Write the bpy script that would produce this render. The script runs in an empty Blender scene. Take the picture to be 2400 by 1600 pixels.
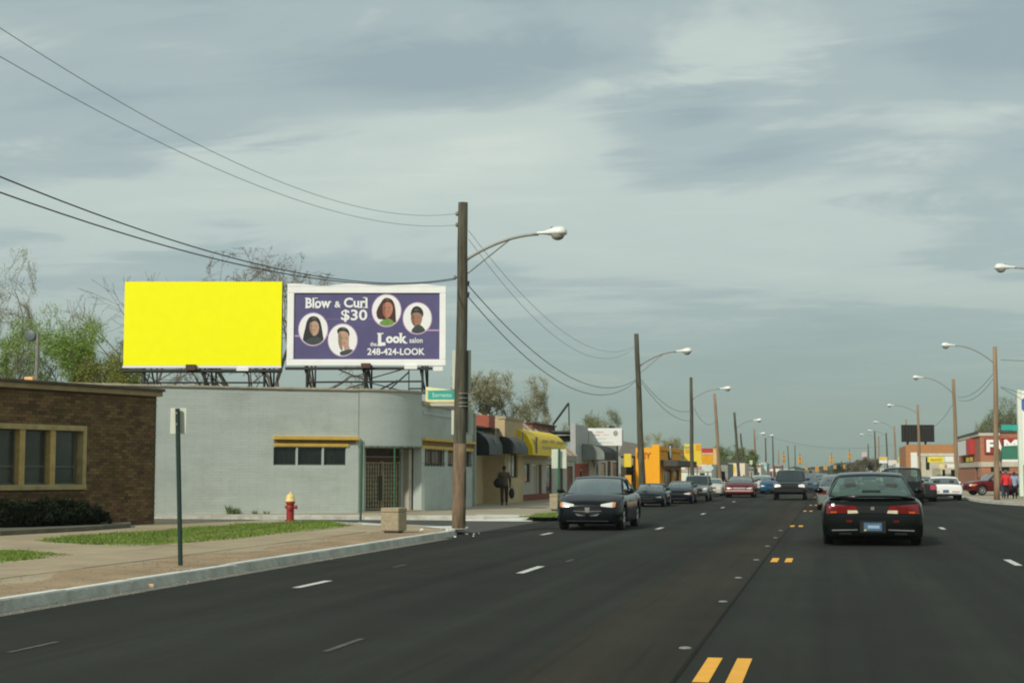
import bpy, bmesh, math, random
import numpy as np
from mathutils import Vector, Matrix
from mathutils.bvhtree import BVHTree
random.seed(7)
RNG = np.random.RandomState(11)
S = bpy.context.scene
COL = S.collection
R = math.radians

def lin(c):
    return tuple(((v/255)/12.92 if v/255 <= .04045 else ((v/255+.055)/1.055)**2.4) for v in c)

# ------------------------------------------------------------------ camera
FPX = 3600.0; CAMH = 1.45
PITCH = math.atan(308/FPX); YAW = math.atan(745/math.hypot(FPX, 308))
cam = bpy.data.cameras.new('camera'); camo = bpy.data.objects.new('camera', cam); COL.objects.link(camo)
camo.location = (0, 0, CAMH); camo.rotation_euler = (math.pi/2+PITCH, 0, YAW)
cam.lens = 54; cam.sensor_width = 36; cam.clip_start = .1; cam.clip_end = 6000
cam.dof.use_dof = False
S.camera = camo
# ------------------------------------------------------------------ sky and sun
SUN_TO = Vector((-.34, -.86, .60)).normalized()     # hazy sun behind the viewer, to the left
w = bpy.data.worlds.new('World'); S.world = w; w.use_nodes = True
nt = w.node_tree; nt.nodes.clear(); N = nt.nodes.new; L = nt.links.new
out = N('ShaderNodeOutputWorld'); bg = N('ShaderNodeBackground'); L(bg.outputs[0], out.inputs[0])
geo = N('ShaderNodeTexCoord'); sep = N('ShaderNodeSeparateXYZ'); L(geo.outputs['Generated'], sep.inputs[0])
def math_(op, a, b=None, c=None):
    m = N('ShaderNodeMath'); m.operation = op
    for i, v in enumerate((a, b, c)):
        if v is None: continue
        if isinstance(v, (int, float)): m.inputs[i].default_value = v
        else: L(v, m.inputs[i])
    return m.outputs[0]
zc = math_('ADD', math_('MAXIMUM', sep.outputs[2], 0.0), .09)
u_ = math_('DIVIDE', sep.outputs[0], zc); v_ = math_('DIVIDE', sep.outputs[1], zc)
cmb = N('ShaderNodeCombineXYZ'); L(u_, cmb.inputs[0]); L(v_, cmb.inputs[1])
def noise(vec, scale, detail, rough, dist, off):
    mp = N('ShaderNodeMapping'); L(vec, mp.inputs[0]); mp.inputs['Location'].default_value = off
    mp.inputs['Rotation'].default_value = (0, 0, R(-14)); mp.inputs['Scale'].default_value = scale
    n = N('ShaderNodeTexNoise'); L(mp.outputs[0], n.inputs['Vector']); n.inputs['Scale'].default_value = 1
    n.inputs['Detail'].default_value = detail; n.inputs['Roughness'].default_value = rough; n.inputs['Distortion'].default_value = dist
    return n.outputs[0]
n1 = noise(cmb.outputs[0], (.62, .95, 1), 5, .52, .7, (3.1, 1.3, 0))
n2 = noise(cmb.outputs[0], (1.5, 3.4, 1), 9, .66, 1.2, (7.7, 2.0, 3))
n3 = noise(cmb.outputs[0], (.23, .33, 1), 2, .5, .2, (1.9, 5.0, 8))
mixn = math_('ADD', math_('ADD', math_('MULTIPLY', n1, .60), math_('MULTIPLY', n2, .17)), math_('MULTIPLY', n3, .35))
# larger cloud masses of this sky: azimuth, elevation, widths, weight (dark negative)
wy = math_('MAXIMUM', sep.outputs[1], .05); az = math_('DIVIDE', sep.outputs[0], wy); el = math_('DIVIDE', sep.outputs[2], wy)
wa = math_('MULTIPLY', math_('SUBTRACT', n1, .5), .30); we = math_('MULTIPLY', math_('SUBTRACT', n2, .5), .06)
azw = math_('ADD', az, wa); elw = math_('ADD', el, math_('ADD', we, math_('MULTIPLY', wa, -.12)))
for (cpx, cpy, spx, spy, wt) in ((1740, 290, 300, 80, -.15), (1600, 390, 230, 40, -.06), (1050, 165, 420, 70, -.11), (330, 370, 260, 55, -.09), (2250, 110, 280, 110, -.08), (1250, 330, 420, 80, .05), (1750, 100, 300, 80, .05), (900, 300, 420, 60, .04), (1800, 470, 420, 40, .05), (700, 60, 420, 50, -.01), (2050, 330, 300, 50, .04), (500, 520, 420, 60, .04)):
    ca = math.atan(745/math.hypot(FPX, 308)); fx = (cpx-1200)/FPX; fy = (800-cpy)/FPX
    X_ = -math.sin(ca)*math.cos(PITCH)+math.cos(ca)*fx+math.sin(ca)*math.sin(PITCH)*fy; Y_ = math.cos(ca)*math.cos(PITCH)+math.sin(ca)*fx-math.cos(ca)*math.sin(PITCH)*fy; Z_ = math.sin(PITCH)+math.cos(PITCH)*fy
    d1 = math_('DIVIDE', math_('SUBTRACT', azw, X_/Y_), spx/FPX); d2 = math_('DIVIDE', math_('SUBTRACT', elw, Z_/Y_), spy/FPX)
    g_ = math_('POWER', 2.718, math_('MULTIPLY', math_('ADD', math_('MULTIPLY', d1, d1), math_('MULTIPLY', d2, d2)), -1.0))
    mixn = math_('ADD', mixn, math_('MULTIPLY', g_, wt*.95))
ramp = N('ShaderNodeValToRGB'); L(mixn, ramp.inputs[0]); cr = ramp.color_ramp; cr.interpolation = 'EASE'
cr.elements[0].position = .45; cr.elements[0].color = (*lin((156, 174, 178)), 1)
cr.elements[1].position = .745; cr.elements[1].color = (*lin((210, 220, 211)), 1)
e = cr.elements.new(.535); e.color = (*lin((171, 187, 188)), 1)
e = cr.elements.new(.605); e.color = (*lin((196, 209, 203)), 1)
# horizon haze: the cloud deck melts into a flat green grey low down
hz = N('ShaderNodeValToRGB'); L(sep.outputs[2], hz.inputs[0])
hz.color_ramp.elements[0].position = 0; hz.color_ramp.elements[0].color = (1, 1, 1, 1)
hz.color_ramp.elements[1].position = .20; hz.color_ramp.elements[1].color = (0, 0, 0, 1)
e = hz.color_ramp.elements.new(.07); e.color = (.78, .78, .78, 1)
e = hz.color_ramp.elements.new(.125); e.color = (.35, .35, .35, 1)
lowr = N('ShaderNodeValToRGB'); L(sep.outputs[2], lowr.inputs[0])
lowr.color_ramp.elements[0].position = 0; lowr.color_ramp.elements[0].color = (*lin((136, 157, 147)), 1)
lowr.color_ramp.elements[1].position = .15; lowr.color_ramp.elements[1].color = (*lin((163, 181, 178)), 1)
mx = N('ShaderNodeMix'); mx.data_type = 'RGBA'
L(hz.outputs[0], mx.inputs[0]); L(ramp.outputs[0], mx.inputs[6]); L(lowr.outputs[0], mx.inputs[7])
sky = N('ShaderNodeTexSky'); sky.sky_type = 'NISHITA'; sky.sun_disc = False
sky.sun_elevation = math.asin(SUN_TO.z); sky.sun_rotation = math.atan2(SUN_TO.x, SUN_TO.y)
sk = N('ShaderNodeMix'); sk.data_type = 'RGBA'; sk.blend_type = 'ADD'; sk.inputs[0].default_value = .006
L(mx.outputs[2], sk.inputs[6]); L(sky.outputs[0], sk.inputs[7])
L(sk.outputs[2], bg.inputs[0]); bg.inputs[1].default_value = .955
sl = bpy.data.lights.new('sun', 'SUN'); sl.energy = 3.0; sl.angle = R(4); sl.color = (1, .94, .84)
so = bpy.data.objects.new('sun', sl); COL.objects.link(so); so.location = (-20, -30, 40)
so.rotation_euler = SUN_TO.to_track_quat('Z', 'Y').to_euler()
S.view_settings.view_transform = 'Standard'; S.view_settings.look = 'None'
S.view_settings.exposure = 0; S.view_settings.gamma = 1
S.render.engine = 'CYCLES'; S.cycles.pixel_filter_type = 'BLACKMAN_HARRIS'; S.cycles.filter_width = 2.0; S.cycles.max_bounces = 6; S.cycles.transparent_max_bounces = 12

# ------------------------------------------------------------------ measuring helpers
_f = Vector((-math.sin(YAW)*math.cos(PITCH), math.cos(YAW)*math.cos(PITCH), math.sin(PITCH)))
_r = Vector((math.cos(YAW), math.sin(YAW), 0)); _u = _r.cross(_f)
def at(px, py, ax='z', v=0.0):
    """point of the place seen at photograph pixel (px,py) on the plane ax=v"""
    d = _f + _r*((px-1200)/FPX) + _u*((800-py)/FPX)
    i = 'xyz'.index(ax); t = (v-camo.location[i])/d[i]
    return Vector(camo.location)+d*t
def Xat(px, y): return at(px, 1108, 'y', y).x
def Yat(px, x): return at(px, 1108, 'x', x).y
def Zx(px, py, x): return at(px, py, 'x', x).z
def Zy(px, py, y): return at(px, py, 'y', y).z

# ------------------------------------------------------------------ materials
_M = {}
def mat(name, col, rough=.7, var=.12, scale=1.5, bump=0., bscale=30., metal=0., coat=0., rnd=0., grime=0., spec=.5, stretch=(1, 1, 1), emit=None):
    if name in _M: return _M[name]
    m = bpy.data.materials.new(name); m.use_nodes = True; t = m.node_tree; n = t.nodes; l = t.links
    b = n['Principled BSDF']; c = lin(col) if max(col) > 1 else col
    b.inputs['Roughness'].default_value = rough; b.inputs['Metallic'].default_value = metal
    b.inputs['Coat Weight'].default_value = coat; b.inputs['Coat Roughness'].default_value = .06
    b.inputs['Specular IOR Level'].default_value = spec
    g = n.new('ShaderNodeNewGeometry'); mp = n.new('ShaderNodeMapping'); l.new(g.outputs['Position'], mp.inputs[0])
    mp.inputs['Scale'].default_value = stretch
    t1 = n.new('ShaderNodeTexNoise'); l.new(mp.outputs[0], t1.inputs['Vector']); t1.inputs['Scale'].default_value = scale
    t1.inputs['Detail'].default_value = 6; t1.inputs['Roughness'].default_value = .62
    rg = n.new('ShaderNodeMapRange'); l.new(t1.outputs[0], rg.inputs[0]); rg.inputs[1].default_value = .3; rg.inputs[2].default_value = .7
    rg.inputs[3].default_value = 1-var; rg.inputs[4].default_value = 1+var
    mul = n.new('ShaderNodeVectorMath'); mul.operation = 'SCALE'; mul.inputs[0].default_value = c; l.new(rg.outputs[0], mul.inputs['Scale'])
    o = mul.outputs[0]
    if rnd:
        oi = n.new('ShaderNodeObjectInfo'); ad = n.new('ShaderNodeMath'); ad.operation = 'ADD'
        l.new(oi.outputs['Random'], ad.inputs[0]); l.new(g.outputs['Random Per Island'], ad.inputs[1])
        fr = n.new('ShaderNodeMath'); fr.operation = 'FRACT'; l.new(ad.outputs[0], fr.inputs[0])
        r2 = n.new('ShaderNodeMapRange'); l.new(fr.outputs[0], r2.inputs[0]); r2.inputs[3].default_value = 1-rnd; r2.inputs[4].default_value = 1+rnd
        m2 = n.new('ShaderNodeVectorMath'); m2.operation = 'SCALE'; l.new(o, m2.inputs[0]); l.new(r2.outputs[0], m2.inputs['Scale'])
        hs = n.new('ShaderNodeHueSaturation'); l.new(m2.outputs[0], hs.inputs['Color'])
        wn = n.new('ShaderNodeTexWhiteNoise'); wn.noise_dimensions = '1D'; l.new(fr.outputs[0], wn.inputs['W'])
        r3 = n.new('ShaderNodeMapRange'); l.new(wn.outputs['Value'], r3.inputs[0]); r3.inputs[3].default_value = .5-.06*rnd; r3.inputs[4].default_value = .5+.06*rnd
        l.new(r3.outputs[0], hs.inputs['Hue']); o = hs.outputs[0]
    if grime:
        t3 = n.new('ShaderNodeTexNoise'); l.new(g.outputs['Position'], t3.inputs['Vector']); t3.inputs['Scale'].default_value = .55; t3.inputs['Detail'].default_value = 9; t3.inputs['Roughness'].default_value = .7
        r4 = n.new('ShaderNodeMapRange'); l.new(t3.outputs[0], r4.inputs[0]); r4.inputs[1].default_value = .5; r4.inputs[2].default_value = .72
        r4.inputs[3].default_value = 0; r4.inputs[4].default_value = grime
        mg = n.new('ShaderNodeMix'); mg.data_type = 'RGBA'; l.new(r4.outputs[0], mg.inputs[0]); l.new(o, mg.inputs[6])
        mg.inputs[7].default_value = (c[0]*.45+.01, c[1]*.42+.01, c[2]*.36+.008, 1); o = mg.outputs[2]
    l.new(o, b.inputs['Base Color'])
    if bump:
        t2 = n.new('ShaderNodeTexNoise'); l.new(mp.outputs[0], t2.inputs['Vector']); t2.inputs['Scale'].default_value = bscale; t2.inputs['Detail'].default_value = 5
        bp = n.new('ShaderNodeBump'); bp.inputs['Strength'].default_value = bump; bp.inputs['Distance'].default_value = .02
        l.new(t2.outputs[0], bp.inputs['Height']); l.new(bp.outputs[0], b.inputs['Normal'])
    if emit:
        b.inputs['Emission Color'].default_value = (*lin(emit[0]), 1); b.inputs['Emission Strength'].default_value = emit[1]
    _M[name] = m; return m
def glass(name, tint, trans=.6, rough=.03, base=.11, body=(.02, .03, .028)):
    if name in _M: return _M[name]
    m = bpy.data.materials.new(name); m.use_nodes = True; t = m.node_tree; n = t.nodes; l = t.links; n.clear()
    o = n.new('ShaderNodeOutputMaterial'); gl = n.new('ShaderNodeBsdfGlossy'); gl.inputs['Roughness'].default_value = rough; gl.inputs[0].default_value = (.9, .95, .93, 1)
    tr = n.new('ShaderNodeBsdfTransparent'); tr.inputs[0].default_value = (*tint, 1)
    df = n.new('ShaderNodeBsdfDiffuse'); df.inputs[0].default_value = (*body, 1)
    m1 = n.new('ShaderNodeMixShader'); m1.inputs[0].default_value = trans; l.new(df.outputs[0], m1.inputs[1]); l.new(tr.outputs[0], m1.inputs[2])
    lw = n.new('ShaderNodeLayerWeight'); lw.inputs[0].default_value = .5; pw = n.new('ShaderNodeMath'); pw.operation = 'POWER'; l.new(lw.outputs['Facing'], pw.inputs[0]); pw.inputs[1].default_value = 3.2
    fr = n.new('ShaderNodeMath'); fr.operation = 'MULTIPLY_ADD'; l.new(pw.outputs[0], fr.inputs[0]); fr.inputs[1].default_value = .8; fr.inputs[2].default_value = base
    m2 = n.new('ShaderNodeMixShader'); l.new(fr.outputs[0], m2.inputs[0]); l.new(m1.outputs[0], m2.inputs[1]); l.new(gl.outputs[0], m2.inputs[2])
    l.new(m2.outputs[0], o.inputs[0]); _M[name] = m; return m

# ------------------------------------------------------------------ mesh builder
class MB:
    def __init__(s): s.v = []; s.f = []
    def add(s, vs, fs):
        b = len(s.v); s.v += [tuple(x) for x in vs]; s.f += [tuple(i+b for i in q) for q in fs]; return s
    def box(s, x0, x1, y0, y1, z0, z1, rz=0, piv=None):
        if x0 > x1: x0, x1 = x1, x0
        if y0 > y1: y0, y1 = y1, y0
        if z0 > z1: z0, z1 = z1, z0
        vs = [(x, y, z) for z in (z0, z1) for x, y in ((x0, y0), (x1, y0), (x1, y1), (x0, y1))]
        if rz:
            px, py = piv or ((x0+x1)/2, (y0+y1)/2); c, k = math.cos(rz), math.sin(rz)
            vs = [(px+(x-px)*c-(y-py)*k, py+(x-px)*k+(y-py)*c, z) for x, y, z in vs]
        return s.add(vs, [(3, 2, 1, 0), (4, 5, 6, 7), (0, 1, 5, 4), (1, 2, 6, 5), (2, 3, 7, 6), (3, 0, 4, 7)])
    def tube(s, pts, rad, n=8, cap=True):
        pts = [Vector(p) for p in pts]; m = len(pts)
        if not hasattr(rad, '__len__'): rad = [rad]*m
        b = len(s.v); prev = None
        for i, p in enumerate(pts):
            d = (pts[min(i+1, m-1)]-pts[max(i-1, 0)])
            if d.length < 1e-9: d = Vector((0, 0, 1))
            d.normalize()
            if prev is None:
                a = Vector((0, 0, 1)) if abs(d.z) < .9 else Vector((1, 0, 0)); e1 = d.cross(a).normalized()
            else: e1 = (prev-d*prev.dot(d)).normalized()
            prev = e1; e2 = d.cross(e1)
            for k in range(n):
                t = 2*math.pi*k/n; s.v.append(tuple(p+(e1*math.cos(t)+e2*math.sin(t))*rad[i]))
        for i in range(m-1):
            for k in range(n):
                k2 = (k+1) % n; s.f.append((b+i*n+k, b+i*n+k2, b+(i+1)*n+k2, b+(i+1)*n+k))
        if cap:
            s.f.append(tuple(b+k for k in reversed(range(n)))); s.f.append(tuple(b+(m-1)*n+k for k in range(n)))
        return s
    def lathe(s, prof, n=16, c=(0, 0, 0), axis='z'):
        b = len(s.v)
        for r_, h in prof:
            for k in range(n):
                t = 2*math.pi*k/n; a_, b_ = r_*math.cos(t), r_*math.sin(t)
                p = {'z': (a_, b_, h), 'x': (h, a_, b_), 'y': (b_, h, a_)}[axis]
                s.v.append((c[0]+p[0], c[1]+p[1], c[2]+p[2]))
        for i in range(len(prof)-1):
            for k in range(n):
                k2 = (k+1) % n; s.f.append((b+i*n+k, b+i*n+k2, b+(i+1)*n+k2, b+(i+1)*n+k))
        s.f.append(tuple(b+k for k in reversed(range(n)))); s.f.append(tuple(b+(len(prof)-1)*n+k for k in range(n)))
        return s
    def prism(s, poly, z0, z1):
        """vertical prism from a counter-clockwise ground polygon"""
        n = len(poly); a = sum(poly[i][0]*poly[(i+1) % n][1]-poly[(i+1) % n][0]*poly[i][1] for i in range(n))
        if a < 0: poly = poly[::-1]
        vs = [(x, y, z0) for x, y in poly]+[(x, y, z1) for x, y in poly]
        return s.add(vs, [tuple(reversed(range(n))), tuple(range(n, 2*n))]+[(i, (i+1) % n, n+(i+1) % n, n+i) for i in range(n)])
    def grid(s, rows):
        b = len(s.v); m = len(rows); n = len(rows[0])
        for r_ in rows: s.v += [tuple(p) for p in r_]
        for i in range(m-1):
            for j in range(n-1): s.f.append((b+i*n+j, b+i*n+j+1, b+(i+1)*n+j+1, b+(i+1)*n+j))
        return s
    def ellipsoid(s, c, r, n=12, m=8):
        rows = []
        for i in range(m+1):
            ph = math.pi*i/m
            rows.append([(c[0]+r[0]*math.sin(ph)*math.cos(2*math.pi*k/n), c[1]+r[1]*math.sin(ph)*math.sin(2*math.pi*k/n), c[2]+r[2]*math.cos(ph)) for k in range(n+1)])
        return s.grid(rows)
    def disc(s, c, rx, rz, t=.01, n=28):
        """standing disc facing -y"""
        vs = [(c[0]+rx*math.cos(2*math.pi*k/n), c[1], c[2]+rz*math.sin(2*math.pi*k/n)) for k in range(n)]
        vs += [(x, y+t, z) for x, y, z in vs]
        return s.add(vs, [tuple(range(n)), tuple(reversed(range(n, 2*n)))]+[(i, n+i, n+(i+1) % n, (i+1) % n) for i in range(n)])
    def xf(s, M): s.v = [tuple(M @ Vector(p)) for p in s.v]; return s
    def build(s, name, material, parent=None, smooth=False, bevel=0, world=False, fix=False):
        me = bpy.data.meshes.new(name)
        vs = s.v
        if world and parent is not None:
            o_ = parent
            T = Matrix.Translation(o_.location) @ o_.rotation_euler.to_matrix().to_4x4()
            q = o_.parent
            while q is not None:
                T = Matrix.Translation(q.location) @ q.rotation_euler.to_matrix().to_4x4() @ T; q = q.parent
            Ti = T.inverted(); vs = [tuple(Ti @ Vector(p)) for p in vs]
        me.from_pydata(vs, [], s.f)
        if fix:
            bm = bmesh.new(); bm.from_mesh(me); bmesh.ops.remove_doubles(bm, verts=bm.verts, dist=1e-5)
            bmesh.ops.recalc_face_normals(bm, faces=bm.faces); bm.to_mesh(me); bm.free()
        me.materials.append(material)
        if smooth: me.polygons.foreach_set('use_smooth', [True]*len(me.polygons))
        o = bpy.data.objects.new(name, me); COL.objects.link(o)
        if parent is not None: o.parent = parent
        if bevel:
            bv = o.modifiers.new('bevel', 'BEVEL'); bv.width = bevel; bv.segments = 2; bv.limit_method = 'ANGLE'
        return o
def tag(o, label=None, cat=None, group=None, kind=None):
    if label: o['label'] = label
    if cat: o['category'] = cat
    if group: o['group'] = group
    if kind: o['kind'] = kind
    return o
def thing(name, label, cat, loc=(0, 0, 0), rz=0, group=None):
    o = bpy.data.objects.new(name, None); COL.objects.link(o); o.location = loc; o.rotation_euler = (0, 0, rz)
    o.empty_display_size = .2
    return tag(o, label, cat, group)
def struct(mb, name, m, **k): return tag(mb.build(name, m, **k), kind='structure')
def copy_tree(o, parent=None):
    c = o.copy(); COL.objects.link(c); c.parent = parent
    for ch in [x for x in bpy.data.objects if x.parent == o]: copy_tree(ch, c)
    return c
def smoothstep(a, b, t):
    t = min(1, max(0, (t-a)/(b-a))); return t*t*(3-2*t)
def lettering(text, w_, h_, depth=.01, bold=.012):
    """mesh of a word, lower left corner at origin, in the x-z plane facing -y, fitted to w_ by h_"""
    cu = bpy.data.curves.new('t', 'FONT'); cu.body = text; cu.size = 1; cu.offset = bold; cu.extrude = 0; cu.resolution_u = 3
    o = bpy.data.objects.new('t', cu); COL.objects.link(o)
    dg = bpy.context.evaluated_depsgraph_get(); dg.update()
    me = bpy.data.meshes.new_from_object(o.evaluated_get(dg)); bpy.data.objects.remove(o)
    vs = [v.co.copy() for v in me.vertices]; fs = [tuple(p.vertices) for p in me.polygons]
    x0 = min(v.x for v in vs); x1 = max(v.x for v in vs); y0 = min(v.y for v in vs); y1 = max(v.y for v in vs)
    mb = MB(); P = [((v.x-x0)/(x1-x0)*w_, 0, (v.y-y0)/(y1-y0)*h_) for v in vs]
    mb.add(P, fs)
    # side walls so that the letters have thickness
    ed = {}
    for f in fs:
        for i in range(len(f)):
            k = (f[i], f[(i+1) % len(f)]); ed[k] = ed.get(k, 0)+1
    n = len(P); mb.v += [(x, y+depth, z) for x, y, z in P]
    for (a, b), c in ed.items():
        if (b, a) not in ed: mb.f.append((b, a, a+n, b+n))
    return mb
SUNSET = None
# ------------------------------------------------------------------ palette
def asphalt_mat(name, c):
    m = mat(name, c, .9, .10, .9, bump=.5, bscale=160, spec=.16); t = m.node_tree; n = t.nodes; l = t.links; b = n['Principled BSDF']
    src = b.inputs['Base Color'].links[0].from_socket; g = [x for x in n if x.type == 'NEW_GEOMETRY'][0]
    def ns(scale, st, det=5, rough=.6):
        mp = n.new('ShaderNodeMapping'); l.new(g.outputs['Position'], mp.inputs[0]); mp.inputs['Scale'].default_value = st
        x = n.new('ShaderNodeTexNoise'); l.new(mp.outputs[0], x.inputs['Vector']); x.inputs['Scale'].default_value = scale; x.inputs['Detail'].default_value = det; x.inputs['Roughness'].default_value = rough; return x.outputs[0]
    def rng(s, a, b_, c_, d):
        x = n.new('ShaderNodeMapRange'); l.new(s, x.inputs[0]); x.inputs[1].default_value = a; x.inputs[2].default_value = b_; x.inputs[3].default_value = c_; x.inputs[4].default_value = d; return x.outputs[0]
    def mul(a, b_):
        x = n.new('ShaderNodeMath'); x.operation = 'MULTIPLY'; l.new(a, x.inputs[0]); l.new(b_, x.inputs[1]); return x.outputs[0]
    lane = rng(ns(1.3, (1, .012, 1), 3), .32, .68, .72, 1.30)          # long drags of the paver and wheel tracks
    blot = rng(ns(.22, (1, .30, 1), 6), .35, .65, .78, 1.26); agg = rng(ns(55, (1, 1, 1), 2), .3, .7, .72, 1.3); line = rng(ns(7, (1, .02, 1), 2), .60, .72, 1.0, .82)
    k = mul(mul(lane, blot), mul(agg, line)); sc = n.new('ShaderNodeVectorMath'); sc.operation = 'SCALE'; l.new(src, sc.inputs[0]); l.new(k, sc.inputs['Scale']); l.new(sc.outputs[0], b.inputs['Base Color']); return m
asphalt = asphalt_mat('asphalt', (.0262, .0280, .0225))
side_asphalt = mat('old_asphalt', (.060, .060, .050), .9, .2, 1.2, bump=.4, bscale=90, grime=.4)
concrete = mat('pavement_concrete', (.37, .300, .190), .9, .2, .45, bump=.4, bscale=70, grime=.35)
slabm = mat('pavement_slab', (.375, .302, .192), .9, .16, 1.3, bump=.4, bscale=80, rnd=.04, grime=.45)
rust = mat('aggregate_strip', (.345, .245, .140), .95, .28, 1.6, bump=.7, bscale=90, grime=.25)
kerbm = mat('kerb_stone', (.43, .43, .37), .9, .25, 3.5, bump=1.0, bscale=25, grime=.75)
whitec = mat('whitish_concrete', (.66, .66, .60), .9, .12, 2, bump=.3, bscale=50, grime=.2)
soil = mat('soil', (.10, .085, .055), 1, .3, 2, bump=.8, bscale=20)
grassm = mat('grass_blade', (.145, .215, .030), .8, .35, 1.6, rnd=.35)
yellowp = mat('yellow_road_tape', lin((240, 172, 40)), .6, .08, 5)
whitep = mat('white_road_tape', (.58, .58, .53), .7, .3, 9)
blackseam = mat('tar_seam', (.020, .0205, .0165), .95, .3, 4, spec=.05)
timber_dark = mat('weathered_timber', (.082, .078, .052), .95, .6, 16, bump=1.0, bscale=40, stretch=(1, 1, .08))
timber_tan = mat('tan_timber', (.27, .19, .115), .95, .35, 9, bump=.6, bscale=30, stretch=(1, 1, .08))
steel_dark = mat('black_steel', (.022, .026, .022), .6, .2, 6)
galv = mat('galvanised_arm', (.25, .25, .21), .5, .15, 8, metal=.3)
lampw = mat('lamp_housing', (.78, .80, .74), .4, .05, 4)
lens_m = mat('lamp_lens', (.30, .30, .26), .15, .05, 4, spec=.8)
signback = mat('bare_sign_aluminium', (.62, .66, .54), .5, .06, 3, grime=.15)
greenpost = mat('green_post_paint', (.010, .034, .024), .5, .15, 8)
dglass = mat('dark_window_glass', (.012, .018, .016), .08, .3, 2, spec=.6)
cable_m = mat('cable_black', (.05, .055, .05), .7, .1, 3)
white_s = mat('white_sign_face', (.82, .83, .78), .4, .04, 3)
letter_w = mat('white_lettering', (.85, .86, .82), .5, .03, 3)

# ------------------------------------------------------------------ ground and streets
def sheet(name, poly, z, m, kind=True):
    mb = MB(); mb.add([(x, y, z) for x, y in poly], [tuple(range(len(poly)))])
    a = sum(poly[i][0]*poly[(i+1) % len(poly)][1]-poly[(i+1) % len(poly)][0]*poly[i][1] for i in range(len(poly)))
    if a < 0: mb.f = [tuple(reversed(q)) for q in mb.f]
    return struct(mb, name, m)
KX = -8.5; KR = 7.25
sheet('ground', [(-1500, -300), (1500, -300), (1500, 3000), (-1500, 3000)], -.06, soil)
road = sheet('road', [(KX-.02, -40), (9.5, -40), (KR+.02, 76), (KR+.02, 900), (KX-.02, 900)], 0, asphalt)
sheet('side_street', [(-60, 38), (KX-.02, 32), (KX-.02, 56), (-60, 56)], .004-.008, side_asphalt)
sheet('cross_street', [(KR-.4, 55), (80, 55), (80, 84), (KR-.4, 84)], -.004, asphalt)
NEAR = [(-8.5, 33.2), (-8.55, 34.8), (-8.85, 36.2), (-9.5, 37.4), (-10.6, 38.4), (-12.4, 39.4), (-14.2, 40.9), (-16.5, 41.6), (-60, 42.5)]
swk = struct(MB().prism([(-8.62, -20), (-8.62, 33.2)]+[(x-.1, y-.05) for x, y in NEAR[1:]]+[(-60, -20)], -.05, .12), 'sidewalk', concrete)
# kerb stones along the road and round the corner, each one a stone with a joint
def path_pts(poly, step):
    o = []; acc = 0
    for a, b in zip(poly, poly[1:]):
        d = math.dist(a, b); n = max(1, round(d/step))
        for i in range(n): t = i/n; o.append((a[0]+(b[0]-a[0])*t, a[1]+(b[1]-a[1])*t))
    o.append(poly[-1]); return o
def kerb(poly, step, name='kerb', width=.17, m=None):
    root = thing(name, None, None); tag(root, kind='structure')
    pts = path_pts(poly, step)
    for i, (a, b) in enumerate(zip(pts, pts[1:])):
        d = Vector((b[0]-a[0], b[1]-a[1])); ln = d.length; d.normalize(); n = Vector((d.y, -d.x))   # n points to the street
        h = .128+random.uniform(-.006, .008); o_ = random.uniform(-.008, .008); g = .004
        p = [Vector(a)+d*g+n*(.0+o_), Vector(b)-d*g+n*(.0+o_), Vector(b)-d*g-n*width, Vector(a)+d*g-n*width]
        q = [Vector(a)+d*g+n*(.045+o_), Vector(b)-d*g+n*(.045+o_)]
        mb = MB(); mb.add([(q[0].x, q[0].y, -.02), (q[1].x, q[1].y, -.02), (p[2].x, p[2].y, -.02), (p[3].x, p[3].y, -.02),
                           (p[0].x, p[0].y, h-.012), (p[1].x, p[1].y, h-.012), (p[2].x, p[2].y, h), (p[3].x, p[3].y, h),
                           (p[0].x-n.x*.03, p[0].y-n.y*.03, h), (p[1].x-n.x*.03, p[1].y-n.y*.03, h)],
                          [(0, 1, 5, 4), (4, 5, 9, 8), (8, 9, 6, 7), (0, 4, 8, 7, 3), (1, 2, 6, 9, 5), (2, 3, 7, 6)])
        st_ = mb.build('kerb_stone', m or kerbm, root)
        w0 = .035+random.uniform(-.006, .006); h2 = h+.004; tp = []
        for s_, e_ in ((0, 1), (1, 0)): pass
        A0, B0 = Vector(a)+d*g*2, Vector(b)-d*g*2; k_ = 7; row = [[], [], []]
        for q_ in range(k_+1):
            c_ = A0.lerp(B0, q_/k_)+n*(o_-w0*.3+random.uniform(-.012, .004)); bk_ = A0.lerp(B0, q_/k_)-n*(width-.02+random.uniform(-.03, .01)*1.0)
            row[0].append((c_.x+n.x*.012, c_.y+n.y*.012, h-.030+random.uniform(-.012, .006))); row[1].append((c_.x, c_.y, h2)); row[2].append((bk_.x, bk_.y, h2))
        MB().grid([row[2], row[1], row[0]]).build('sunlit_tone_top', whitec, st_)  # whitish strip on the greyer stone: sun on the kerb top put into colour
    return root
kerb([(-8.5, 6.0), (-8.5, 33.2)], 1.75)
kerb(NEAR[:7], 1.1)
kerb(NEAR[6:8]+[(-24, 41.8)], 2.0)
# gutter strip
struct(MB().box(-8.455, -8.24, -20, 33.2, -.01, .006), 'gutter', mat('gutter_concrete', (.17, .165, .135), .9, .25, 2.2, bump=.5, bscale=60, grime=.5))
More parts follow.
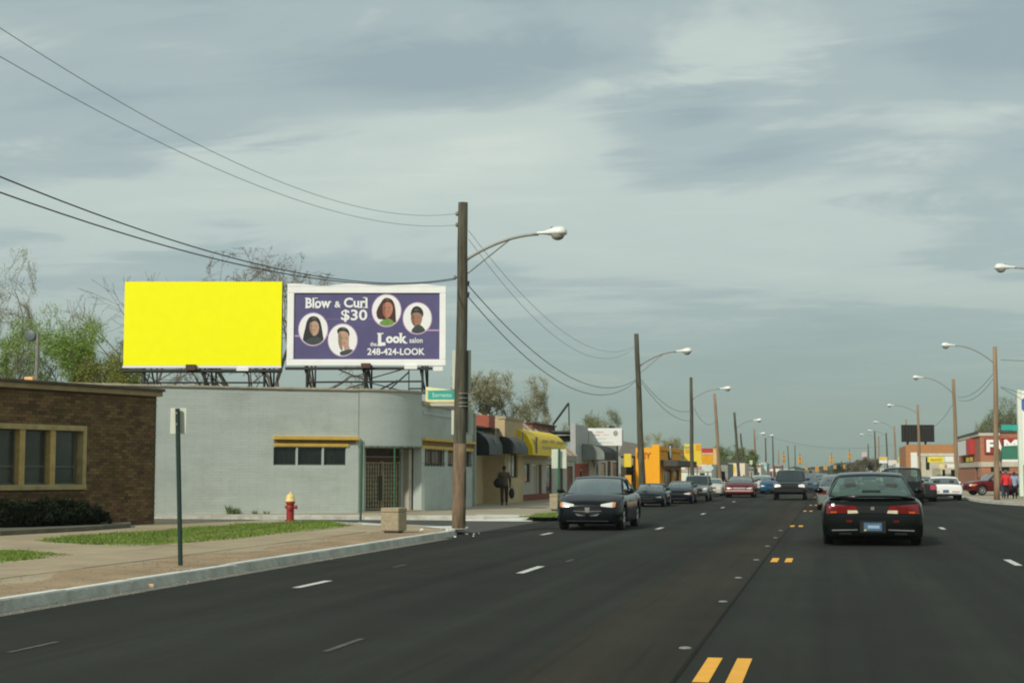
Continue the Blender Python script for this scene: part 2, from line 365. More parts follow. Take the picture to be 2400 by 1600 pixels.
# orange stained aggregate strip behind the kerb, then concrete slabs with open joints
def patch(name, poly, z, m, kind='structure'):
    """irregular flat patch"""
    return sheet(name, poly, z, m)
edge = [(-8.68, y) for y in np.linspace(7, 33.5, 40)]
inner = [(-9.95-.25*math.sin(y*1.7)-.2*math.sin(y*.61+1), y) for y in np.linspace(7, 35.0, 46)]
patch('aggregate_strip', edge+inner[::-1], .1245, rust)
for r_ in range(19):
    y0 = 8+r_*1.5
    for c_ in range(2):
        x0 = -10.25-c_*1.5
        if x0-1.5 < -13.4: continue
        if y0 > 33 and c_ == 0: continue
        g = .008; h = .128+random.uniform(-.002, .004)
        o = MB().box(x0-1.5+g, x0-g, y0+g, y0+1.5-g, .10, h).build('slab', slabm, swk)
# grass: verge patches with blades
def P(*a): return [tuple(at(x, y, 'z', .12).xy) for x, y in a]
G1 = P((92, 1267), (184, 1255), (387, 1242), (625, 1226), (700, 1222), (760, 1223), (818, 1231), (700, 1246), (506, 1266), (400, 1275), (342, 1279), (260, 1277), (190, 1274))
G2 = P((-60, 1287), (0, 1290), (30, 1291), (104, 1297), (160, 1301), (89, 1309), (0, 1318), (-60, 1326))
G3 = P((1225, 1211), (1262, 1205), (1330, 1199), (1400, 1194), (1480, 1188), (1440, 1194), (1335, 1210), (1270, 1212))
def inside(p, poly):
    x, y = p; c = False
    for i in range(len(poly)):
        a, b = poly[i], poly[i-1]
        if (a[1] > y) != (b[1] > y) and x < (b[0]-a[0])*(y-a[1])/(b[1]-a[1])+a[0]: c = not c
    return c
def grass(poly, n, z=.12, hmax=.07):
    base = sheet('lawn', poly, z+.006, mat('lawn_soil', (.095, .115, .030), 1, .5, 2.5, bump=.8, bscale=30))
    xs = [p[0] for p in poly]; ys = [p[1] for p in poly]; mb = MB(); k = 0
    while k < n:
        x = random.uniform(min(xs)-.1, max(xs)+.1); y = random.uniform(min(ys)-.1, max(ys)+.1)
        jit = .20
        if not inside((x+random.uniform(-jit, jit), y+random.uniform(-jit, jit)), poly): continue
        if math.sin(x*3.7+y*1.1)+math.sin(y*2.9-x*1.7)+math.sin(x*.9+y*4.3) < random.uniform(-3.2, -.4): continue
        k += 1; h = hmax*random.uniform(.35, 1)*(.7+.5*math.sin(x*2.1+y*1.3)*math.sin(y*.9-x)); a = random.uniform(0, 6.28); wd = random.uniform(.008, .02); lx, ly = random.uniform(-.03, .03), random.uniform(-.03, .03)
        mb.add([(x-wd*math.cos(a), y-wd*math.sin(a), z), (x+wd*math.cos(a), y+wd*math.sin(a), z), (x+lx, y+ly, z+h+.01)], [(0, 1, 2)])
    return tag(mb.build('grass', grassm), kind='stuff')
grass(G1, 30000); grass(G2, 6000); grass(G3, 7000, hmax=.09)
# raised planting bed edge in front of the brick building
bedk = MB().prism(P((-80, 1250), (0, 1255), (200, 1244), (306, 1236), (306, 1231), (200, 1236), (0, 1246), (-80, 1243)), .12, .22)
tag(bedk.build('bed_edging', mat('bed_edging', (.12, .115, .08), .9, .25, 3, bump=.4, bscale=40)), 'low dark concrete edging of the hedge bed along the brick building', 'bed edging')
# far pavement on the left beyond the side street and pavement on the right
FAR = [(-60, 44.6), (-22, 44.9), (-16, 46.3), (-12.6, 46.5), (-10.4, 46.3), (-9.3, 46.9), (-8.65, 48.6), (-8.5, 50.5)]
struct(MB().prism(FAR+[(-8.5, 800), (-60, 800)], -.05, .12), 'sidewalk', mat('far_pavement', (.34, .295, .205), .9, .15, .6, bump=.3, bscale=40, grime=.35))
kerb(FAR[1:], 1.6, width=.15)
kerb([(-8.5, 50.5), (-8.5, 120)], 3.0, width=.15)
RP = [(KR, 800), (KR, 83), (7.35, 79), (7.75, 75), (8.6, 71.5), (10.2, 69.6), (13, 69), (60, 69)]
struct(MB().prism(RP+[(60, 800)], -.05, .12), 'sidewalk', mat('far_pavement', (1, 1, 1)))
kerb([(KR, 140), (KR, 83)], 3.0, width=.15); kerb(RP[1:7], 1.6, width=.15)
struct(MB().prism([(8.4, 62.9), (8.2, 61.5), (8.35, 40), (8.6, -20), (30, -20), (30, 64), (9.6, 64)], -.05, .12), 'sidewalk', mat('far_pavement', (1, 1, 1)))
# bleached ramps
def ramp_(*a, z=.128): return sheet('kerb_ramp', [tuple(at(x, y, 'z', .12).xy) for x, y in a], z, whitec)
xa, xb = Xat(1106, 47), Xat(1243, 47); struct(MB().add([(xa-.4, 46.0, .012), (xb+.25, 46.0, .012), (xb, 47.8, .134), (xa, 47.8, .134), (xa-.4, 46.0, -.03), (xb+.25, 46.0, -.03), (xb, 47.8, -.03), (xa, 47.8, -.03)], [(0, 1, 2, 3), (0, 4, 5, 1), (1, 5, 6, 2), (3, 7, 4, 0)]), 'kerb_ramp', whitec)
ramp_((838, 1224), (895, 1227), (893, 1231), (852, 1230))
sheet('kerb_ramp', [(-9.9, 36.9), (-8.75, 35.3), (-8.45, 35.6), (-8.7, 36.9), (-9.2, 37.7)], .1335, whitec)
sheet('kerb_ramp', [(8.5, 62.5), (9.6, 63.7), (12, 63.8), (12, 62.2), (9.2, 61.0)], .128, whitec)
gr_ = MB()
for _ in range(1500):
    x, y = (random.uniform(-10.2, -8.6), random.uniform(9, 34)) if random.random() < .75 else (random.uniform(-8.45, -8.2), random.uniform(9, 34)); s = random.uniform(.004, .013); z = .126 if x < -8.5 else .008
    gr_.add([(x-s, y-s, z), (x+s, y-s*.7, z), (x+s*.8, y+s, z), (x-s*.6, y+s, z), (x, y, z+s*1.1)], [(0, 1, 4), (1, 2, 4), (2, 3, 4), (3, 0, 4)])
tag(gr_.build('grit', mat('grit_grey', (.25, .215, .155), .9, .5, 30, rnd=.4)), kind='stuff')
gr_ = MB()
for _ in range(16):
    x, y = random.gauss(-8.75, .35), random.gauss(35.6, .55); s = random.uniform(.015, .045); z = .125 if x < -8.55 else .004
    gr_.add([(x-s, y-s, z), (x+s, y-s*.7, z), (x+s*.8, y+s, z), (x-s*.6, y+s, z), (x-s*.5, y-s*.4, z+s*.7), (x+s*.6, y-s*.3, z+s*.6), (x+s*.2, y+s*.6, z+s*.65)], [(0, 1, 5, 4), (1, 2, 6, 5), (2, 3, 6), (3, 0, 4, 6), (4, 5, 6)])
tag(gr_.build('concrete_rubble', whitec), kind='stuff')
# manhole cover like dark patch on far pavement
tag(MB().lathe([(.55, 0), (.55, .012)], 20, (at(1250, 1190, 'z', .12).x, at(1250, 1190, 'z', .12).y, .12)).build('pavement_grate', mat('iron_cover', (.12, .10, .07), .7, .2, 9)), 'dark round cover set in the pavement before the yellow awning', 'grate')

# ------------------------------------------------------------------ road markings
def mark(x, y0, y1, wd, m, lab, grp, z=.005, sk=0):
    mb = MB(); mb.add([(x-wd/2, y0, z), (x+wd/2, y0, z), (x+wd/2+sk, y1, z), (x-wd/2+sk, y1, z)], [(0, 1, 2, 3)])
    mb.add([(x-wd/2, y0, z-.003), (x+wd/2, y0, z-.003), (x+wd/2+sk, y1, z-.003), (x-wd/2+sk, y1, z-.003)], [(3, 2, 1, 0)])
    return struct(mb, 'road_marking', m)
for px, py, ln in ((1680, 1600, 1.45), (1830, 1317, 1.2), (1866, 1234, 1.1), (1893, 1198, 1.2), (1906, 1184, 1.2), (1914, 1165, 1.2), (1921, 1150, 1.2)):
    c = at(px, py)
    for s in (-1, 1): mark(c.x+s*.115, c.y, c.y+ln, .115, yellowp, '', '')
for px, py, ln in ((762, 1527, 1.0), (20, 1529, .8), (694, 1377, 1.3), (1218, 1343, 1.7), (1270, 1253, 1.3), (1539, 1240, 1.4), (1644, 1205, 1.5), (1691, 1190, 1.5),
                   (923, 1329, .7), (1327, 1316, .7), (2388, 1325, 1.7), (2213, 1240, 1.5), (1718, 1176, 1.5)):
    c = at(px, py); thin = .06 if ln < 1.1 else .115
    mark(c.x, c.y, c.y+ln, thin, whitep if thin > .1 else mat('worn_tape', (.075, .076, .068), .8, .5, 8), '', '')
# small round reflectors left of the centre line
NTH = ('nearest', 'second nearest', 'third nearest', 'fourth nearest', 'fifth nearest', 'second farthest', 'farthest')
for i, (px, py) in enumerate(((1606, 1519), (1695, 1410), (1731, 1354), (1773, 1312), (1799, 1280), (1818, 1260), (1830, 1243))):
    c = at(px, py)
    o = MB().lathe([(.055, 0), (.05, .01), (.025, .015)], 12, (c.x, c.y, .001)).build('road_stud', mat('stud_grey', (.19, .205, .195), .5, .2, 9))
    tag(o, NTH[i]+' of the small pale road studs left of the yellow centre dashes', 'road stud', 'pale studs left of the centre line')
struct(MB().add([(-1.097, 5, .004), (-1.08, 5, .004), (-1.08, 110, .004), (-1.097, 110, .004)], [(0, 1, 2, 3)]), 'road_seam', blackseam)
struct(MB().add([(-2.25, -5, .0035), (-1.11, -5, .0035), (-1.11, 160, .0035), (-2.25, 160, .0035)], [(0, 1, 2, 3)]), 'paving_strip', asphalt_mat('asphalt_brown', (.0325, .0295, .0205)))
# crumbs of paving on the seam and a scrap of litter in the gutter
c = at(347, 1377)
tag(MB().box(c.x-.07, c.x+.07, c.y-.05, c.y+.05, .006, .05, rz=.5).build('litter_scrap', mat('peach_paper', (.75, .48, .33), .7, .1, 5), bevel=.01), 'small pinkish scrap of litter lying in the gutter by the kerb', 'litter')

# ------------------------------------------------------------------ walls with openings
class Wall:
    def __init__(s, p0, p1, z0, z1, th=.25):
        s.p0 = Vector((p0[0], p0[1])); s.p1 = Vector((p1[0], p1[1])); d = s.p1-s.p0; s.L = d.length; s.d = d.normalized()
        s.n = Vector((-s.d.y, s.d.x)); s.z0 = z0; s.z1 = z1; s.th = th
    def W(s, a, z, k=0.): q = s.p0+s.d*a+s.n*k; return (q.x, q.y, z)
    def hit(s, px, py):
        d = _f+_r*((px-1200)/FPX)+_u*((800-py)/FPX); o = camo.location
        t = (s.n.x*(s.p0.x-o.x)+s.n.y*(s.p0.y-o.y))/(s.n.x*d.x+s.n.y*d.y); p = o+d*t
        return (Vector((p.x, p.y))-s.p0).dot(s.d), p.z
    def rect(s, px0, px1, py0, py1):
        """opening given by photograph pixels"""
        a0 = s.hit(px0, (py0+py1)/2)[0]; a1 = s.hit(px1, (py0+py1)/2)[0]; pm = (px0+px1)/2
        return a0, a1, s.hit(pm, py1)[1], s.hit(pm, py0)[1]
    def mesh(s, ops=(), back=True):
        mb = MB(); A = sorted({0, s.L, *[o[0] for o in ops], *[o[1] for o in ops]}); Z = sorted({s.z0, s.z1, *[o[2] for o in ops], *[o[3] for o in ops]})
        def q(*pts): mb.add([s.W(*p) for p in pts], [(0, 1, 2, 3)])
        t = s.th
        for a0, a1 in zip(A, A[1:]):
            for z0, z1 in zip(Z, Z[1:]):
                m = ((a0+a1)/2, (z0+z1)/2)
                if any(o[0] < m[0] < o[1] and o[2] < m[1] < o[3] for o in ops): continue
                q((a0, z0), (a1, z0), (a1, z1), (a0, z1)); q((a0, z1, t), (a1, z1, t), (a1, z0, t), (a0, z0, t))
        for a0, a1, z0, z1 in ops:
            q((a0, z0), (a0, z0, t), (a1, z0, t), (a1, z0)); q((a0, z1), (a1, z1), (a1, z1, t), (a0, z1, t))
            q((a0, z0), (a0, z1), (a0, z1, t), (a0, z0, t)); q((a1, z0), (a1, z0, t), (a1, z1, t), (a1, z1))
        q((0, s.z1), (s.L, s.z1), (s.L, s.z1, t), (0, s.z1, t)); q((0, s.z0), (0, s.z0, t), (0, s.z1, t), (0, s.z1)); q((s.L, s.z0), (s.L, s.z1), (s.L, s.z1, t), (s.L, s.z0, t))
        return mb
    def box(s, mb, a0, a1, z0, z1, k0, k1):
        """box in wall coordinates; negative k stands proud of the face"""
        vs = [s.W(a, z, k) for z in (z0, z1) for a, k in ((a0, k0), (a1, k0), (a1, k1), (a0, k1))]
        mb.add(vs, [(3, 2, 1, 0), (4, 5, 6, 7), (0, 1, 5, 4), (1, 2, 6, 5), (2, 3, 7, 6), (3, 0, 4, 7)]); return mb
    def window(s, root, r, fm, gm=None, cols=1, rows=1, fr=.05, deep=.10, mull=.04, name='window'):
        a0, a1, z0, z1 = r; mb = MB(); k0, k1 = deep, deep+.05
        s.box(mb, a0, a0+fr, z0, z1, k0, k1); s.box(mb, a1-fr, a1, z0, z1, k0, k1)
        s.box(mb, a0+fr, a1-fr, z0, z0+fr, k0, k1); s.box(mb, a0+fr, a1-fr, z1-fr, z1, k0, k1)
        for i in range(1, cols):
            c = a0+(a1-a0)*i/cols; s.box(mb, c-mull/2, c+mull/2, z0+fr, z1-fr, k0+.003, k1-.003)
        for i in range(1, rows):
            c = z0+(z1-z0)*i/rows; s.box(mb, a0+fr, a1-fr, c-mull/2, c+mull/2, k0+.006, k1-.006)
        o = mb.build(name, fm, root, world=True)
        for i in range(cols):
            c0 = a0+fr+(a1-a0-2*fr)*i/cols; c1 = a0+fr+(a1-a0-2*fr)*(i+1)/cols
            s.box(MB(), c0, c1, z0+fr, z1-fr, k0+.02, k0+.035).build('pane', gm or dglass, o, world=True)
        return o

# ------------------------------------------------------------------ brown brick building, far left
bw_c = at(361, 1227, 'z', .12); bw_l = at(0, 1242, 'z', .12)
d_ = (bw_c-bw_l).normalized(); d_.z = 0
W1 = Wall((bw_l-d_*7).xy, bw_c.xy, .12, 0, .3)
W1.z1 = W1.hit(361, 929)[1]
bb = thing('brick_building', 'low brown brick building with pale framed windows and hedge at left edge', 'building', (bw_c.x, bw_c.y, .12))
brick_back = mat('mortar', (.075, .062, .038), .95, .2, 3)
stone = mat('window_stone', (.40, .32, .15), .85, .22, 4, bump=.4, bscale=40, grime=.4)
a0, a1, z0, z1 = W1.rect(-330, 196, 1006, 1135)
z0 = W1.hit(100, 1135)[1]; z1 = W1.hit(100, 1007)[1]; a1 = W1.hit(193, 1070)[0]
W1.mesh([(a0, a1, z0, z1)]).build('wall', brick_back, bb, world=True)
# stone surround
sr = MB(); W1.box(sr, a0-.12, a1+.10, z1, z1+.13, -.05, .28); W1.box(sr, a0-.12, a1+.10, z0-.13, z0, -.07, .28); W1.box(sr, a1-.02, a1+.10, z0, z1, -.05, .28)
sr.build('window_surround', stone, bb, world=True, bevel=.01)
mul_px = [(42, 59), (115, 130)]
edges = []
ml = [W1.hit(x, 1070)[0] for x in (50.5, 122.5)]; pitch = ml[1]-ml[0]; mw = .17
cuts = [a1-.0]+[ml[1]-i*pitch for i in range(0, 5)]
for i in range(4):
    c_ = ml[1]-i*pitch
    mb = MB(); W1.box(mb, c_-mw/2, c_+mw/2, z0, z1, -.02, .26); mb.build('mullion', mat('ochre_mullion', (.46, .33, .12), .8, .2, 5), bb, world=True)
blindm = mat('window_blind', (.10, .105, .075), .5, .2, 3)
wfm = mat('window_metal', (.10, .11, .09), .5, .15, 5)
for i in range(5):
    r1 = a1-.1 if i == 0 else ml[1]-(i-1)*pitch-mw/2; r0 = ml[1]-i*pitch+mw/2 if i else ml[1]+mw/2
    if i: r0 = ml[1]-i*pitch+mw/2
    if r0 >= r1: continue
    o = W1.window(bb, (r0, r1, z0, z1), wfm, mat('blinded_glass', (.05, .056, .043), .15, .35, 1.2, spec=.6), 1, 1, .045, .14)
    mb = MB(); zz = z0+(z1-z0)*.33; W1.box(mb, r0+.045, r1-.045, zz-.02, zz+.02, .125, .16); mb.build('sash_bar', wfm, o, world=True)
# roof, coping, other walls
cop = MB(); W1.box(cop, -.05, W1.L+.09, W1.z1, W1.z1+.13, -.14, .35); cop.build('coping', mat('buff_coping', (.33, .245, .13), .85, .2, 3, grime=.3), bb, world=True, bevel=.012)
cop = MB(); W1.box(cop, -.09, W1.L+.13, W1.z1+.13, W1.z1+.20, -.20, .5); cop.build('roof_edge', mat('roof_edge_dark', (.085, .07, .045), .8, .3, 3), bb, world=True, bevel=.01)
W1b = Wall(bw_c.xy, (Vector(bw_c.xy)+W1.n*12)[:], .12, W1.z1, .3); bk = MB(); W1b_ = Wall((W1.p1+W1.n*.3)[:], (W1.p1+W1.n*12)[:], .12, W1.z1, .3)
bk = MB(); bk.prism([W1.W(W1.L-.001, 0, .3)[:2], W1.W(W1.L-.001, 0, 12)[:2], W1.W(0, 0, 12)[:2], W1.W(0, 0, .32)[:2]], .12, W1.z1-.02)
bk.build('rear_block', mat('brick_rear', (.13, .09, .045), .9, .2, 3), bb, world=True)
bk = MB(); bk.prism([W1.W(W1.L+.05, 0, .5)[:2], W1.W(W1.L+.05, 0, 12.1)[:2], W1.W(0, 0, 12.1)[:2], W1.W(0, 0, .5)[:2]], W1.z1+.13, W1.z1+.19)
bk.build('roof', mat('roof_tar', (.07, .07, .06), .95, .2, 3), bb, world=True)
# bricks
brickm = mat('brown_brick', (.145, .088, .036), .9, .3, 2.2, bump=.4, bscale=60, rnd=.38)
bl, bh, jt = .215, .068, .012
cells = []; row = 0; z = .14
a_min = W1.hit(-25, 1100)[0]
while z+bh < W1.z1:
    a = W1.L-(.5*(row % 2))*(bl+jt)
    while a > a_min:
        s0 = max(a-bl, a_min)
        lo, hi = s0, a
        if not (hi > a0-.12 and lo < a1+.10 and z+bh > z0-.13 and z < z1+.13): cells.append((lo, min(hi, W1.L+.012), z))
        elif lo < a1+.10 < hi-.03: cells.append((a1+.11, hi, z))
        a -= bl+jt
    z += bh+jt; row += 1
cells.sort(key=lambda c: c[0])
vis = [c for c in cells if c[0] > W1.hit(0, 1100)[0]]; pre = [c for c in cells if c[0] <= W1.hit(0, 1100)[0]]
_bm = {}
for c in vis[:296]:
    ln = round(c[1]-c[0], 3); pr = random.uniform(.006, .014)
    if ln not in _bm:
        m_ = MB().box(0, ln, 0, .03, 0, bh); o = m_.build('brick', brickm, bb); _bm[ln] = o.data
    else:
        o = bpy.data.objects.new('brick', _bm[ln]); COL.objects.link(o); o.parent = bb
    p = W1.W(c[0], c[2], -pr); o.location = Vector(p)-bb.location; o.rotation_euler = (0, 0, math.atan2(W1.d.y, W1.d.x))
mb = MB()
for c in vis[296:]+pre: W1.box(mb, c[0], c[1], c[2], c[2]+bh, -random.uniform(.005, .014), .01)
tag(mb.build('brickwork', brickm, bb, world=True), kind='stuff')
print('bricks', len(cells))
# small glowing orange box and a floodlight mast on its roof
def on_roof(px, py, y): return at(px, py, 'y', y)
zr1 = W1.z1+.19
q = W1.W(W1.hit(153, 873)[0], zr1, 1.2)
t = thing('rooftop_beacon', 'small orange box light standing on the brick roof edge', 'roof light', q)
MB().box(-.14, .14, -.1, .1, 0, .05).build('base', steel_dark, t); MB().box(-.12, .12, -.09, .09, .05, .19).build('lens', mat('orange_lens', (.85, .42, .17), .4, .1, 3), t, bevel=.02)
q = W1.W(W1.hit(181, 873)[0], zr1, 1.4); sc = (Vector(q)-camo.location).length/FPX
t = thing('floodlight_mast', 'thin grey mast with a round dark floodlight on the brick roof', 'floodlight', q)
MB().tube([(0, 0, 0), (0, 0, 118*sc)], .05, 8).build('mast', galv, t)
MB().box(-.2, .24, -.12, .12, 0, .07).build('base', steel_dark, t)
MB().tube([(0, 0, 100*sc), (-.13, -.02, 108*sc)], .022, 6).build('bracket', steel_dark, t)
MB().lathe([(.02, .12), (.13, .07), (.15, 0), (.15, -.03), (.12, -.04)], 20, (-15*sc, -.05, 112*sc), 'y').build('lamp_head', mat('flood_grey', (.10, .13, .125), .4, .1, 5), t, smooth=True)

# ------------------------------------------------------------------ hedge
def leafblob(c, r, n, size, m=None, jag=.25):
    mb = MB()
    for _ in range(n):
        u, v = random.random()*2*math.pi, math.acos(random.uniform(-.35, 1)); k = random.uniform(.55, 1.08)
        k *= 1+jag*math.sin(3*u+c[0]*2)*math.sin(4*v+c[1])
        p = Vector((c[0]+r[0]*k*math.sin(v)*math.cos(u), c[1]+r[1]*k*math.sin(v)*math.sin(u), c[2]+r[2]*k*math.cos(v)))
        n_ = Vector((random.gauss(0, 1), random.gauss(0, 1), random.gauss(0, 1)+.4)).normalized(); e1 = n_.orthogonal().normalized(); e2 = n_.cross(e1)
        s = size*random.uniform(.6, 1.3); mb.add([p-e1*s, p+e2*s*.6, p+e1*s, p-e2*s*.6], [(0, 1, 2, 3)])
    return mb
hedgem = mat('hedge_leaf', (.010, .016, .006), .9, .4, 3, rnd=.3, spec=.15)
h0 = at(-60, 1243, 'z', .12); h1 = at(150, 1236, 'z', .12)
off = W1.n*.25
t = thing('hedge', 'dark clipped evergreen hedge under the windows of the brick building', 'hedge', (h1.x, h1.y, .12))
for i, (px, tp) in enumerate(((-40, 1176), (0, 1178), (40, 1174), (82, 1170), (118, 1176), (146, 1186))):
    a = W1.hit(px, 1200)[0]; b = W1.W(a, 0, -.75); hh = W1.hit(px, tp)[1]-.12
    dd = Vector(b); 
    leafblob((b[0], b[1], .12+hh*.45), (.55, .5, hh*.55), 2600, .045).build('leaf_mass' if i else 'foliage', hedgem, t, world=True)
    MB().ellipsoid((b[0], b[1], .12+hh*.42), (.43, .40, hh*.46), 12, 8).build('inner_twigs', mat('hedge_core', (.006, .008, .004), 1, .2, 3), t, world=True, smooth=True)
# ------------------------------------------------------------------ grey corner building
XG = at(1108, 1186, 'z', .12).x
gA = at(364, 1208, 'z', .09); gB = at(839, 1203, 'z', .09)
greyp = mat('grey_wall_paint', (.455, .505, .462), .8, .07, .8, bump=.25, bscale=30, rnd=.02, grime=.30, stretch=(.5, .5, 3))
greyj = mat('grey_wall_joint', (.40, .445, .405), .85, .06, 1.1)
tan_cop = mat('tan_coping', (.42, .36, .26), .8, .25, 3, grime=.3)
ytrim = mat('yellow_trim', (.62, .40, .075), .6, .15, 4, grime=.35)
GZ = 4.22
gr = thing('corner_building', 'grey painted block building with rounded corner beneath the two billboards', 'building', (gB.x, gB.y, .09))
W2 = Wall((Vector(gA.xy)-(gB-gA).xy.normalized()*3)[:], gB.xy, .06, GZ, .3)
ops2 = [W2.rect(641, 694, 1049, 1089), W2.rect(698, 755, 1048, 1089), W2.rect(759, 811, 1048, 1088)]
zt = ops2[1][3]; zb = ops2[1][2]; ops2 = [(o[0], o[1], zb, zt) for o in ops2]
W2.mesh(ops2).build('wall', greyj, gr, world=True)
wsteel = mat('dark_window_frame', (.03, .034, .03), .6, .2, 5)
for o_ in ops2: W2.window(gr, o_, wsteel, dglass, 2, 1, .035, .07, .02)
# block courses standing proud of the joints, painted over
def courses(W, ops, z0, z1, a_0, a_1, name, parent, m, bl=.60, bh=.098, jt=.005, pr=.006):
    mb = MB(); z = z0; r_ = 0
    while z+bh <= z1+.01:
        a = a_0-(bl/2 if r_ % 2 else 0)
        while a < a_1:
            s0, s1 = max(a, a_0), min(a+bl, a_1)
            segs = [(s0, s1)]
            for o in ops:
                if z+bh > o[2] and z < o[3]:
                    n_ = []
                    for q0, q1 in segs:
                        if q1 <= o[0] or q0 >= o[1]: n_.append((q0, q1))
                        else:
                            if q0 < o[0]: n_.append((q0, o[0]))
                            if q1 > o[1]: n_.append((o[1], q1))
                    segs = n_
            for q0, q1 in segs:
                if q1-q0 > .03: W.box(mb, q0+jt/2, q1-jt/2, z, z+bh-jt, -pr-random.uniform(0, .0015), .01)
            a += bl
        z += bh; r_ += 1
    return tag(mb.build(name, m, parent, world=True), kind='stuff')
courses(W2, ops2, .12, GZ-.06, 0, W2.L, 'blockwork', gr, greyp)
# yellow trim above the windows: top ledge, recessed band, lower strip
a0, a1, zz0, zz1 = W2.rect(640, 840, 1024, 1046); lo = W2.hit(730, 1046)[1]; hi = W2.hit(730, 1022)[1]; h_ = hi-lo
mb = MB(); W2.box(mb, a0, a1, hi-h_*.34, hi, -.16, 0); W2.box(mb, a0+.04, a1-.35, lo, lo+h_*.30, -.05, 0); mb.build('window_ledge', ytrim, gr, world=True, bevel=.008)
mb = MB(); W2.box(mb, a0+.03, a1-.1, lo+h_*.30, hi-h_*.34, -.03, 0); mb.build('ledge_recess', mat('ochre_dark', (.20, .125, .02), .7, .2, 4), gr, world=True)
# rounded corner
gC = Vector((XG, Yat(988, XG)))
t_ = (XG-W2.p1.x)/W2.d.x; ctrl = W2.p1+W2.d*t_
def bez(t): return W2.p1*(1-t)**2+ctrl*2*t*(1-t)+gC*t*t
nseg = 26; curve = [bez(i/nseg) for i in range(nseg+1)]
ZOV = W2.hit(850, 1046)[1]-.02
def band(curve, z0, z1, th=.3):
    mb = MB(); n = len(curve); nor = []
    for i in range(n):
        d = (curve[min(i+1, n-1)]-curve[max(i-1, 0)]).normalized(); nor.append(Vector((-d.y, d.x)))
    rows = [[(c.x, c.y, z0) for c in curve], [(c.x, c.y, z1) for c in curve], [(c.x+q.x*th, c.y+q.y*th, z1) for c, q in zip(curve, nor)], [(c.x+q.x*th, c.y+q.y*th, z0) for c, q in zip(curve, nor)], [(c.x, c.y, z0) for c in curve]]
    mb.grid(rows); return mb, nor
mb, nor = band(curve, ZOV, GZ+.02); mb.build('curved_wall', greyj, gr, world=True)
# block courses on the curve
mb = MB(); z = ZOV+.02; r_ = 0
cum = [0]
for a, b in zip(curve, curve[1:]): cum.append(cum[-1]+(b-a).length)
def cpt(s):
    s = min(max(s, 0), cum[-1]-1e-6)
    i = max(j for j in range(nseg) if cum[j] <= s); t = (s-cum[i])/(cum[i+1]-cum[i]); return curve[i].lerp(curve[i+1], t), nor[i].lerp(nor[i+1], t).normalized()
while z+.098 < GZ:
    s = -.1*(r_ % 2)
    while s < cum[-1]:
        s0, s1 = max(s, 0)+.001, min(s+.2, cum[-1])-.001
        if s1-s0 > .02:
            (pa, na), (pb, nb) = cpt(s0), cpt(s1); pr = .004+random.uniform(0, .0015); zz = z+.0945
            mb.add([(*(pa-na*pr), z), (*(pb-nb*pr), z), (*(pb-nb*pr), zz), (*(pa-na*pr), zz), (*pa, z), (*pb, z), (*pb, zz), (*pa, zz)], [(0, 1, 2, 3), (0, 4, 5, 1), (3, 2, 6, 7), (0, 3, 7, 4), (1, 5, 6, 2)])
        s += .2
    z += .098; r_ += 1
tag(mb.build('curved_blockwork', greyp, gr, world=True), kind='stuff')
# facade towards the main road
W3 = Wall(gC[:], (XG, Yat(1109, XG)), .09, 4.0, .3)
z3 = lambda py, px=1040: W3.hit(px, py)[1]
W3.z1 = z3(950, 1000)
zb3, zt3 = z3(1091, 1015), z3(1051, 1015)
ops3 = [(W3.hit(988, 1070)[0]+.08, W3.hit(1041, 1070)[0], zb3, zt3), (W3.hit(1049, 1070)[0], W3.hit(1066, 1070)[0], zb3, zt3), (W3.hit(1069, 1070)[0], W3.hit(1104, 1070)[0], zb3, zt3)]
ops3[1] = (ops3[1][0], ops3[2][1], zb3, zt3); ops3 = ops3[:2]
W3.mesh(ops3).build('front_wall', greyj, gr, world=True)
courses(W3, ops3, .12, W3.z1-.05, 0.02, W3.L, 'front_blockwork', gr, greyp)
for k, o_ in enumerate(ops3):
    wo = W3.window(gr, o_, wsteel, mat('curtained_glass', (.055, .048, .034), .2, .5, 6, stretch=(1, 4, .3)), 2, 1, .05, .09)
    mb = MB(); n_ = 7 if k == 0 else 9
    for i in range(n_):
        c_ = o_[0]+(o_[1]-o_[0])*(i+.5)/n_; mb.tube([W3.W(c_, o_[2]-.04, -.05), W3.W(c_, o_[3]+.03, -.05)], .012, 5)
    for zz in (o_[2]+.08, o_[3]-.08): mb.tube([W3.W(o_[0]-.02, zz, -.05), W3.W(o_[1]+.02, zz, -.05)], .012, 5)
    mb.build('window_bars', steel_dark, wo, world=True)
hi3, lo3 = z3(1026, 1000), z3(1044, 1000); mb = MB(); W3.box(mb, .05, W3.L-.15, hi3-.1, hi3, -.15, 0); W3.box(mb, .05, W3.L-.15, lo3-.12, lo3, -.05, 0)
mb.build('window_ledge', ytrim, gr, world=True, bevel=.006)
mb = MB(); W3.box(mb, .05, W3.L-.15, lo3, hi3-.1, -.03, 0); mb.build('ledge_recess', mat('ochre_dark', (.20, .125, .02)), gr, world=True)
mb = MB(); W3.box(mb, 0, W3.L, W3.z1, W3.z1+.14, -.05, .34); mb.build('front_coping', tan_cop, gr, world=True, bevel=.01)
mb = MB(); W3.box(mb, .1, W3.L*.62, z3(974, 1020), z3(967, 1020), -.04, 0); mb.build('sign_rail', mat('pale_blue_rail', (.42, .50, .50), .5, .1, 5), gr, world=True)
mb = MB(); W3.box(mb, W3.L-.14, W3.L+.02, .10, W3.z1, -.12, 0); mb.build('corner_pilaster', mat('pilaster_grey', (.34, .36, .30), .8, .1, 2), gr, world=True)
mb = MB(); W2.box(mb, W2.L-.02, W2.L+.0, ZOV, GZ, -.016, .0); mb.build('control_joint', mat('joint_line', (.26, .28, .25), .9, .2, 5), gr, world=True)
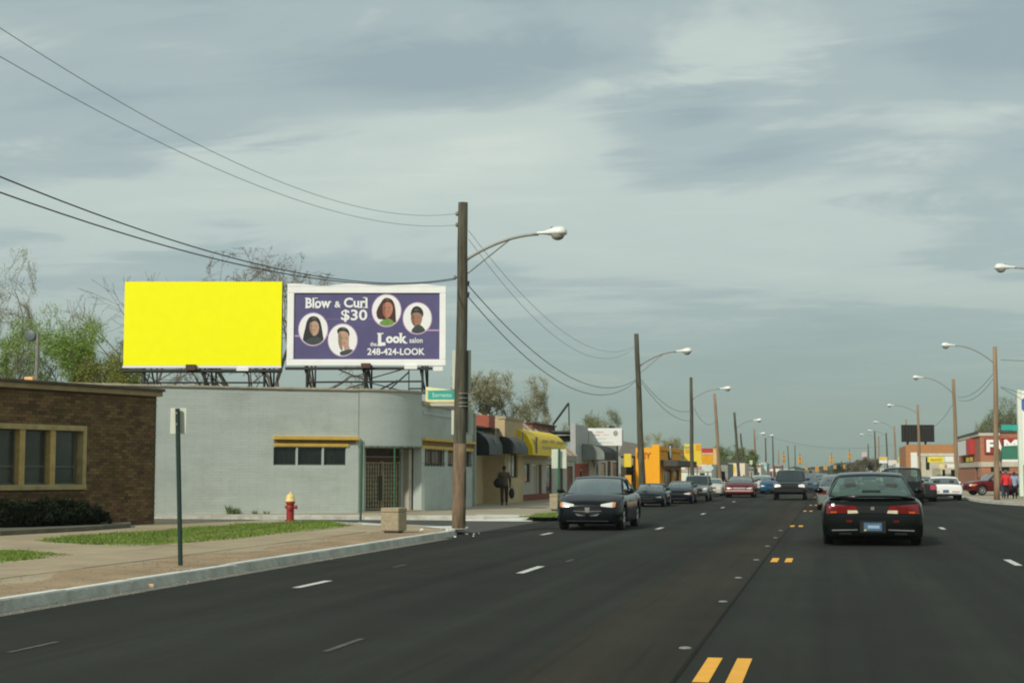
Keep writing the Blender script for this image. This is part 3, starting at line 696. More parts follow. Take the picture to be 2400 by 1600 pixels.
mbs, _q = band([c-n_*.007 for c, n_ in zip(curve, nor)], ZOV-.006, ZOV+.055, .02); mbs.build('drip_edge', mat('drip_dirt', (.17, .18, .15), .95, .6, 7), gr, world=True)
# coping of wall and curve
a_ = 0
while a_ < W2.L-.1:
    e_ = min(a_+.62, W2.L); mb = MB(); dz = random.uniform(-.008, .010); W2.box(mb, a_+.004, e_-.004, GZ+.002, GZ+.07+dz, -.06-random.uniform(0, .012), .33); mb.build('coping_tile', tan_cop, gr, world=True, bevel=.01); a_ = e_
cc = [c-n_*.06 for c, n_ in zip(curve, nor)]
for i_ in range(0, nseg-1, 4):
    mb, _n = band([cc[j].lerp(cc[min(j+1, nseg)], .0) for j in range(i_, min(i_+4, nseg)+1)], GZ+.021, GZ+.085+random.uniform(-.006, .01), .42); mb.build('coping_tile', tan_cop, gr, world=True)
# recessed entrance beneath the overhang
fr_ = Wall(W2.p1[:], gC[:], .09, ZOV, .2)
We = Wall((W2.p1+fr_.n*.55)[:], (gC+fr_.n*.55)[:], .09, ZOV+.02, .2)
d0 = We.hit(857, 1100)[0]; d1 = We.hit(941, 1100)[0]
zt_d = ZOV-.02
dop = (max(d0, .05), d1, .12, zt_d); slot = (We.hit(959, 1150)[0], We.hit(966, 1150)[0], .2, We.hit(962, 1129)[1])
We.mesh([dop, slot]).build('entrance_wall', greyp, gr, world=True)
mb = MB(); mb.box(0, 0, 0, 0, 0, 0) if False else None
mb.prism([W2.p1[:], gC[:], (gC+fr_.n*.6)[:], (W2.p1+fr_.n*.6)[:]], .10, .16); mb.build('entrance_step', concrete, gr, world=True)
cl = [c[:] for c in curve]+[(gC+fr_.n*.9)[:], (W2.p1+fr_.n*.9)[:]]
MB().prism(cl, ZOV-.01, ZOV+.05).build('soffit', mat('soffit_dirty', (.12, .12, .10), .9, .3, 4), gr, world=True)
for q0, q1, nm in ((W2.p1, W2.p1+fr_.n*.56, 'side_return'),):
    w_ = Wall(q0[:], q1[:], .09, ZOV, .15); w_.n = -w_.n; w_.mesh().build(nm, greyp, gr, world=True)
w_ = Wall((gC+fr_.n*.56)[:], gC[:], .09, ZOV, .15); w_.mesh().build('side_return', greyp, gr, world=True)
pier = We.hit(948, 1100)[0]; mb = MB(); We.box(mb, pier-.07, pier+.07, .12, ZOV-.03, -.30, 0); mb.build('entrance_pier', mat('pier_paint', (.42, .40, .33), .8, .12, 4, grime=.3), gr, world=True, bevel=.008)
mb = MB(); We.box(mb, slot[0], slot[1], slot[2], slot[3], .05, .07); mb.build('side_light', dglass, gr, world=True)
a_, zc_ = We.hit(966, 1103); mb = MB(); We.box(mb, a_-.17, a_+.17, zc_-.05, zc_+.03, -.10, 0); We.box(mb, a_-.15, a_+.15, zc_-.22, zc_-.07, -.07, 0); mb.build('mailbox', mat('mailbox_dark', (.055, .06, .045), .6, .2, 7), gr, world=True, bevel=.008)
# double gate: dark leaf panels with diamond lattice, red rail, transom
dr = MB(); We.box(dr, dop[0], dop[1], .16, dop[3], .12, .16); door = dr.build('door', mat('gate_backing', (.045, .036, .024), .7, .5, 4), gr, world=True)
zr_ = We.hit(895, 1080)[1]; lat = MB(); wd = dop[1]-dop[0]; zh = zr_-.06-.2; nx = 9; nz = 10
for leaf in (0, 1):
    l0 = dop[0]+.03+leaf*wd/2; l1 = l0+wd/2-.06; n_ = 6; m_ = 11
    for i in range(n_):
        for s in (0, 1):
            pts = []
            for k in range(m_+1):
                fx = (i+(.5 if (k+s) % 2 else 0))/n_*(1-0.08)+.04; pts.append(We.W(l0+fx*(l1-l0), .2+zh*k/m_, .105-.006*s))
            lat.tube(pts, .017, 4)
    for e_ in (l0, l1): lat.tube([We.W(e_, .18, .10), We.W(e_, zr_, .10)], .02, 6)
    for e_ in (.2, zr_-.05): lat.tube([We.W(l0, e_, .10), We.W(l1, e_, .10)], .02, 6)
lat.build('security_lattice', mat('lattice_bronze', (.36, .32, .21), .6, .4, 6), door, world=True)
mb = MB(); We.box(mb, dop[0], dop[1], zr_, zr_+.11, .07, .12); mb.build('red_rail', mat('dark_red_rail', (.10, .03, .018), .6, .2, 5), door, world=True)
mb = MB(); We.box(mb, dop[0], dop[1], zr_+.13, zr_+.17, .06, .12); mb.build('transom_bar', galv, door, world=True)
mb = MB(); We.box(mb, dop[0]+wd*.40, dop[0]+wd*.50, .5, 1.35, .05, .10); mb.build('door_handle', steel_dark, door, world=True, bevel=.03)
# roof and rear
backy = 9
poly = [W2.W(0, 0, .3)[:2], W2.W(W2.L, 0, .3)[:2]]+[(c+n_*.3)[:] for c, n_ in zip(curve, nor)][1:]+[(XG-.3, W3.p1.y), (XG-.3-9, W3.p1.y+.0), (W2.p0.x-3, W3.p1.y)]
MB().prism(poly, GZ-.35, GZ-.28).build('roof', mat('roof_tar', (.07, .07, .06)), gr, world=True)
Wall((XG, W3.p1.y), (XG-14, W3.p1.y), .09, W3.z1, .2).mesh().build('rear_wall', greyj, gr, world=True)
q = at(842, 928, 'y', 52); tag(MB().box(q.x-.3, q.x+.3, 52.2, 52.5, GZ-.3, GZ+.17).build('roof_vent', mat('rust_vent', (.09, .05, .03), .8, .3, 8), bevel=.02), 'small rusty vent on the grey roof under the salon billboard', 'vent')
# weeds at the wall foot
def weed(c, n, h, m, lab, grp=None, spread=.15):
    mb = MB()
    for _ in range(n):
        a = random.uniform(0, 6.28); s = random.uniform(.2, 1)*spread; hh = h*random.uniform(.4, 1); b_ = Vector(c)+Vector((math.cos(a)*s*.4, math.sin(a)*s*.3, 0)); t_ = b_+Vector((math.cos(a)*s, math.sin(a)*s*.6, hh)); wd = random.uniform(.006, .014)
        mid = b_.lerp(t_, .5)+Vector((0, 0, hh*.12)); mb.add([b_-Vector((wd, 0, 0)), b_+Vector((wd, 0, 0)), mid+Vector((wd*1.3, 0, 0)), mid-Vector((wd*1.3, 0, 0)), t_], [(0, 1, 2, 3), (3, 2, 4)])
    return tag(mb.build('weed', m), lab, 'weed', grp)
weedm = mat('weed_green', (.085, .12, .04), .9, .3, 6, rnd=.3)
for px, n_, h_, lb in ((537, 60, .38, 'taller weed clump at the foot of the grey wall'), (552, 45, .30, 'smaller weed clump beside the taller one by the grey wall'), (597, 22, .22, 'thin weed near the middle of the grey wall foot'), (621, 22, .20, 'thin weed left of the hydrant at the grey wall foot')):
    a_ = W2.hit(px, 1200)[0]; p = W2.W(a_, .06, -.10); weed(p, n_, h_, weedm, lb)
# tan apron at wall foot
struct(MB().prism([W2.W(0, 0, -.30)[:2], W2.W(W2.L, 0, -.5)[:2], W2.W(W2.L, 0, .1)[:2], W2.W(0, 0, .1)[:2]], -.02, .09), 'wall_apron', mat('apron', (.33, .28, .19), .9, .2, 3, grime=.4))

# ------------------------------------------------------------------ billboards on the grey roof
def board_frame(px0, px1, y_):
    """thing at the lower left corner of a panel that faces the street at depth y_"""
    p = at(px0, 859, 'y', y_); q = at(px1, 859, 'y', y_)
    return p
def billboard(px0, px1, py0, py1, y0, name, label):
    p = at(px0, py1, 'y', y0); dist = (p-camo.location).dot(_f); s = dist/FPX
    t = thing(name, label, 'billboard', p, YAW)
    return t, s, (px1-px0)*s, (py1-py0)*s
blackf = mat('billboard_steel', (.028, .03, .027), .7, .3, 5)
def frame_under(t, s, w_, legs, hor, depthr=1.7):
    """catwalk beam, legs down to the roof and cross braces; heights in photograph pixels below the panel"""
    mb = MB(); mb.box(-.05, w_+.02, -.05, .18, -9*s, -3*s); mb.build('catwalk', blackf, t)
    for x, kind in legs:
        X = x*s; mb = MB(); mb.tube([(X, .1, 0), (X+.0, .1, -66*s)], .052, 6); mb.build('leg', blackf, t)
        mb = MB(); mb.tube([(X-6*s, .1, -5*s), (X+4*s, depthr, -66*s)], .035, 5); mb.tube([(X, .12, -60*s), (X+.05, depthr, -62*s)], .03, 5); mb.tube([(X, .12, 1.2), (X+.1, depthr, -62*s)], .035, 5)
        mb.tube([(X+.1, depthr, -62*s), (X+.1, depthr, 2.2)], .035, 5)
        mb.build('back_stay', blackf, t)
    mb = MB()
    for a, b, r_ in hor: mb.tube([(a[0]*s, .12, -a[1]*s), (b[0]*s, .12, -b[1]*s)], r_, 5)
    mb.build('brace', blackf, t)
YB = 52.6
t1, s1, bwid, bhei = billboard(289, 659, 660, 862, YB, 'billboard', 'plain bright yellow billboard on the left of the grey roof')
MB().box(0, bwid, 0, .22, 0, bhei).build('panel', mat('panel_back', (.10, .10, .09), .7, .2, 4), t1)
MB().box(.0, bwid, -.03, 0, 6*s1, bhei+.02).build('poster', mat('yellow_poster', (.98, .95, .0), .5, .02, 3, spec=.2), t1)
MB().box(-.02, bwid+.01, -.045, 0, 0, 5.5*s1).build('lower_trim', white_s, t1)
MB().box(150*s1, 172*s1, -.30, -.02, -6*s1, 7*s1).build('service_hatch', mat('rust_vent', (1, 1, 1)), t1)
MB().box(266*s1, 294*s1, -.08, -.0, -7*s1, 1*s1).build('nameplate', white_s, t1)
frame_under(t1, s1, bwid, ((48, 0), (190, 0), (330, 0)), (((-4, 8), (370, 8), .05), ((48, 34), (330, 34), .035), ((190, 10), (262, 60), .02), ((48, 12), (120, 60), .02), ((330, 12), (270, 60), .02), ((60, 12), (48, 66), .03), ((200, 12), (183, 66), .03)))
# struts seen as pairs of narrow trunks behind
t2, s2, bwid2, bhei2 = billboard(672, 1045, 672, 857, YB+1.0, 'billboard', 'white framed purple hair salon billboard with four round portraits')
k2 = s2
white_fr = mat('billboard_white_frame', (.88, .88, .84), .5, .04, 2)
MB().box(0.02, bwid2-.02, .03, .25, .02, bhei2-.02).build('panel', mat('panel_back', (1, 1, 1)), t2)
fr_ = MB(); x0, x1, z0_, z1_ = 16*k2, 358*k2, 15*k2, 171*k2
fr_.box(0, bwid2, -.06, .05, 0, z0_); fr_.box(0, bwid2, -.06, .05, z1_, bhei2+2*k2); fr_.box(0, x0, -.06, .05, z0_+.001, z1_-.001); fr_.box(x1, bwid2, -.06, .05, z0_+.001, z1_-.001)
fr_.build('frame', white_fr, t2, bevel=.02)
purple = mat('purple_poster', (.105, .095, .205), .6, .10, 1.2, spec=.25)
MB().box(x0, x1, .0, .03, z0_, z1_).build('poster', purple, t2)
sag = []
for i in range(31):
    f = i/30; sag.append((f*bwid2, .06*math.sin(f*9)*.5+(.04*k2)))
mb = MB(); mb.grid([[(f*bwid2/30, -.07, bhei2+2*k2) for f in range(31)], [(i*bwid2/30, -.07, bhei2+2*k2+.06+.045*math.sin(i*.55+1)) for i in range(31)], [(i*bwid2/30, .05, bhei2+2*k2+.06+.045*math.sin(i*.55+1)) for i in range(31)]])
mb.build('top_flashing', white_fr, t2)
def bp(cx, cy): # crop pixel (640,620 origin, 4.704 scale) to board metres
    px, py = 640+cx/4.704, 620+cy/4.704; return (px-672)*k2, (857-py)*k2
def txt(word, cx0, cx1, cy0, cy1, bold=.02, m=None):
    a = bp(cx0, cy1); b = bp(cx1, cy0); mb = lettering(word, b[0]-a[0], b[1]-a[1], .008, bold); mb.v = [(x+a[0], y-.014, z+a[1]) for x, y, z in mb.v]
    return mb.build('lettering', m or letter_w, t2)
def serifs(lst):
    mb = MB()
    for cx0, cx1, cy0, cy1 in lst: a = bp(cx0, cy1); b = bp(cx1, cy0); mb.box(a[0], b[0], -.015, -.008, a[1], b[1])
    mb.build('letter_serif', letter_w, t2)
txt('Blow', 352, 630, 362, 475, .03); txt('&', 672, 740, 400, 470, .02); txt('Curl', 775, 1035, 360, 470, .03)
txt('$30', 745, 1035, 492, 630, .02)
serifs([(345, 385, 468, 477), (345, 385, 361, 370), (455, 505, 468, 477), (450, 485, 361, 370), (545, 580, 404, 412), (600, 637, 404, 412), (985, 1042, 466, 475), (985, 1022, 356, 365), (930, 975, 466, 475)])
txt('the', 1070, 1140, 852, 898, .02); txt('L', 1155, 1238, 758, 893, .07); txt('ook', 1242, 1475, 756, 866, .05); txt('salon', 1502, 1648, 803, 862, .015)
txt('248-424-LOOK', 1038, 1672, 920, 996, .025)
serifs([(1145, 1215, 752, 764), (1145, 1200, 886, 897), (1385, 1425, 752, 762), (1438, 1480, 858, 868)])
pinkm = mat('pink_line', (.50, .32, .52), .6, .05, 3); pinkd = mat('pink_line_faint', (.17, .12, .29), .6, .05, 3)
for c0, c1, cy, hh, m_ in ((235, 300, 785, 9, pinkm), (1690, 1832, 722, 8, pinkm), (560, 745, 598, 6, pinkd), (1040, 1100, 598, 6, pinkd), (560, 640, 775, 6, pinkm)):
    a = bp(c0, cy+hh); b = bp(c1, cy-hh); MB().box(a[0], b[0], -.006, .002, a[1], b[1]).build('pink_line', m_, t2)
skin1, skin2 = mat('print_skin', (.36, .19, .12), .7, .1, 6), mat('print_skin_light', (.50, .32, .22), .7, .1, 6)
hairb, hairr = mat('print_hair_black', (.02, .022, .022), .7, .2, 8), mat('print_hair_auburn', (.06, .02, .012), .7, .4, 8)
portm = mat('portrait_white', (.86, .86, .83), .6, .02, 3)
def oval(root, cx, cy, rx, ry, d, m, name='shape'):
    a = bp(cx, cy); MB().disc((a[0], -d, a[1]), rx/4.704*k2, ry/4.704*k2, .004).build(name, m, root)
def clipped(root, pts, cx, cy, rx, ry, d, m, name):
    """print shape clipped to the portrait oval"""
    P_ = []
    for x, y in pts:
        f = math.hypot((x-cx)/rx, (y-cy)/ry)
        if f > .97: x, y = cx+(x-cx)/f*.97, cy+(y-cy)/f*.97
        a = bp(x, y); P_.append((a[0], -d, a[1]))
    n = len(P_); ar = sum(P_[i][0]*P_[(i+1) % n][2]-P_[(i+1) % n][0]*P_[i][2] for i in range(n))
    if ar < 0: P_ = P_[::-1]
    mb = MB(); mb.add(P_+[(x, y+.004, z) for x, y, z in P_], [tuple(range(n))]+[(i, n+i, n+(i+1) % n, (i+1) % n) for i in range(n)]); mb.build(name, m, root)
def sm(pts, k=3):
    for _ in range(k):
        o = []
        for i in range(len(pts)):
            a, b = pts[i], pts[(i+1) % len(pts)]; o += [(a[0]*.75+b[0]*.25, a[1]*.75+b[1]*.25), (a[0]*.25+b[0]*.75, a[1]*.25+b[1]*.75)]
        pts = o
    return pts
def portrait(cx, cy, rx, ry, hair, face, torso, hm, sk, tm, label, extra=()):
    a = bp(cx, cy); mb = MB().disc((a[0], -.004, a[1]), (rx+9)/4.704*k2, (ry+9)/4.704*k2, .006, 40); rim = mb.build('portrait', pinkm, t2); rim['label'] = label
    oval(rim, cx, cy, rx, ry, .008, portm, 'backing')
    clipped(rim, sm(torso), cx, cy, rx, ry, .014, tm, 'clothing')
    clipped(rim, sm(hair), cx, cy, rx, ry, .010, hm, 'hair')
    clipped(rim, sm(face), cx, cy, rx, ry, .012 if not extra else .012, sk, 'face')
    hx0, hx1 = min(p[0] for p in face), max(p[0] for p in face); fy0, fy1 = min(p[1] for p in face), max(p[1] for p in face); cxf = (hx0+hx1)/2; dk = mat('shade_'+sk.name, tuple(v*.62 for v in sk.node_tree.nodes['Principled BSDF'].inputs['Base Color'].links[0].from_node.inputs[0].default_value[:3]) if sk.node_tree.nodes['Principled BSDF'].inputs['Base Color'].links[0].from_node.type == 'VECT_MATH' else (.2, .11, .07), .7, .12, 6)
    clipped(rim, sm([(hx0+4, fy0+20), (cxf-28, fy0+34), (cxf-26, fy0+(fy1-fy0)*.6), (cxf-8, fy1-12), (hx0+26, fy1-20), (hx0+2, fy0+(fy1-fy0)*.55)]), cx, cy, rx, ry, .0135, dk, 'face_shadow')
    clipped(rim, sm([(cxf-34, fy0-22), (cxf+4, fy0-32), (cxf+34, fy0-14), (cxf+10, fy0-12), (cxf-18, fy0-8)]), cx, cy, rx, ry, .0145, mat('hair_sheen', (.10, .09, .085), .6, .4, 9), 'hair_sheen')
    for pts, m_ in extra: clipped(rim, sm(pts), cx, cy, rx, ry, .0155, m_, 'hair_lock')
    fx = sum(p[0] for p in face)/len(face); fy = sum(p[1] for p in face)/len(face)
    fh = max(p[1] for p in face)-min(p[1] for p in face); fy = min(p[1] for p in face)+fh*.36
    for dx in (-24, 20): oval(rim, fx+dx, fy, 9, 4, .017, hm, 'eye')
    oval(rim, fx, fy+fh*.24, 15, 5, .017, mat('print_lips', (.42, .10, .09), .6, .1, 3), 'mouth')
portrait(438, 712, 158, 178, [(365, 620), (400, 570), (455, 562), (505, 590), (530, 670), (545, 770), (560, 850), (480, 800), (420, 800), (400, 880), (320, 870), (330, 780), (350, 700)],
         [(405, 640), (460, 610), (500, 650), (505, 720), (480, 775), (440, 790), (405, 740), (395, 690)], [(330, 850), (420, 800), (500, 790), (560, 850), (520, 900), (350, 900)], hairb, skin2, mat('print_dark_top', (.05, .06, .06), .7, .2, 6), 'round portrait of a person with long dark hair, far left of the salon board')
portrait(765, 830, 158, 176, [(700, 720), (730, 690), (780, 685), (825, 710), (842, 760), (835, 800), (790, 780), (715, 770), (705, 745)],
         [(712, 745), (770, 725), (832, 755), (835, 830), (830, 890), (850, 930), (790, 960), (770, 890), (735, 870), (715, 820)], [(730, 960), (800, 940), (860, 925), (900, 960), (850, 1010), (740, 1005)], hairb, skin2, mat('print_dark_top', (1, 1, 1)), 'round portrait of a person with short cropped hair, lower middle of the salon board')
portrait(1247, 503, 158, 176, [(1180, 420), (1215, 365), (1265, 358), (1320, 390), (1345, 470), (1350, 580), (1355, 650), (1260, 620), (1200, 600), (1150, 600), (1130, 530), (1150, 470)],
         [(1215, 430), (1260, 400), (1310, 430), (1320, 500), (1295, 560), (1250, 600), (1215, 560), (1200, 500)], [(1160, 640), (1220, 600), (1280, 590), (1340, 630), (1300, 690), (1200, 690)], hairr, mat('print_skin_warm', (.46, .20, .13), .7, .15, 6), mat('print_green_top', (.16, .30, .06), .7, .2, 6), 'round portrait of a person with long auburn hair and green top')
portrait(1588, 590, 155, 172, [(1515, 520), (1535, 470), (1585, 448), (1640, 480), (1660, 540), (1640, 590), (1600, 550), (1530, 560), (1515, 560)],
         [(1518, 545), (1580, 515), (1645, 550), (1640, 620), (1610, 680), (1565, 690), (1530, 650), (1515, 600)], [(1530, 700), (1600, 650), (1650, 680), (1690, 740), (1600, 780), (1520, 760)], hairb, skin1, mat('print_dark_top', (1, 1, 1)), 'round portrait of a person with short black hair at the right of the salon board')
MB().box(176*k2, 198*k2, -.34, -.07, -7*k2, 5*k2).build('service_hatch', mat('rust_vent', (1, 1, 1)), t2, bevel=.02)
MB().box(276*k2, 306*k2, -.10, -.06, -8*k2, 2*k2).build('nameplate', white_s, t2)
MB().box(344*k2, 366*k2, -.10, -.06, -12*k2, -2*k2).build('nameplate', white_s, t2)
frame_under(t2, s2, 340*k2, ((47, 0), (183, 0), (318, 0)), (((-4, 6), (340, 6), .05), ((47, 38), (320, 36), .035), ((120, 8), (183, 33), .022), ((270, 8), (183, 33), .022), ((95, 66), (183, 40), .022), ((183, 36), (300, 66), .022), ((198, 66), (260, 34), .035), ((228, 66), (285, 15), .03), ((286, -14), (286, 66), .022), ((286, 53), (320, 53), .03), ((54, 8), (47, 66), .03), ((190, 10), (182, 66), .05)))
# ------------------------------------------------------------------ shops along the left side
def lbl(o, l): o['label'] = l; return o
tanw = mat('tan_stucco', (.50, .39, .22), .85, .12, 1.5, grime=.25)
awn_b = mat('black_awning', (.022, .03, .03), .7, .15, 4, spec=.3)
awn_g = mat('charcoal_awning', (.075, .085, .08), .7, .15, 4)
def simple_wall(root, name, p0, p1, z0, z1, m, ops=(), th=.25):
    W = Wall(p0, p1, z0, z1, th); o = W.mesh(ops).build(name, m, root, world=True); return W
def bulk(root, x0, x1, y0, y1, z1, m, name='roof'):
    MB().box(x0, x1, y0, y1, z1-.12, z1-.04).build(name, mat('roof_tar', (.07, .07, .06)), root)
def wob(mb, root, name, m, **k): return mb.build(name, m, root, world=True, **k)
def awning_prof(y0, y1, x, zt, zb, out, rr=True, n=8):
    """curved shop awning: front strip mesh and two end meshes, standing out to +x (or -x when out<0)"""
    prof = []
    for i in range(n+1):
        a = math.pi/2*i/n; prof.append((x+out*math.sin(a), zb+(zt-zb)*math.cos(a)) if rr else (x+out*min(1, i/n*1.2), zt-(zt-zb)*.75*min(1, i/n)))
    prof[-1] = (x+out, prof[-1][1]); prof.append((x+out, zb-.22*abs(out) if rr else zb))
    fr = MB(); fr.grid([[(px_, y0, z) for px_, z in prof], [(px_, y1, z) for px_, z in prof]])
    low = prof[-1][1]; en = []
    for y, k in ((y0, .02), (y1, -.02)):
        pts = [(px_, y, z) for px_, z in prof]+[(x, y, low)]; n_ = len(pts); en.append(MB().add(pts+[(a, b+k, c) for a, b, c in pts], [tuple(range(n_)), tuple(reversed(range(n_, 2*n_)))]))
    return fr, en
SA = XG-.9
# tan building with recessed entrance (A) and projecting front (B)
yA0 = W3.p1.y+.02; yB0 = Yat(1183, XG+.05); yB1 = Yat(1226, XG+.05)
XB = XG+.05
zA = Zx(1130, 981, SA); zB = Zx(1200, 984, XB)
t = thing('shop_building', 'tan stucco shop with two dark rounded awnings next to the grey building', 'shop', (XB, yA0, .12))
door_o = (1.6, 2.5, .14, 2.3)
WA = Wall((SA, yA0), (SA, yB0), .1, Zx(1120, 983, SA)); wob(WA.mesh([(.4, 1.5, .2, 2.2)]), t, 'recessed_wall', tanw)
WA.window(t, (.4, 1.5, .2, 2.2), wsteel, dglass, 1, 1, .06, .06)
WS = Wall((SA-.2, yB0), (XB, yB0), .1, Zy(1160, 979, yB0)); wob(WS.mesh(), t, 'side_wall', tanw)
WB = Wall((XB, yB0+.26), (XB, yB1), .1, zB)
wB = WB.rect(1192, 1214, 1060, 1119); wB = (max(.1, wB[0]), wB[1], wB[2], wB[3])
wob(WB.mesh([wB]), t, 'wall', tanw); WB.window(t, wB, wsteel, dglass, 2, 1, .06, .08)
wob(MB().box(XB-.3, XB+.05, yB0-.04, yB1, zB, zB+.12), t, 'parapet_cap', mat('parapet_cap_tan', (.36, .30, .19), .8, .2, 3))
wob(MB().box(XB-9, XB-.26, yA0, yB1, zB-.5, zB-.42), t, 'roof', mat('roof_tar', (.07, .07, .06)))
wob(MB().box(XB-9, XB-.3, yB1-.2, yB1-.02, .1, zB-.5), t, 'rear_wall', tanw)
q = at(1130, 978, 'y', yA0+3); wob(MB().box(at(1116, 978, 'y', yA0+3).x, at(1146, 978, 'y', yA0+3).x, yA0+3, yA0+4.2, zB-.45, q.z+.1), t, 'roof_hatch', mat('red_hatch', (.32, .08, .045), .7, .2, 3))
za1, zb1 = Zx(1150, 1008, SA+.8), Zx(1150, 1060, SA+.8)
for k, (y0, y1, x_, zt, zb, out) in enumerate(((Yat(1147, SA+1.25), Yat(1178, SA+1.25), SA, Zx(1150, 1006, SA+.7), Zx(1150, 1058, SA+1.25), 1.25), (Yat(1210, XB+.75), Yat(1238, XB+.75), XB, Zx(1215, 1024, XB+.4), Zx(1215, 1062, XB+.75), .75))):
    fr_, en = awning_prof(y0, y1, x_, zt, zb+.15, out)
    a_ = thing('awning', ('larger' if k == 0 else 'smaller')+' dark rounded awning on the tan shop '+('by the grey building' if k == 0 else 'beside the yellow awning'), 'awning', (x_, y0, zb), group='dark rounded awnings on the tan shop')
    wob(fr_, a_, 'awning_front', awn_g, smooth=True); [wob(e_, a_, 'awning_end', awn_b) for e_ in en]
    mb = MB(); yy = (y0+y1)/2; mb.box(x_+out, x_+out+.012, yy-.18, yy+.18, zb+.35, zb+.95); wob(mb, a_, 'awning_emblem', mat('awning_emblem', (.14, .16, .15), .7, .2, 6))
c = at(1130, 1172, 'z', .12); pl = thing('planter', 'low long concrete planter with greenery at the tan shop entrance', 'planter', c, 0)
MB().box(-.55, .5, 0, .5, 0, .42).build('planter_box', concrete, pl, bevel=.02); leafblob((0, .25, .45), (.45, .2, .12), 260, .04).build('foliage', weedm, pl)
# shop with yellow awning
XC = XB-.35; yC0 = yB1+.02; yC1 = Yat(1347, XC)
t = thing('shop_building', 'low shop with pinkish tiled roof, white shopfront and brick base under the yellow awning', 'shop', (XC, yC0, .12))
zC = Zx(1280, 1076, XC); WC = Wall((XC, yC0), (XC, yC1), .12, zC); ops = []
for a, b, top, bot in ((1230, 1242, 1086, 1130), (1246, 1259, 1088, 1160), (1262, 1270, 1088, 1165), (1280, 1294, 1088, 1160), (1313, 1320, 1090, 1150), (1329, 1343, 1092, 1158)): ops.append(WC.rect(a, b, top, bot))
ops = [(a, b, max(.25, c_), min(d, zC-.1)) for a, b, c_, d in ops]
wob(WC.mesh(ops), t, 'wall', mat('shopfront_grey_white', (.42, .42, .36), .8, .15, 2, grime=.3))
paleg = mat('pale_shop_glass', (.30, .28, .25), .3, .4, 3); redd = mat('maroon_door', (.13, .03, .018), .6, .2, 4)
for i, o_ in enumerate(ops): WC.window(t, o_, white_s if i in (1,) else wsteel, (dglass, paleg, redd, dglass, dglass, redd)[i], 1, 1, .05, .06, name='window' if i not in (2, 5) else 'door')
mb = MB(); WC.box(mb, 0, WC.L*.55, .12, .42, -.06, 0); wob(mb, t, 'brick_base', mat('red_brick_base', (.20, .06, .035), .9, .3, 8))
mb = MB(); WC.box(mb, 0, WC.L, zC-.02, zC+.25, -.08, .3); wob(mb, t, 'fascia', mat('fascia_grey', (.30, .30, .25), .8, .15, 2))
zr0, zr1 = zC+.25, Zx(1260, 993, XC-2.2); pts = MB()
nt_ = 9; wdt = (yC1-yC0)/nt_
rt = mat('pink_tile_roof', (.42, .27, .235), .85, .2, 3, rnd=.08)
mb = MB(); mb.add([(XC+.1, yC0, zr0), (XC+.1, yC1, zr0), (XC-2.2, yC1, zr1), (XC-2.2, yC0, zr1)], [(0, 1, 2, 3)]); mb.add([(XC-2.2, yC0, zr1), (XC-2.2, yC1, zr1), (XC-9, yC1, zr0), (XC-9, yC0, zr0)], [(0, 1, 2, 3)]); roof = wob(mb, t, 'roof', rt)
for i in range(nt_+1):
    y = yC0+i*wdt; wob(MB().tube([(XC+.12, y, zr0+.03), (XC-2.2, y, zr1+.05)], .05, 5), roof, 'roof_rib', mat('roof_rib_tan', (.40, .34, .24), .8, .2, 3))
YA0, YA1 = Yat(1249, XC+1.1), Yat(1329, XC+1.1)
fr_, en = awning_prof(YA0, YA1, XC, Zx(1250, 1010, XC), Zx(1260, 1064, XC+1.1)+.2, 1.1)
yel = mat('yellow_awning', (.80, .57, .06), .7, .12, 2.5, spec=.3); yele = mat('yellow_awning_end', (.72, .52, .01), .7, .08, 3, spec=.3)
a_ = thing('awning', 'long yellow rounded awning with dark emblem and faded lettering over the shopfront', 'awning', (XC, YA0, 2.3))
wob(fr_, a_, 'awning_front', yel, smooth=True); [wob(e_, a_, 'awning_end', yele) for e_ in en]
zz = Zx(1262, 1037, XC+1.1); mb = MB(); mb.box(XC+1.1, XC+1.112, YA0+.6, YA0+1.1, zz-.5, zz+.25); wob(mb, a_, 'emblem', mat('awning_figure', (.16, .16, .06), .7, .2, 7), bevel=.05)
mb = lettering('SALON', 1.0, .35); Mx = Matrix.Translation((XC+1.125, YA0+1.6, zz-.1)) @ Matrix.Rotation(math.pi/2, 4, 'Z') @ Matrix.Scale((YA1-YA0-2.2), 4, (1, 0, 0)); mb = None
for i, (f0, f1, dz) in enumerate(((.24, .42, .1), (.46, .62, .12), (.66, .92, .1), (.25, .50, -.2), (.55, .85, -.22))):
    b_ = MB(); b_.box(XC+1.1, XC+1.11, YA0+(YA1-YA0)*f0, YA0+(YA1-YA0)*f1, zz+dz-.06, zz+dz+.06); wob(b_, a_, 'faded_lettering', mat('faded_print', (.42, .38, .14), .7, .5, 12, stretch=(1, 1, .2)))
# brick parapet block, grey ribbed front, pale mural wall
XD = XC-.6; y0, y1 = Yat(1290, XD), Yat(1344, XD)
t = thing('shop_building', 'red brick block rising behind the yellow awning', 'building', (XD, y0, .12))
brr = mat('red_brick_far', (.23, .085, .05), .9, .2, 9, bump=.3, bscale=30, rnd=.1)
wob(MB().box(XD-8, XD-1.1, y0+.5, y1, zC+.3, Zx(1320, 1003, XD-1)), t, 'wall', brr); wob(MB().box(XD-8.1, XD-1, y0+.4, y1+.0, Zx(1320, 1003, XD-1), Zx(1320, 1000, XD-1)), t, 'coping', mat('dark_coping', (.08, .07, .055), .8, .2, 4))
for i in range(3): wob(MB().box(XD-8.02+i*2, XD-7+i*2, y0+.47, y0+.5, zC+.4, zC+.8), t, 'brick_panel', brr)
XE = XC; y0, y1 = yC1+.02, Yat(1377, XE)
t = thing('shop_building', 'narrow grey ribbed metal shopfront with red door wall', 'shop', (XE, y0, .12))
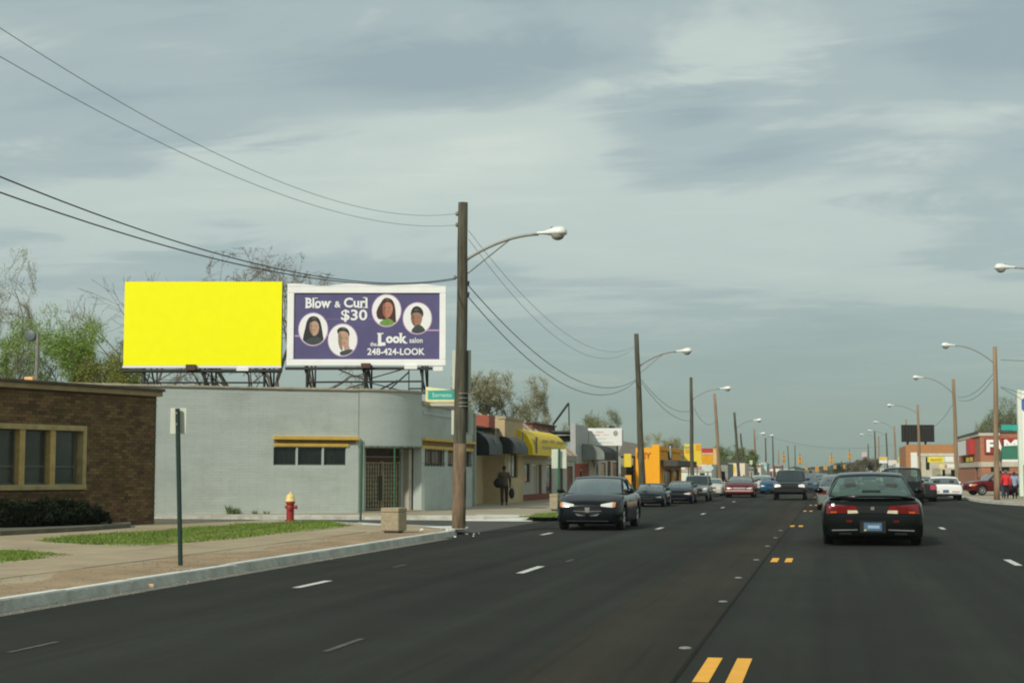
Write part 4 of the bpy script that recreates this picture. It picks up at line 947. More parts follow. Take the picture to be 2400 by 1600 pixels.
zE = Zx(1360, 995, XE); WE_ = Wall((XE, y0), (XE, y1), .12, zE); zm = Zx(1360, 1086, XE); dO = WE_.rect(1358, 1366, 1102, 1140); dO = (dO[0], dO[1], .14, dO[3])
wob(WE_.mesh([dO]), t, 'wall', mat('ribbed_backing', (.36, .38, .36), .6, .1, 3)); WE_.window(t, dO, redd, dglass, 1, 1, .05, .06, name='door')
n_ = 14
for i in range(n_):
    mb = MB(); a = WE_.L*i/n_; WE_.box(mb, a+.01, a+WE_.L/n_-.07, zm, zE, -.05, 0); wob(mb, t, 'metal_rib', mat('ribbed_grey', (.38, .41, .39), .5, .08, 3, rnd=.05))
mb = MB(); WE_.box(mb, .02, dO[0]-.05, .12, zm, -.03, 0); WE_.box(mb, dO[1]+.05, WE_.L-.02, .12, zm, -.03, 0); WE_.box(mb, dO[0]-.05, dO[1]+.05, dO[3]+.05, zm, -.03, 0); wob(mb, t, 'red_facing', mat('red_facing', (.30, .045, .022), .7, .2, 3))
wob(MB().box(XE-9, XE-.26, y0, y1, zE-.5, zE-.4), t, 'roof', mat('roof_tar', (.07, .07, .06)))
XF_ = XE+.1; yF0 = y1+.02; yF1 = Yat(1450, XF_)
t = thing('shop_building', 'pale mural painted shop with dark canopy under the white banner sign', 'shop', (XF_, yF0, .12))
zF = Zx(1400, 1012, XF_); WF = Wall((XF_, yF0), (XF_, yF1), .12, zF); o1 = WF.rect(1409, 1420, 1084, 1125); o2 = WF.rect(1424, 1432, 1080, 1128); o3 = WF.rect(1436, 1448, 1084, 1125)
wob(WF.mesh([o1, o2, o3]), t, 'wall', mat('pale_wall', (.46, .46, .40), .8, .15, 3, grime=.3))
for o_, g_ in ((o1, paleg), (o2, dglass), (o3, paleg)): WF.window(t, o_, wsteel, g_, 1, 1, .06, .06)
mb = MB(); pm = mat('mural_dark', (.16, .16, .12), .8, .3, 6)
for k in range(7):
    a, z = WF.hit(1380+random.uniform(0, 22), 1055+k*10); mb = MB(); pts = sm([(random.uniform(-.35, .35)+.4*math.cos(j*1.05), random.uniform(-.1, .1)+.32*math.sin(j*1.05)) for j in range(6)], 2)
    ps = [WF.W(min(max(a+x_, .05), 3.6), z+y_, -.006) for x_, y_ in pts]; ps2 = [WF.W(min(max(a+x_, .05), 3.6), z+y_, .0) for x_, y_ in pts]; n_ = len(ps)
    mb.add(ps+ps2, [tuple(range(n_))]+[(i, n_+i, n_+(i+1) % n_, (i+1) % n_) for i in range(n_)]); wob(mb, t, 'mural_patch', pm)
wob(MB().box(XF_-9, XF_-.26, yF0, yF1, zF-.4, zF-.3), t, 'roof', mat('roof_tar', (.07, .07, .06)))
fr_, en = awning_prof(Yat(1417, XF_+1.3), Yat(1449, XF_+1.3), XF_, Zx(1430, 1044, XF_+.7), Zx(1430, 1072, XF_+1.3)+.15, 1.3)
a_ = thing('awning', 'dark rounded canopy directly below the white banner sign', 'awning', (XF_, yF0+3, 2.3)); wob(fr_, a_, 'awning_front', awn_b, smooth=True); [wob(e_, a_, 'awning_end', mat('awning_end_grey', (.20, .23, .21), .7, .1, 3)) for e_ in en]
# white banner sign standing above the mural shop, facing the traffic
yS = yF0+1.2; p = at(1377, 1044, 'y', yS); s_ = (p-camo.location).dot(_f)/FPX; t = thing('banner_sign', 'white rectangular sign with faint red lines and a round grey badge above the mural shop', 'sign', p, YAW)
W_, H_ = 81*s_, 41*s_; MB().box(0, W_, 0, .18, 0, H_).build('panel', white_s, t, bevel=.015); MB().box(W_+.01, W_+3*s_, .02, .6, .15, H_-.1).build('sign_side', mat('sign_side', (.20, .20, .17), .7, .1, 3), t)
MB().disc((66*s_, -.01, 29*s_), 5.5*s_, 6.5*s_, .01).build('badge', mat('badge_grey', (.33, .35, .27), .7, .3, 9), t)
for x0, x1, z, m_ in ((20, 38, 31, mat('faint_red', (.62, .42, .38), .6, .3, 12)), (11, 30, 24, mat('faint_red', (1, 1, 1))), (36, 50, 25, mat('faint_rose', (.72, .60, .55), .6, .2, 12)), (20, 44, 16, mat('faint_green', (.60, .68, .58), .6, .2, 12)), (14, 62, 7, mat('faint_green', (1, 1, 1)))):
    MB().box(x0*s_, x1*s_, -.012, -.001, z*s_, (z+2.2)*s_).build('faint_lettering', m_, t)
for x in (10, 70): MB().tube([(x*s_, .1, H_), (x*s_, .1, -2.5)], .05, 6).build('post', steel_dark, t)
MB().tube([(74*s_, .1, H_), (74*s_, .1, H_+18*s_)], .02, 5).build('mast', galv, t)
for x, h in ((15, 4), (55, 7), (60, 5)): MB().ellipsoid((x*s_, .3, H_+h*.4*s_), (5*s_, .2, h*.6*s_), 8, 6).build('floodlight', steel_dark, t, smooth=True)
# tripod mast on the roofs
q = at(1333, 944, 'y', 92); q2 = at(1296, 995, 'y', 92); q3 = at(1334, 998, 'y', 92)
t = thing('roof_derrick', 'black slanting pole with upright stay standing on the roofs behind the brick block', 'mast', (q2.x, 92, 3)); mb = MB(); mb.tube([q2, q], .075, 6); wob(mb, t, 'slanting_pole', steel_dark); mb = MB(); mb.tube([q3, q], .04, 6); wob(mb, t, 'stay', steel_dark)
# grey gable roof house and small yellow sign
y_ = 108; t = thing('gabled_building', 'low building with grey brown sloping roof left of the orange building', 'building', (Xat(1478, y_), y_, .12))
x0, x1 = Xat(1455, y_), Xat(1484, y_); z0_, zt_ = Zy(1470, 1068, y_), Zy(1470, 1036, y_)
wob(MB().box(x0, x1, y_, y_+6, .1, z0_), t, 'wall', mat('dull_tan_wall', (.30, .27, .18), .85, .2, 3)); mb = MB(); mb.add([(x0-.2, y_-.2, z0_), (x1+.2, y_-.2, z0_), (x1+.2, y_+3, zt_-.1), (x0-.2, y_+3, zt_+.15), (x0-.2, y_+6, z0_), (x1+.2, y_+6, z0_)], [(0, 1, 2, 3), (3, 2, 5, 4), (0, 3, 4), (1, 5, 2), (0, 4, 5, 1)]); wob(mb, t, 'roof', mat('grey_shingle', (.14, .125, .10), .9, .2, 5))
wob(MB().box(x0+.4, x0+.9, y_-.03, y_, .9, 2.0), t, 'window', dglass)
def flatsign(name, label, px0, px1, py0, py1, y, m, cat='sign', thick=.15, posts=None, gm=galv, strips=(), letters=None, group=None, roundy=False):
    p = at(px0, py1, 'y', y); s_ = (p-camo.location).dot(_f)/FPX; t = thing(name, label, cat, (p.x, p.y, p.z), YAW, group); W_, H_ = (px1-px0)*s_, (py1-py0)*s_
    if roundy: MB().disc((W_/2, 0, H_/2), W_/2, H_/2, thick).build('panel', m, t)
    else: MB().box(0, W_, 0, thick, 0, H_).build('panel', m, t, bevel=.02)
    for (x0, x1, z0, z1, mm, nm) in strips: MB().box(x0*W_, x1*W_, -.02, 0, z0*H_, z1*H_).build(nm, mm, t)
    for (wd, x0, x1, z0, z1, mm) in (letters or ()):
        mb = lettering(wd, (x1-x0)*W_, (z1-z0)*H_, .015, .02); mb.v = [(x+x0*W_, y_-.037, z+z0*H_) for x, y_, z in mb.v]; mb.build('lettering', mm, t)
    for fx in (posts or ()): MB().tube([(fx*W_, thick/2, 0.02), (fx*W_, thick/2, -p.z+.02)], .06, 6).build('post', gm, t)
    return t, s_
yellow_s = mat('yellow_sign_face', (.80, .60, .05), .5, .06, 3); orange_s = mat('orange_sign_face', (.75, .36, .015), .5, .08, 3); red_s = mat('red_sign_face', (.48, .055, .025), .5, .08, 3)
flatsign('projecting_sign', 'small yellow box sign hanging beside the grey gabled roof', 1463, 1480, 1063, 1094, 93, yellow_s, thick=.4)
flatsign('diamond_sign', 'small orange patch sign low by the first parked car', 1465, 1480, 1113, 1135, 88, orange_s, thick=.1, posts=(.5,))
# orange building
yO = 104; xo0, xo1 = Xat(1490, yO), Xat(1546, yO); xo_r = xo1; ylen = Yat(1597, xo_r)
t = thing('orange_building', 'bright orange building with stepped parapet, dark canopy and round black badge', 'building', (xo1, yO, .12))
oran = mat('orange_wall', (.88, .40, .015), .7, .05, 1.5, grime=.05, spec=.3)
zO = Zy(1510, 1049, yO); zO2 = Zy(1538, 1041, yO)
WO = Wall((xo0, yO), (xo1, yO), .12, zO); wob(WO.mesh(), t, 'wall', oran); xs = Xat(1528, yO)
wob(MB().box(xs, xo1-.002, yO+.003, yO+.25, zO, zO2), t, 'parapet', oran)
WR = Wall((xo1, yO+.26), (xo1, ylen), .12, zO2-.4); od = WR.rect(1556, 1575, 1098, 1136); od = (od[0], od[1], .14, od[3]); od2 = WR.rect(1580, 1592, 1100, 1134)
wob(WR.mesh([od, od2]), t, 'front_wall', oran); WR.window(t, od, wsteel, mat('amber_glass', (.20, .09, .01), .2, .5, 3), 3, 1, .1, .1); WR.window(t, od2, wsteel, dglass, 2, 1, .1, .1)
mb = MB(); WR.box(mb, 0, WR.L*.95, zO2-.4, zO2-.1, -.1, .3); wob(mb, t, 'parapet_cap', oran)
mb = MB(); a, z = WR.hit(1565, 1082); WR.box(mb, 0.3, WR.L, z-.35, z+.1, -1.2, 0); wob(mb, t, 'canopy', mat('dark_canopy', (.06, .055, .04), .7, .2, 4), bevel=.05)
a, z = WR.hit(1569, 1063); mb = MB().lathe([(.75, 0), (.75, .1)], 20, (xo1+.01, WR.p0.y+a, z), 'x'); wob(mb, t, 'round_badge', steel_dark); mb = MB().lathe([(.5, 0), (.45, .05)], 16, (xo1+.11, WR.p0.y+a-.6, z+.1), 'x'); wob(mb, t, 'badge_figure', white_s)
s_ = 56/ (xo1-xo0)
ltr = lettering('KEY', (xo1-xo0)*.60, .40, .02, .03); ltr.v = [(x+Xat(1493, yO), y+yO-.03, z+Zy(1510, 1074, yO)) for x, y, z in ltr.v]; wob(ltr, t, 'lettering', mat('brick_red_letter', (.36, .09, .015), .6, .1, 3))
wob(MB().box(xo0, xo1-.3, yO+.3, ylen, zO-.5, zO-.4), t, 'roof', mat('roof_tar', (.07, .07, .06)))
wob(MB().box(xo0+.02, xo0+.2, yO+.26, ylen, .12, zO-.3), t, 'rear_wall', oran)
flatsign('disc_sign', 'pale round disc sign hung on the orange building', 1572, 1584, 1090, 1106, 112, white_s, thick=.1, roundy=True)
flatsign('pale_gable', 'tall pale slanting gable at the far side of the orange building', 1581, 1597, 1052, 1092, 126, mat('pale_gable', (.58, .60, .48), .8, .1, 3), 'gable wall', thick=1.5, posts=(.3, .8))
# low white shop and pole sign
def shopbox(label, px0, px1, pyt, y, m, depth=8, bands=(), wins=(), name='shop_building', doors=()):
    p0, p1 = (Xat(px0, y), y), (Xat(px1, y), y); W = Wall(p0, p1, .12, Zy((px0+px1)/2, pyt, y)); t = thing(name, label, 'building', (p0[0], y, .12))
    ops = [W.rect(*w) for w in wins]; ops = [(max(.05, a), min(W.L-.05, b), max(.14, c), min(W.z1-.1, d)) for a, b, c, d in ops]
    wob(W.mesh(ops), t, 'wall', m)
    for o_ in ops: W.window(t, o_, wsteel, dglass, 2 if o_[1]-o_[0] > .8 else 1, 1, .08, .08)
    wob(MB().box(p0[0]+.003, p1[0]-.003, y+.26, y+depth, .12, W.z1-.1), t, 'rear_block', m)
    for a, b, c, d, mm, nm in bands: r_ = W.rect(a, b, c, d); mb = MB(); W.box(mb, *r_, -.06, 0); wob(mb, t, nm, mm)
    return t
creamw = mat('cream_wall', (.66, .63, .52), .8, .1, 2, grime=.15); darkt = mat('dark_trim', (.06, .065, .055), .7, .2, 4)
shopbox('low white shop with grey band and red lettering band behind the parked cars', 1590, 1668, 1078, 132, mat('white_shop', (.68, .70, .62), .8, .1, 2), bands=((1590, 1668, 1099, 1106, mat('grey_band', (.38, .40, .33), .7, .2, 4), 'band'), (1606, 1645, 1092, 1098, mat('magenta_band', (.55, .25, .27), .7, .5, 3), 'lettering_band')), wins=((1640, 1652, 1108, 1130),))
flatsign('pole_sign', 'tall yellow double panel sign with teal stripe seen behind a pole', 1604, 1644, 1040, 1090, 128, yellow_s, strips=((0, .5, .80, .88, mat('teal_strip', (.10, .42, .36), .5, .1, 3), 'teal_stripe'), (.06, .44, .58, .76, orange_s, 'orange_motif'), (.66, .98, .70, .98, orange_s, 'orange_motif')), posts=(.25, .75))
tt, ss = flatsign('pole_sign', 'orange sign with red top beside the tan pole', 1645, 1680, 1050, 1088, 126, orange_s, strips=((0, .75, .72, 1.0, red_s, 'red_header'), (0, .75, .62, .72, mat('pink_header', (.75, .45, .38), .6, .1, 3), 'pink_band'), (.78, 1.0, 0, .93, mat('pale_orange_side', (.72, .52, .22), .6, .1, 3), 'side_panel')), posts=(.4,))
flatsign('oval_sign', 'pale blue oval sign hanging below the orange sign', 1645, 1672, 1089, 1104, 125, mat('pale_blue_sign', (.60, .68, .62), .5, .1, 4), roundy=True, posts=(.5,))
shopbox('grey shop with dark openings right behind the tan pole', 1662, 1706, 1083, 138, mat('grey_shop', (.27, .29, .24), .8, .2, 2), wins=((1668, 1680, 1104, 1135), (1690, 1700, 1104, 1132)), bands=((1662, 1706, 1083, 1088, darkt, 'band'),))
shopbox('cream shop with dark flat roof and pink base', 1706, 1746, 1082, 160, mat('warm_cream_wall', (.72, .62, .48), .8, .08, 2), bands=((1703, 1748, 1078, 1084, darkt, 'roof_band'), (1707, 1745, 1120, 1126, mat('pink_base', (.62, .38, .30), .8, .1, 2), 'base_band')), wins=((1742, 1745, 1112, 1122),))
flatsign('oval_sign', 'yellow oval sign with orange rim on the cream shop', 1708, 1724, 1088, 1110, 156, yellow_s, roundy=True, strips=(), thick=.5)
flatsign('tall_sign', 'small teal upright sign past the cream shop', 1741, 1749, 1084, 1101, 166, mat('teal_sign', (.20, .52, .50), .5, .1, 3), posts=(.5,))
for i, (a, b, tp, y, c_, lab) in enumerate(((1750, 1766, 1094, 190, (.33, .33, .26), 'dull olive shop with dark sign far down the street on the left'), (1767, 1783, 1086, 215, (.66, .66, .60), 'white fronted shop far down the street on the left'), (1784, 1797, 1083, 240, (.42, .45, .42), 'grey fronted shop far down the left side'), (1798, 1812, 1095, 265, (.36, .22, .16), 'brown red shop far down the left side'), (1813, 1832, 1088, 300, (.35, .27, .22), 'reddish shop far behind the dark utility vehicle'), (1833, 1862, 1098, 380, (.45, .42, .38), 'last pale low block before the trees on the left'))):
    shopbox(lab, a, b, tp, y, mat('farshop%d' % i, c_, .85, .25, .8), depth=12, bands=((a, b, tp+4, tp+8, (darkt, red_s, mat('teal_sign', (1, 1, 1)), white_s, darkt, white_s)[i], 'fascia'),), wins=((a+2, a+6, 1106, 1118), (b-7, b-3, 1106, 1118)))
for px0, px1, a, b, y, m_, l in ((1763, 1776, 1084, 1092, 200, white_s, 'white sign panel above the far left shops'), (1790, 1797, 1092, 1112, 220, mat('white_green', (.60, .68, .58), .6, .1, 3), 'narrow pale upright banner far down the left side'), (1818, 1826, 1098, 1105, 260, white_s, 'small round white sign far down the left side'), (1757, 1764, 1078, 1088, 180, mat('pale_green_sign', (.50, .62, .42), .5, .1, 3), 'pale green disc sign far down the left side')):
    flatsign('street_sign', l, px0, px1, a, b, y, m_, posts=(.5,))
# ------------------------------------------------------------------ right side of the street
rbrick = mat('orange_red_brick', (.36, .155, .085), .9, .16, 6, bump=.3, bscale=30, rnd=.1)
yFc = 118.0; XFc = Xat(2299, yFc); zFc = Zy(2310, 1014, yFc)
t = thing('brick_store', 'red brick store with large white FAM letters at right edge', 'store', (XFc, yFc, .12))
WFm = Wall((XFc, yFc), (XFc+14, yFc), .12, zFc, .3); od = WFm.rect(2322, 2335, 1090, 1106); od2 = WFm.rect(2345, 2366, 1090, 1104)
wob(WFm.mesh([od, od2]), t, 'wall', rbrick)
for o_ in (od, od2): WFm.window(t, o_, wsteel, dglass, 1, 1, .06, .08)
yN = Yat(2248, XFc); WFs = Wall((XFc, yN), (XFc, yFc+.3), .12, zFc, .3)
ws = [WFs.rect(2258, 2280, 1070, 1083), WFs.rect(2287, 2298, 1093, 1150)]; ws = [(min(a, b), max(a, b), c, d) for a, b, c, d in ws]; ws[1] = (ws[1][0], min(ws[1][1], WFs.L-.4), .14, ws[1][3])
wob(WFs.mesh(ws), t, 'side_wall', rbrick)
for o_ in ws: WFs.window(t, o_, wsteel, dglass, 2, 1, .06, .08)
stb = mat('stone_band', (.50, .46, .36), .85, .1, 3)
a, z = WFs.hit(2275, 1089); mb = MB(); WFs.box(mb, 0, WFs.L, z-.18, z+.18, -.08, 0); WFm.box(mb, 0, 3, z-.18, z+.18, -.08, 0); wob(mb, t, 'stone_band', stb)
mb = MB(); WFs.box(mb, 0, WFs.L, zFc-.22, zFc, -.10, 0); WFm.box(mb, -.1, 1.4, zFc-.22, zFc, -.1, 0); wob(mb, t, 'cornice', stb)
mb = MB(); WFs.box(mb, -.1, WFs.L+.1, zFc, zFc+.15, -.15, .3); WFm.box(mb, .3, 14, zFc+.003, zFc+.15, -.1, .35); wob(mb, t, 'roof_edge', darkt)
wob(MB().box(XFc+.3, XFc+14, yFc+.3, yN-.1, zFc-.4, zFc-.3), t, 'roof', mat('roof_tar', (.07, .07, .06)))
# FAM sign: red raised plates with white letters
fs = (Vector((XFc, yFc, 3))-camo.location).dot(_f)/FPX
fam = thing('store_sign', 'big white FAM letters on dark red backing on the brick store', 'sign', (Xat(2310, yFc), yFc-.25, Zy(2310, 1062, yFc)))
famr = mat('fam_red', (.30, .03, .022), .5, .08, 3); X0 = Xat(2310, yFc)
mbk = []
for ch, pa, pb, ta, tb in (('F', 2313, 2332, 1030, 1059), ('A', 2331, 2352, 1030, 1059), ('M', 2354, 2386, 1030, 1059), ('I', 2389, 2395, 1030, 1059), ('L', 2399, 2415, 1030, 1059), ('Y', 2418, 2438, 1030, 1059)):
    x0, x1, z0_, z1_ = Xat(pa, yFc), Xat(pb, yFc), Zy(pa, tb, yFc), Zy(pa, ta, yFc)
    wob(MB().box(x0-.14, x1+.14, yFc-.16, yFc-.0, z0_-.15, z1_+.15), fam, 'letter_backing', famr, bevel=.06)
    l_ = lettering(ch, x1-x0, z1_-z0_, .06, .05); l_.v = [(x+x0, y+yFc-.24, z+z0_) for x, y, z in l_.v]; wob(l_, fam, 'letter', letter_w)
a, z = WFs.hit(2269, 1049); aa, _z = WFs.hit(2284, 1049); ab, _z = WFs.hit(2254, 1049); lo_, hi_ = WFs.hit(2269, 1066)[1], WFs.hit(2269, 1032)[1]
sg = thing('wall_sign', 'white and red box sign on the road side of the brick store', 'sign', (XFc-.3, yFc+2, lo_)); a0_, a1_ = sorted((aa, ab))
mb = MB(); WFs.box(mb, a0_, a0_+(a1_-a0_)*.72, lo_, hi_, -.35, -.01); wob(mb, sg, 'white_panel', white_s); mb = MB(); WFs.box(mb, a0_+(a1_-a0_)*.72, a1_, lo_, hi_, -.36, -.01); wob(mb, sg, 'red_panel', mat('crimson_panel', (.50, .03, .03), .5, .06, 3))
# second building behind: orange brick, white column, shopfront signs
y2 = 150; t = shopbox('wide orange brick building with white column and shopfront signs on the right', 2124, 2256, 1041, y2, mat('orange_brick_far', (.44, .20, .085), .9, .15, 6, rnd=.1), depth=14, name='brick_building',
    bands=((2152, 2250, 1062, 1068, mat('pale_fascia', (.55, .55, .47), .8, .1, 3), 'fascia'), (2150, 2250, 1069, 1117, mat('shopfront_cream', (.50, .47, .36), .8, .15, 3, grime=.2), 'shopfront'), (2135, 2150, 1060, 1118, mat('white_column', (.74, .76, .68), .8, .06, 3), 'white_column')))
W2b = Wall((Xat(2124, y2), y2-.1), (Xat(2256, y2), y2-.1), .12, 8)
for a, b, c_, d in ((2170, 2178, 1070, 1100), (2209, 2215, 1100, 1122), (2229, 2240, 1100, 1122), (2185, 2204, 1096, 1120)):
    r_ = W2b.rect(a, b, c_, d); r_ = (r_[0], r_[1], max(.14, r_[2]), r_[3]); mb = MB(); W2b.box(mb, *r_, .0, .03); wob(mb, t, 'opening', dglass if a != 2185 else mat('shutter_olive', (.30, .29, .20), .7, .2, 4))
flatsign('shop_sign', 'yellow long sign with orange lettering on the orange brick building', 2177, 2213, 1070, 1083, 147, mat('lemon_sign', (.82, .75, .08), .5, .05, 3), letters=(('MARKET', .12, .88, .25, .75, orange_s),), thick=.5)
flatsign('shop_sign', 'white sign with pale pink half beside the lemon yellow sign', 2216, 2249, 1069, 1082, 146, white_s, strips=((.55, 1, 0, 1, mat('pale_pink', (.74, .55, .50), .5, .1, 4), 'pink_half'),), thick=.5)
flatsign('shop_sign', 'small cream and yellow sign above the white parked car', 2202, 2214, 1087, 1098, 145, mat('cream_yellow', (.80, .66, .32), .5, .1, 4), thick=.4)
flatsign('shop_sign', 'small white sign with red blot above the white parked car', 2216, 2240, 1087, 1096, 145, white_s, strips=((0, .12, .1, .9, red_s, 'red_blot'),), thick=.4)
# dark unlit billboard
YBb = 165; t_b, sb, wb_, hb_ = billboard(2115, 2191, 995, 1035, YBb, 'billboard', 'black backed billboard panel above the orange brick building')
blk = mat('black_slat', (.016, .015, .013), .8, .2, 3)
MB().box(0, wb_, .1, .4, 0, hb_).build('panel', blk, t_b)
for i in range(10): MB().box(wb_*i/10+.02, wb_*(i+1)/10-.02, .02, .1, 0.02, hb_-.02).build('panel_slat', blk, t_b)
for f in (.2, .75): MB().tube([(wb_*f, .5, 0), (wb_*f, .5, -2.6)], .12, 6).build('leg', steel_dark, t_b)
# low signs further off
shopbox('low white shop with teal lettering left of the orange brick building', 2100, 2136, 1084, 175, mat('white_shop2', (.60, .62, .56), .8, .12, 2), bands=((2128, 2142, 1079, 1084, mat('teal_pale', (.30, .52, .46), .6, .1, 3), 'teal_sign'),), wins=((2106, 2114, 1098, 1110),))
flatsign('pole_sign', 'yellow orange and white layered sign right of the bare trees', 2061, 2080, 1070, 1085, 205, white_s, strips=((0, 1, .5, 1, mat('amber_face', (.75, .50, .12), .5, .1, 3), 'amber_top'),), posts=(.7,))
flatsign('pole_sign', 'pinkish white sign left of the narrow yellow sign', 2082, 2102, 1078, 1090, 195, mat('pinkish_white', (.74, .65, .60), .5, .1, 3), posts=(.5,))
flatsign('pole_sign', 'narrow upright yellow sign above the dark van', 2106, 2117, 1070, 1090, 188, mat('olive_yellow_sign', (.62, .55, .08), .5, .1, 3), posts=(.5,))
flatsign('pole_sign', 'small rose and white sign among the bare trees far off', 2020, 2032, 1059, 1070, 250, mat('rose_white', (.62, .48, .45), .5, .15, 3), posts=(.5,))
shopbox('faint pale shops far down the right side of the street', 2040, 2082, 1096, 300, mat('far_pale', (.42, .42, .38), .85, .2, .6), depth=20, wins=((2045, 2050, 1102, 1110), (2066, 2072, 1102, 1110)))
# white pylon at the right edge, green awning box
yP = 92; p = at(2391, 1172, 'y', yP); t = thing('pylon_sign', 'tall white pylon with a blue emblem cut by the right edge of the picture', 'sign pylon', (p.x, yP, .12))
zt_ = Zy(2392, 914, yP); MB().box(0, .22, 0, .5, 0, zt_-.1).build('edge_panel', mat('pale_green_white', (.68, .74, .62), .5, .05, 3), t); MB().box(.22, 2.6, .04, .46, 1.8, zt_-.14).build('panel', white_s, t)
MB().disc((1.1, .02, zt_-.95), .95, .62, .02).build('emblem', mat('blue_emblem', (.06, .14, .42), .5, .05, 3), t)
yG = 100; x0, x1 = Xat(2350, yG), Xat(2392, yG); zt_, zb_ = Zy(2370, 1044, yG), Zy(2370, 1077, yG)
t = thing('green_awning', 'dark green wedge shaped canopy in front of the brick store', 'canopy', (x0, yG, .12)); gm_ = mat('green_canvas', (.035, .15, .085), .7, .12, 3, spec=.3)
mb = MB(); mb.add([(x0, yG, zb_), (x1+2, yG, zb_), (x1+2, yG+1.6, zt_+.15), (x0+.15, yG+1.6, zt_), (x0, yG+2, zb_), (x1+2, yG+2, zb_)], [(0, 1, 2, 3), (0, 3, 4), (1, 5, 2), (3, 2, 5, 4), (0, 4, 5, 1)]); wob(mb, t, 'canvas', gm_)
wob(MB().box(x0-.02, x1+2, yG-.04, yG-.003, zb_-.12, zb_+.02), t, 'valance', white_s)
for x in (x0+.1, x1+1.8): wob(MB().tube([(x, yG+1.8, zb_-.003), (x, yG+1.8, .12)], .05, 6), t, 'post', galv)
# lawn strip at right
struct(MB().add([(Xat(2378, 92), 90, .128), (16, 90, .128), (16, 97, .128), (Xat(2376, 97), 97, .128)], [(0, 1, 2, 3)]), 'lawn', mat('lawn_green', (.12, .20, .035), .95, .3, 4, bump=.6, bscale=30))

# ------------------------------------------------------------------ utility poles with lamps
def lamp(root, base, out, rise, s=1.0, side=1, brace=True):
    """arm from base (local) reaching out along +x*side, with cobra head"""
    b = Vector(base); pts = []
    for i in range(13):
        f = i/12; pts.append(b+Vector((side*out*f, 0, rise*math.sin(f*math.pi/2)**.85)))
    MB().tube(pts, (.032 if brace else .024)*s, 8).build('lamp_arm', galv, root, smooth=True)
    if brace: MB().tube([b+Vector((0, 0, -.35)), b+Vector((side*out*.62, 0, rise*.83))], .016*s, 6).build('arm_brace', galv, root)
    e = pts[-1]; L_ = .68*s; rows = []
    for i in range(9):
        f = i/8; wd = (.055+.125*smoothstep(.1, .75, f))*s*(1 if f < .9 else .55); ht = (.045+.10*smoothstep(.15, .7, f))*s*(1 if f < .9 else .5)
        rows.append([(e.x+side*(f*L_-.03), e.y+wd*math.cos(a), e.z+.02+ht*math.sin(a)*(1 if math.sin(a) > 0 else .55)) for a in [2*math.pi*k/14 for k in range(15)]])
    hd = MB(); hd.grid(rows); hd.f.append(tuple(range(8*15, 8*15+14))); hd.f.append(tuple(reversed(range(14)))); h = hd.build('lamp_head', lampw, root, smooth=True)
    MB().ellipsoid((e.x+side*L_*.66, e.y, e.z-.04), (.155*s, .14*s, .115*s), 14, 10).build('lens', lens_m, h, smooth=True)
    MB().lathe([(.03, .08), (.03, .13), (.02, .15)], 8, (e.x+side*L_*.45, e.y, e.z+.02)).build('photocell', mat('photocell', (.10, .12, .30), .5, .1, 5), h)
def pole(px_, y, top_z, x=None, r0=.15, r1=.115, m=None, label='', lean=0., base_z=.12, group='utility poles along the street', name='utility_pole', ins=True):
    x = Xat(px_, y) if x is None else x
    t = thing(name, label, 'utility pole', (x, y, base_z), 0, group)
    n = 7; pts = [(lean*i/n+.012*math.sin(i*1.7), 0, (top_z-base_z)*i/n) for i in range(n+1)]
    MB().tube(pts, [r0+(r1-r0)*i/n for i in range(n+1)], 12).build('shaft', m or timber_dark, t, smooth=True)
    return t
p1b = at(1075, 1240, 'z', .11); Y1 = p1b.y; X1 = p1b.x
zt1 = Zy(1086, 475, Y1); lean1 = Xat(1086, Y1)-X1
dx1 = at(1086, 475, 'y', Y1).x-X1
pole1 = pole(0, Y1, zt1, x=X1, r0=.165, r1=.12, label='tall weathered timber utility pole with street lamp before the grey corner building', lean=dx1, base_z=.10)
lo_s = [(X_*.0, 0, 0) for X_ in (0,)]
MB().tube([(dx1*f*.26+.003*math.sin(f*9), -.004, f*(zt1-.1)*.26) for f in (0, .3, .6, .85, 1)], [.171, .168, .166, .163, .158], 12).build('worn_base', mat('worn_brown_timber', (.19, .135, .085), .95, .5, 14, bump=1.0, bscale=40, stretch=(1, 1, .1)), pole1, smooth=True)
def on1(px, py): q = at(px, py, 'y', Y1); return (q.x-X1, 0, q.z-.10)
e = on1(1092, 614); h_ = on1(1262, 549)
lamp(pole1, (e[0]-.05, 0, e[2]), h_[0]-e[0]+.05, h_[2]-e[2], 1.05, 1)
for px, py in ((1071, 501), (1071, 527), (1066, 650)):
    a = on1(px, py); b = on1(px+12, py); MB().tube([a, b], .018, 6).build('insulator_pin', steel_dark, pole1); MB().lathe([(.03, -.05), (.045, 0), (.03, .05)], 8, a).build('insulator', mat('insulator_grey', (.22, .23, .20), .4, .1, 5), pole1, smooth=True)
for py in (664, 690): a = on1(1095, py); MB().lathe([(.05, -.05), (.06, .05)], 8, a).build('wire_clamp', steel_dark, pole1)
for py in (922, 933, 944, 952):
    a = on1(1083, py); MB().lathe([(.155, -.012), (.155, .012)], 14, a).build('strap', galv, pole1)
c0, c1 = on1(1091, 822), on1(1089, 1012); MB().box(c0[0]-.04, c0[0]+.045, .02, .12, c1[2], c0[2]).build('conduit', mat('dark_conduit', (.05, .05, .035), .8, .2, 6), pole1)
def backsign(label, px0, px1, py0, py1, y, m=signback, r=.02, nm='road_sign'):
    p = at(px0, py1, 'y', y); s_ = (p-camo.location).dot(_f)/FPX
    t = thing(nm, label, 'sign', p, YAW); MB().box(0, (px1-px0)*s_, 0, .012, 0, (py1-py0)*s_).build('sign_plate', m, t, bevel=.004); return t
backsign('upper pale rectangular sign fixed behind the big utility pole', 1060, 1104, 820, 912, Y1+.19)
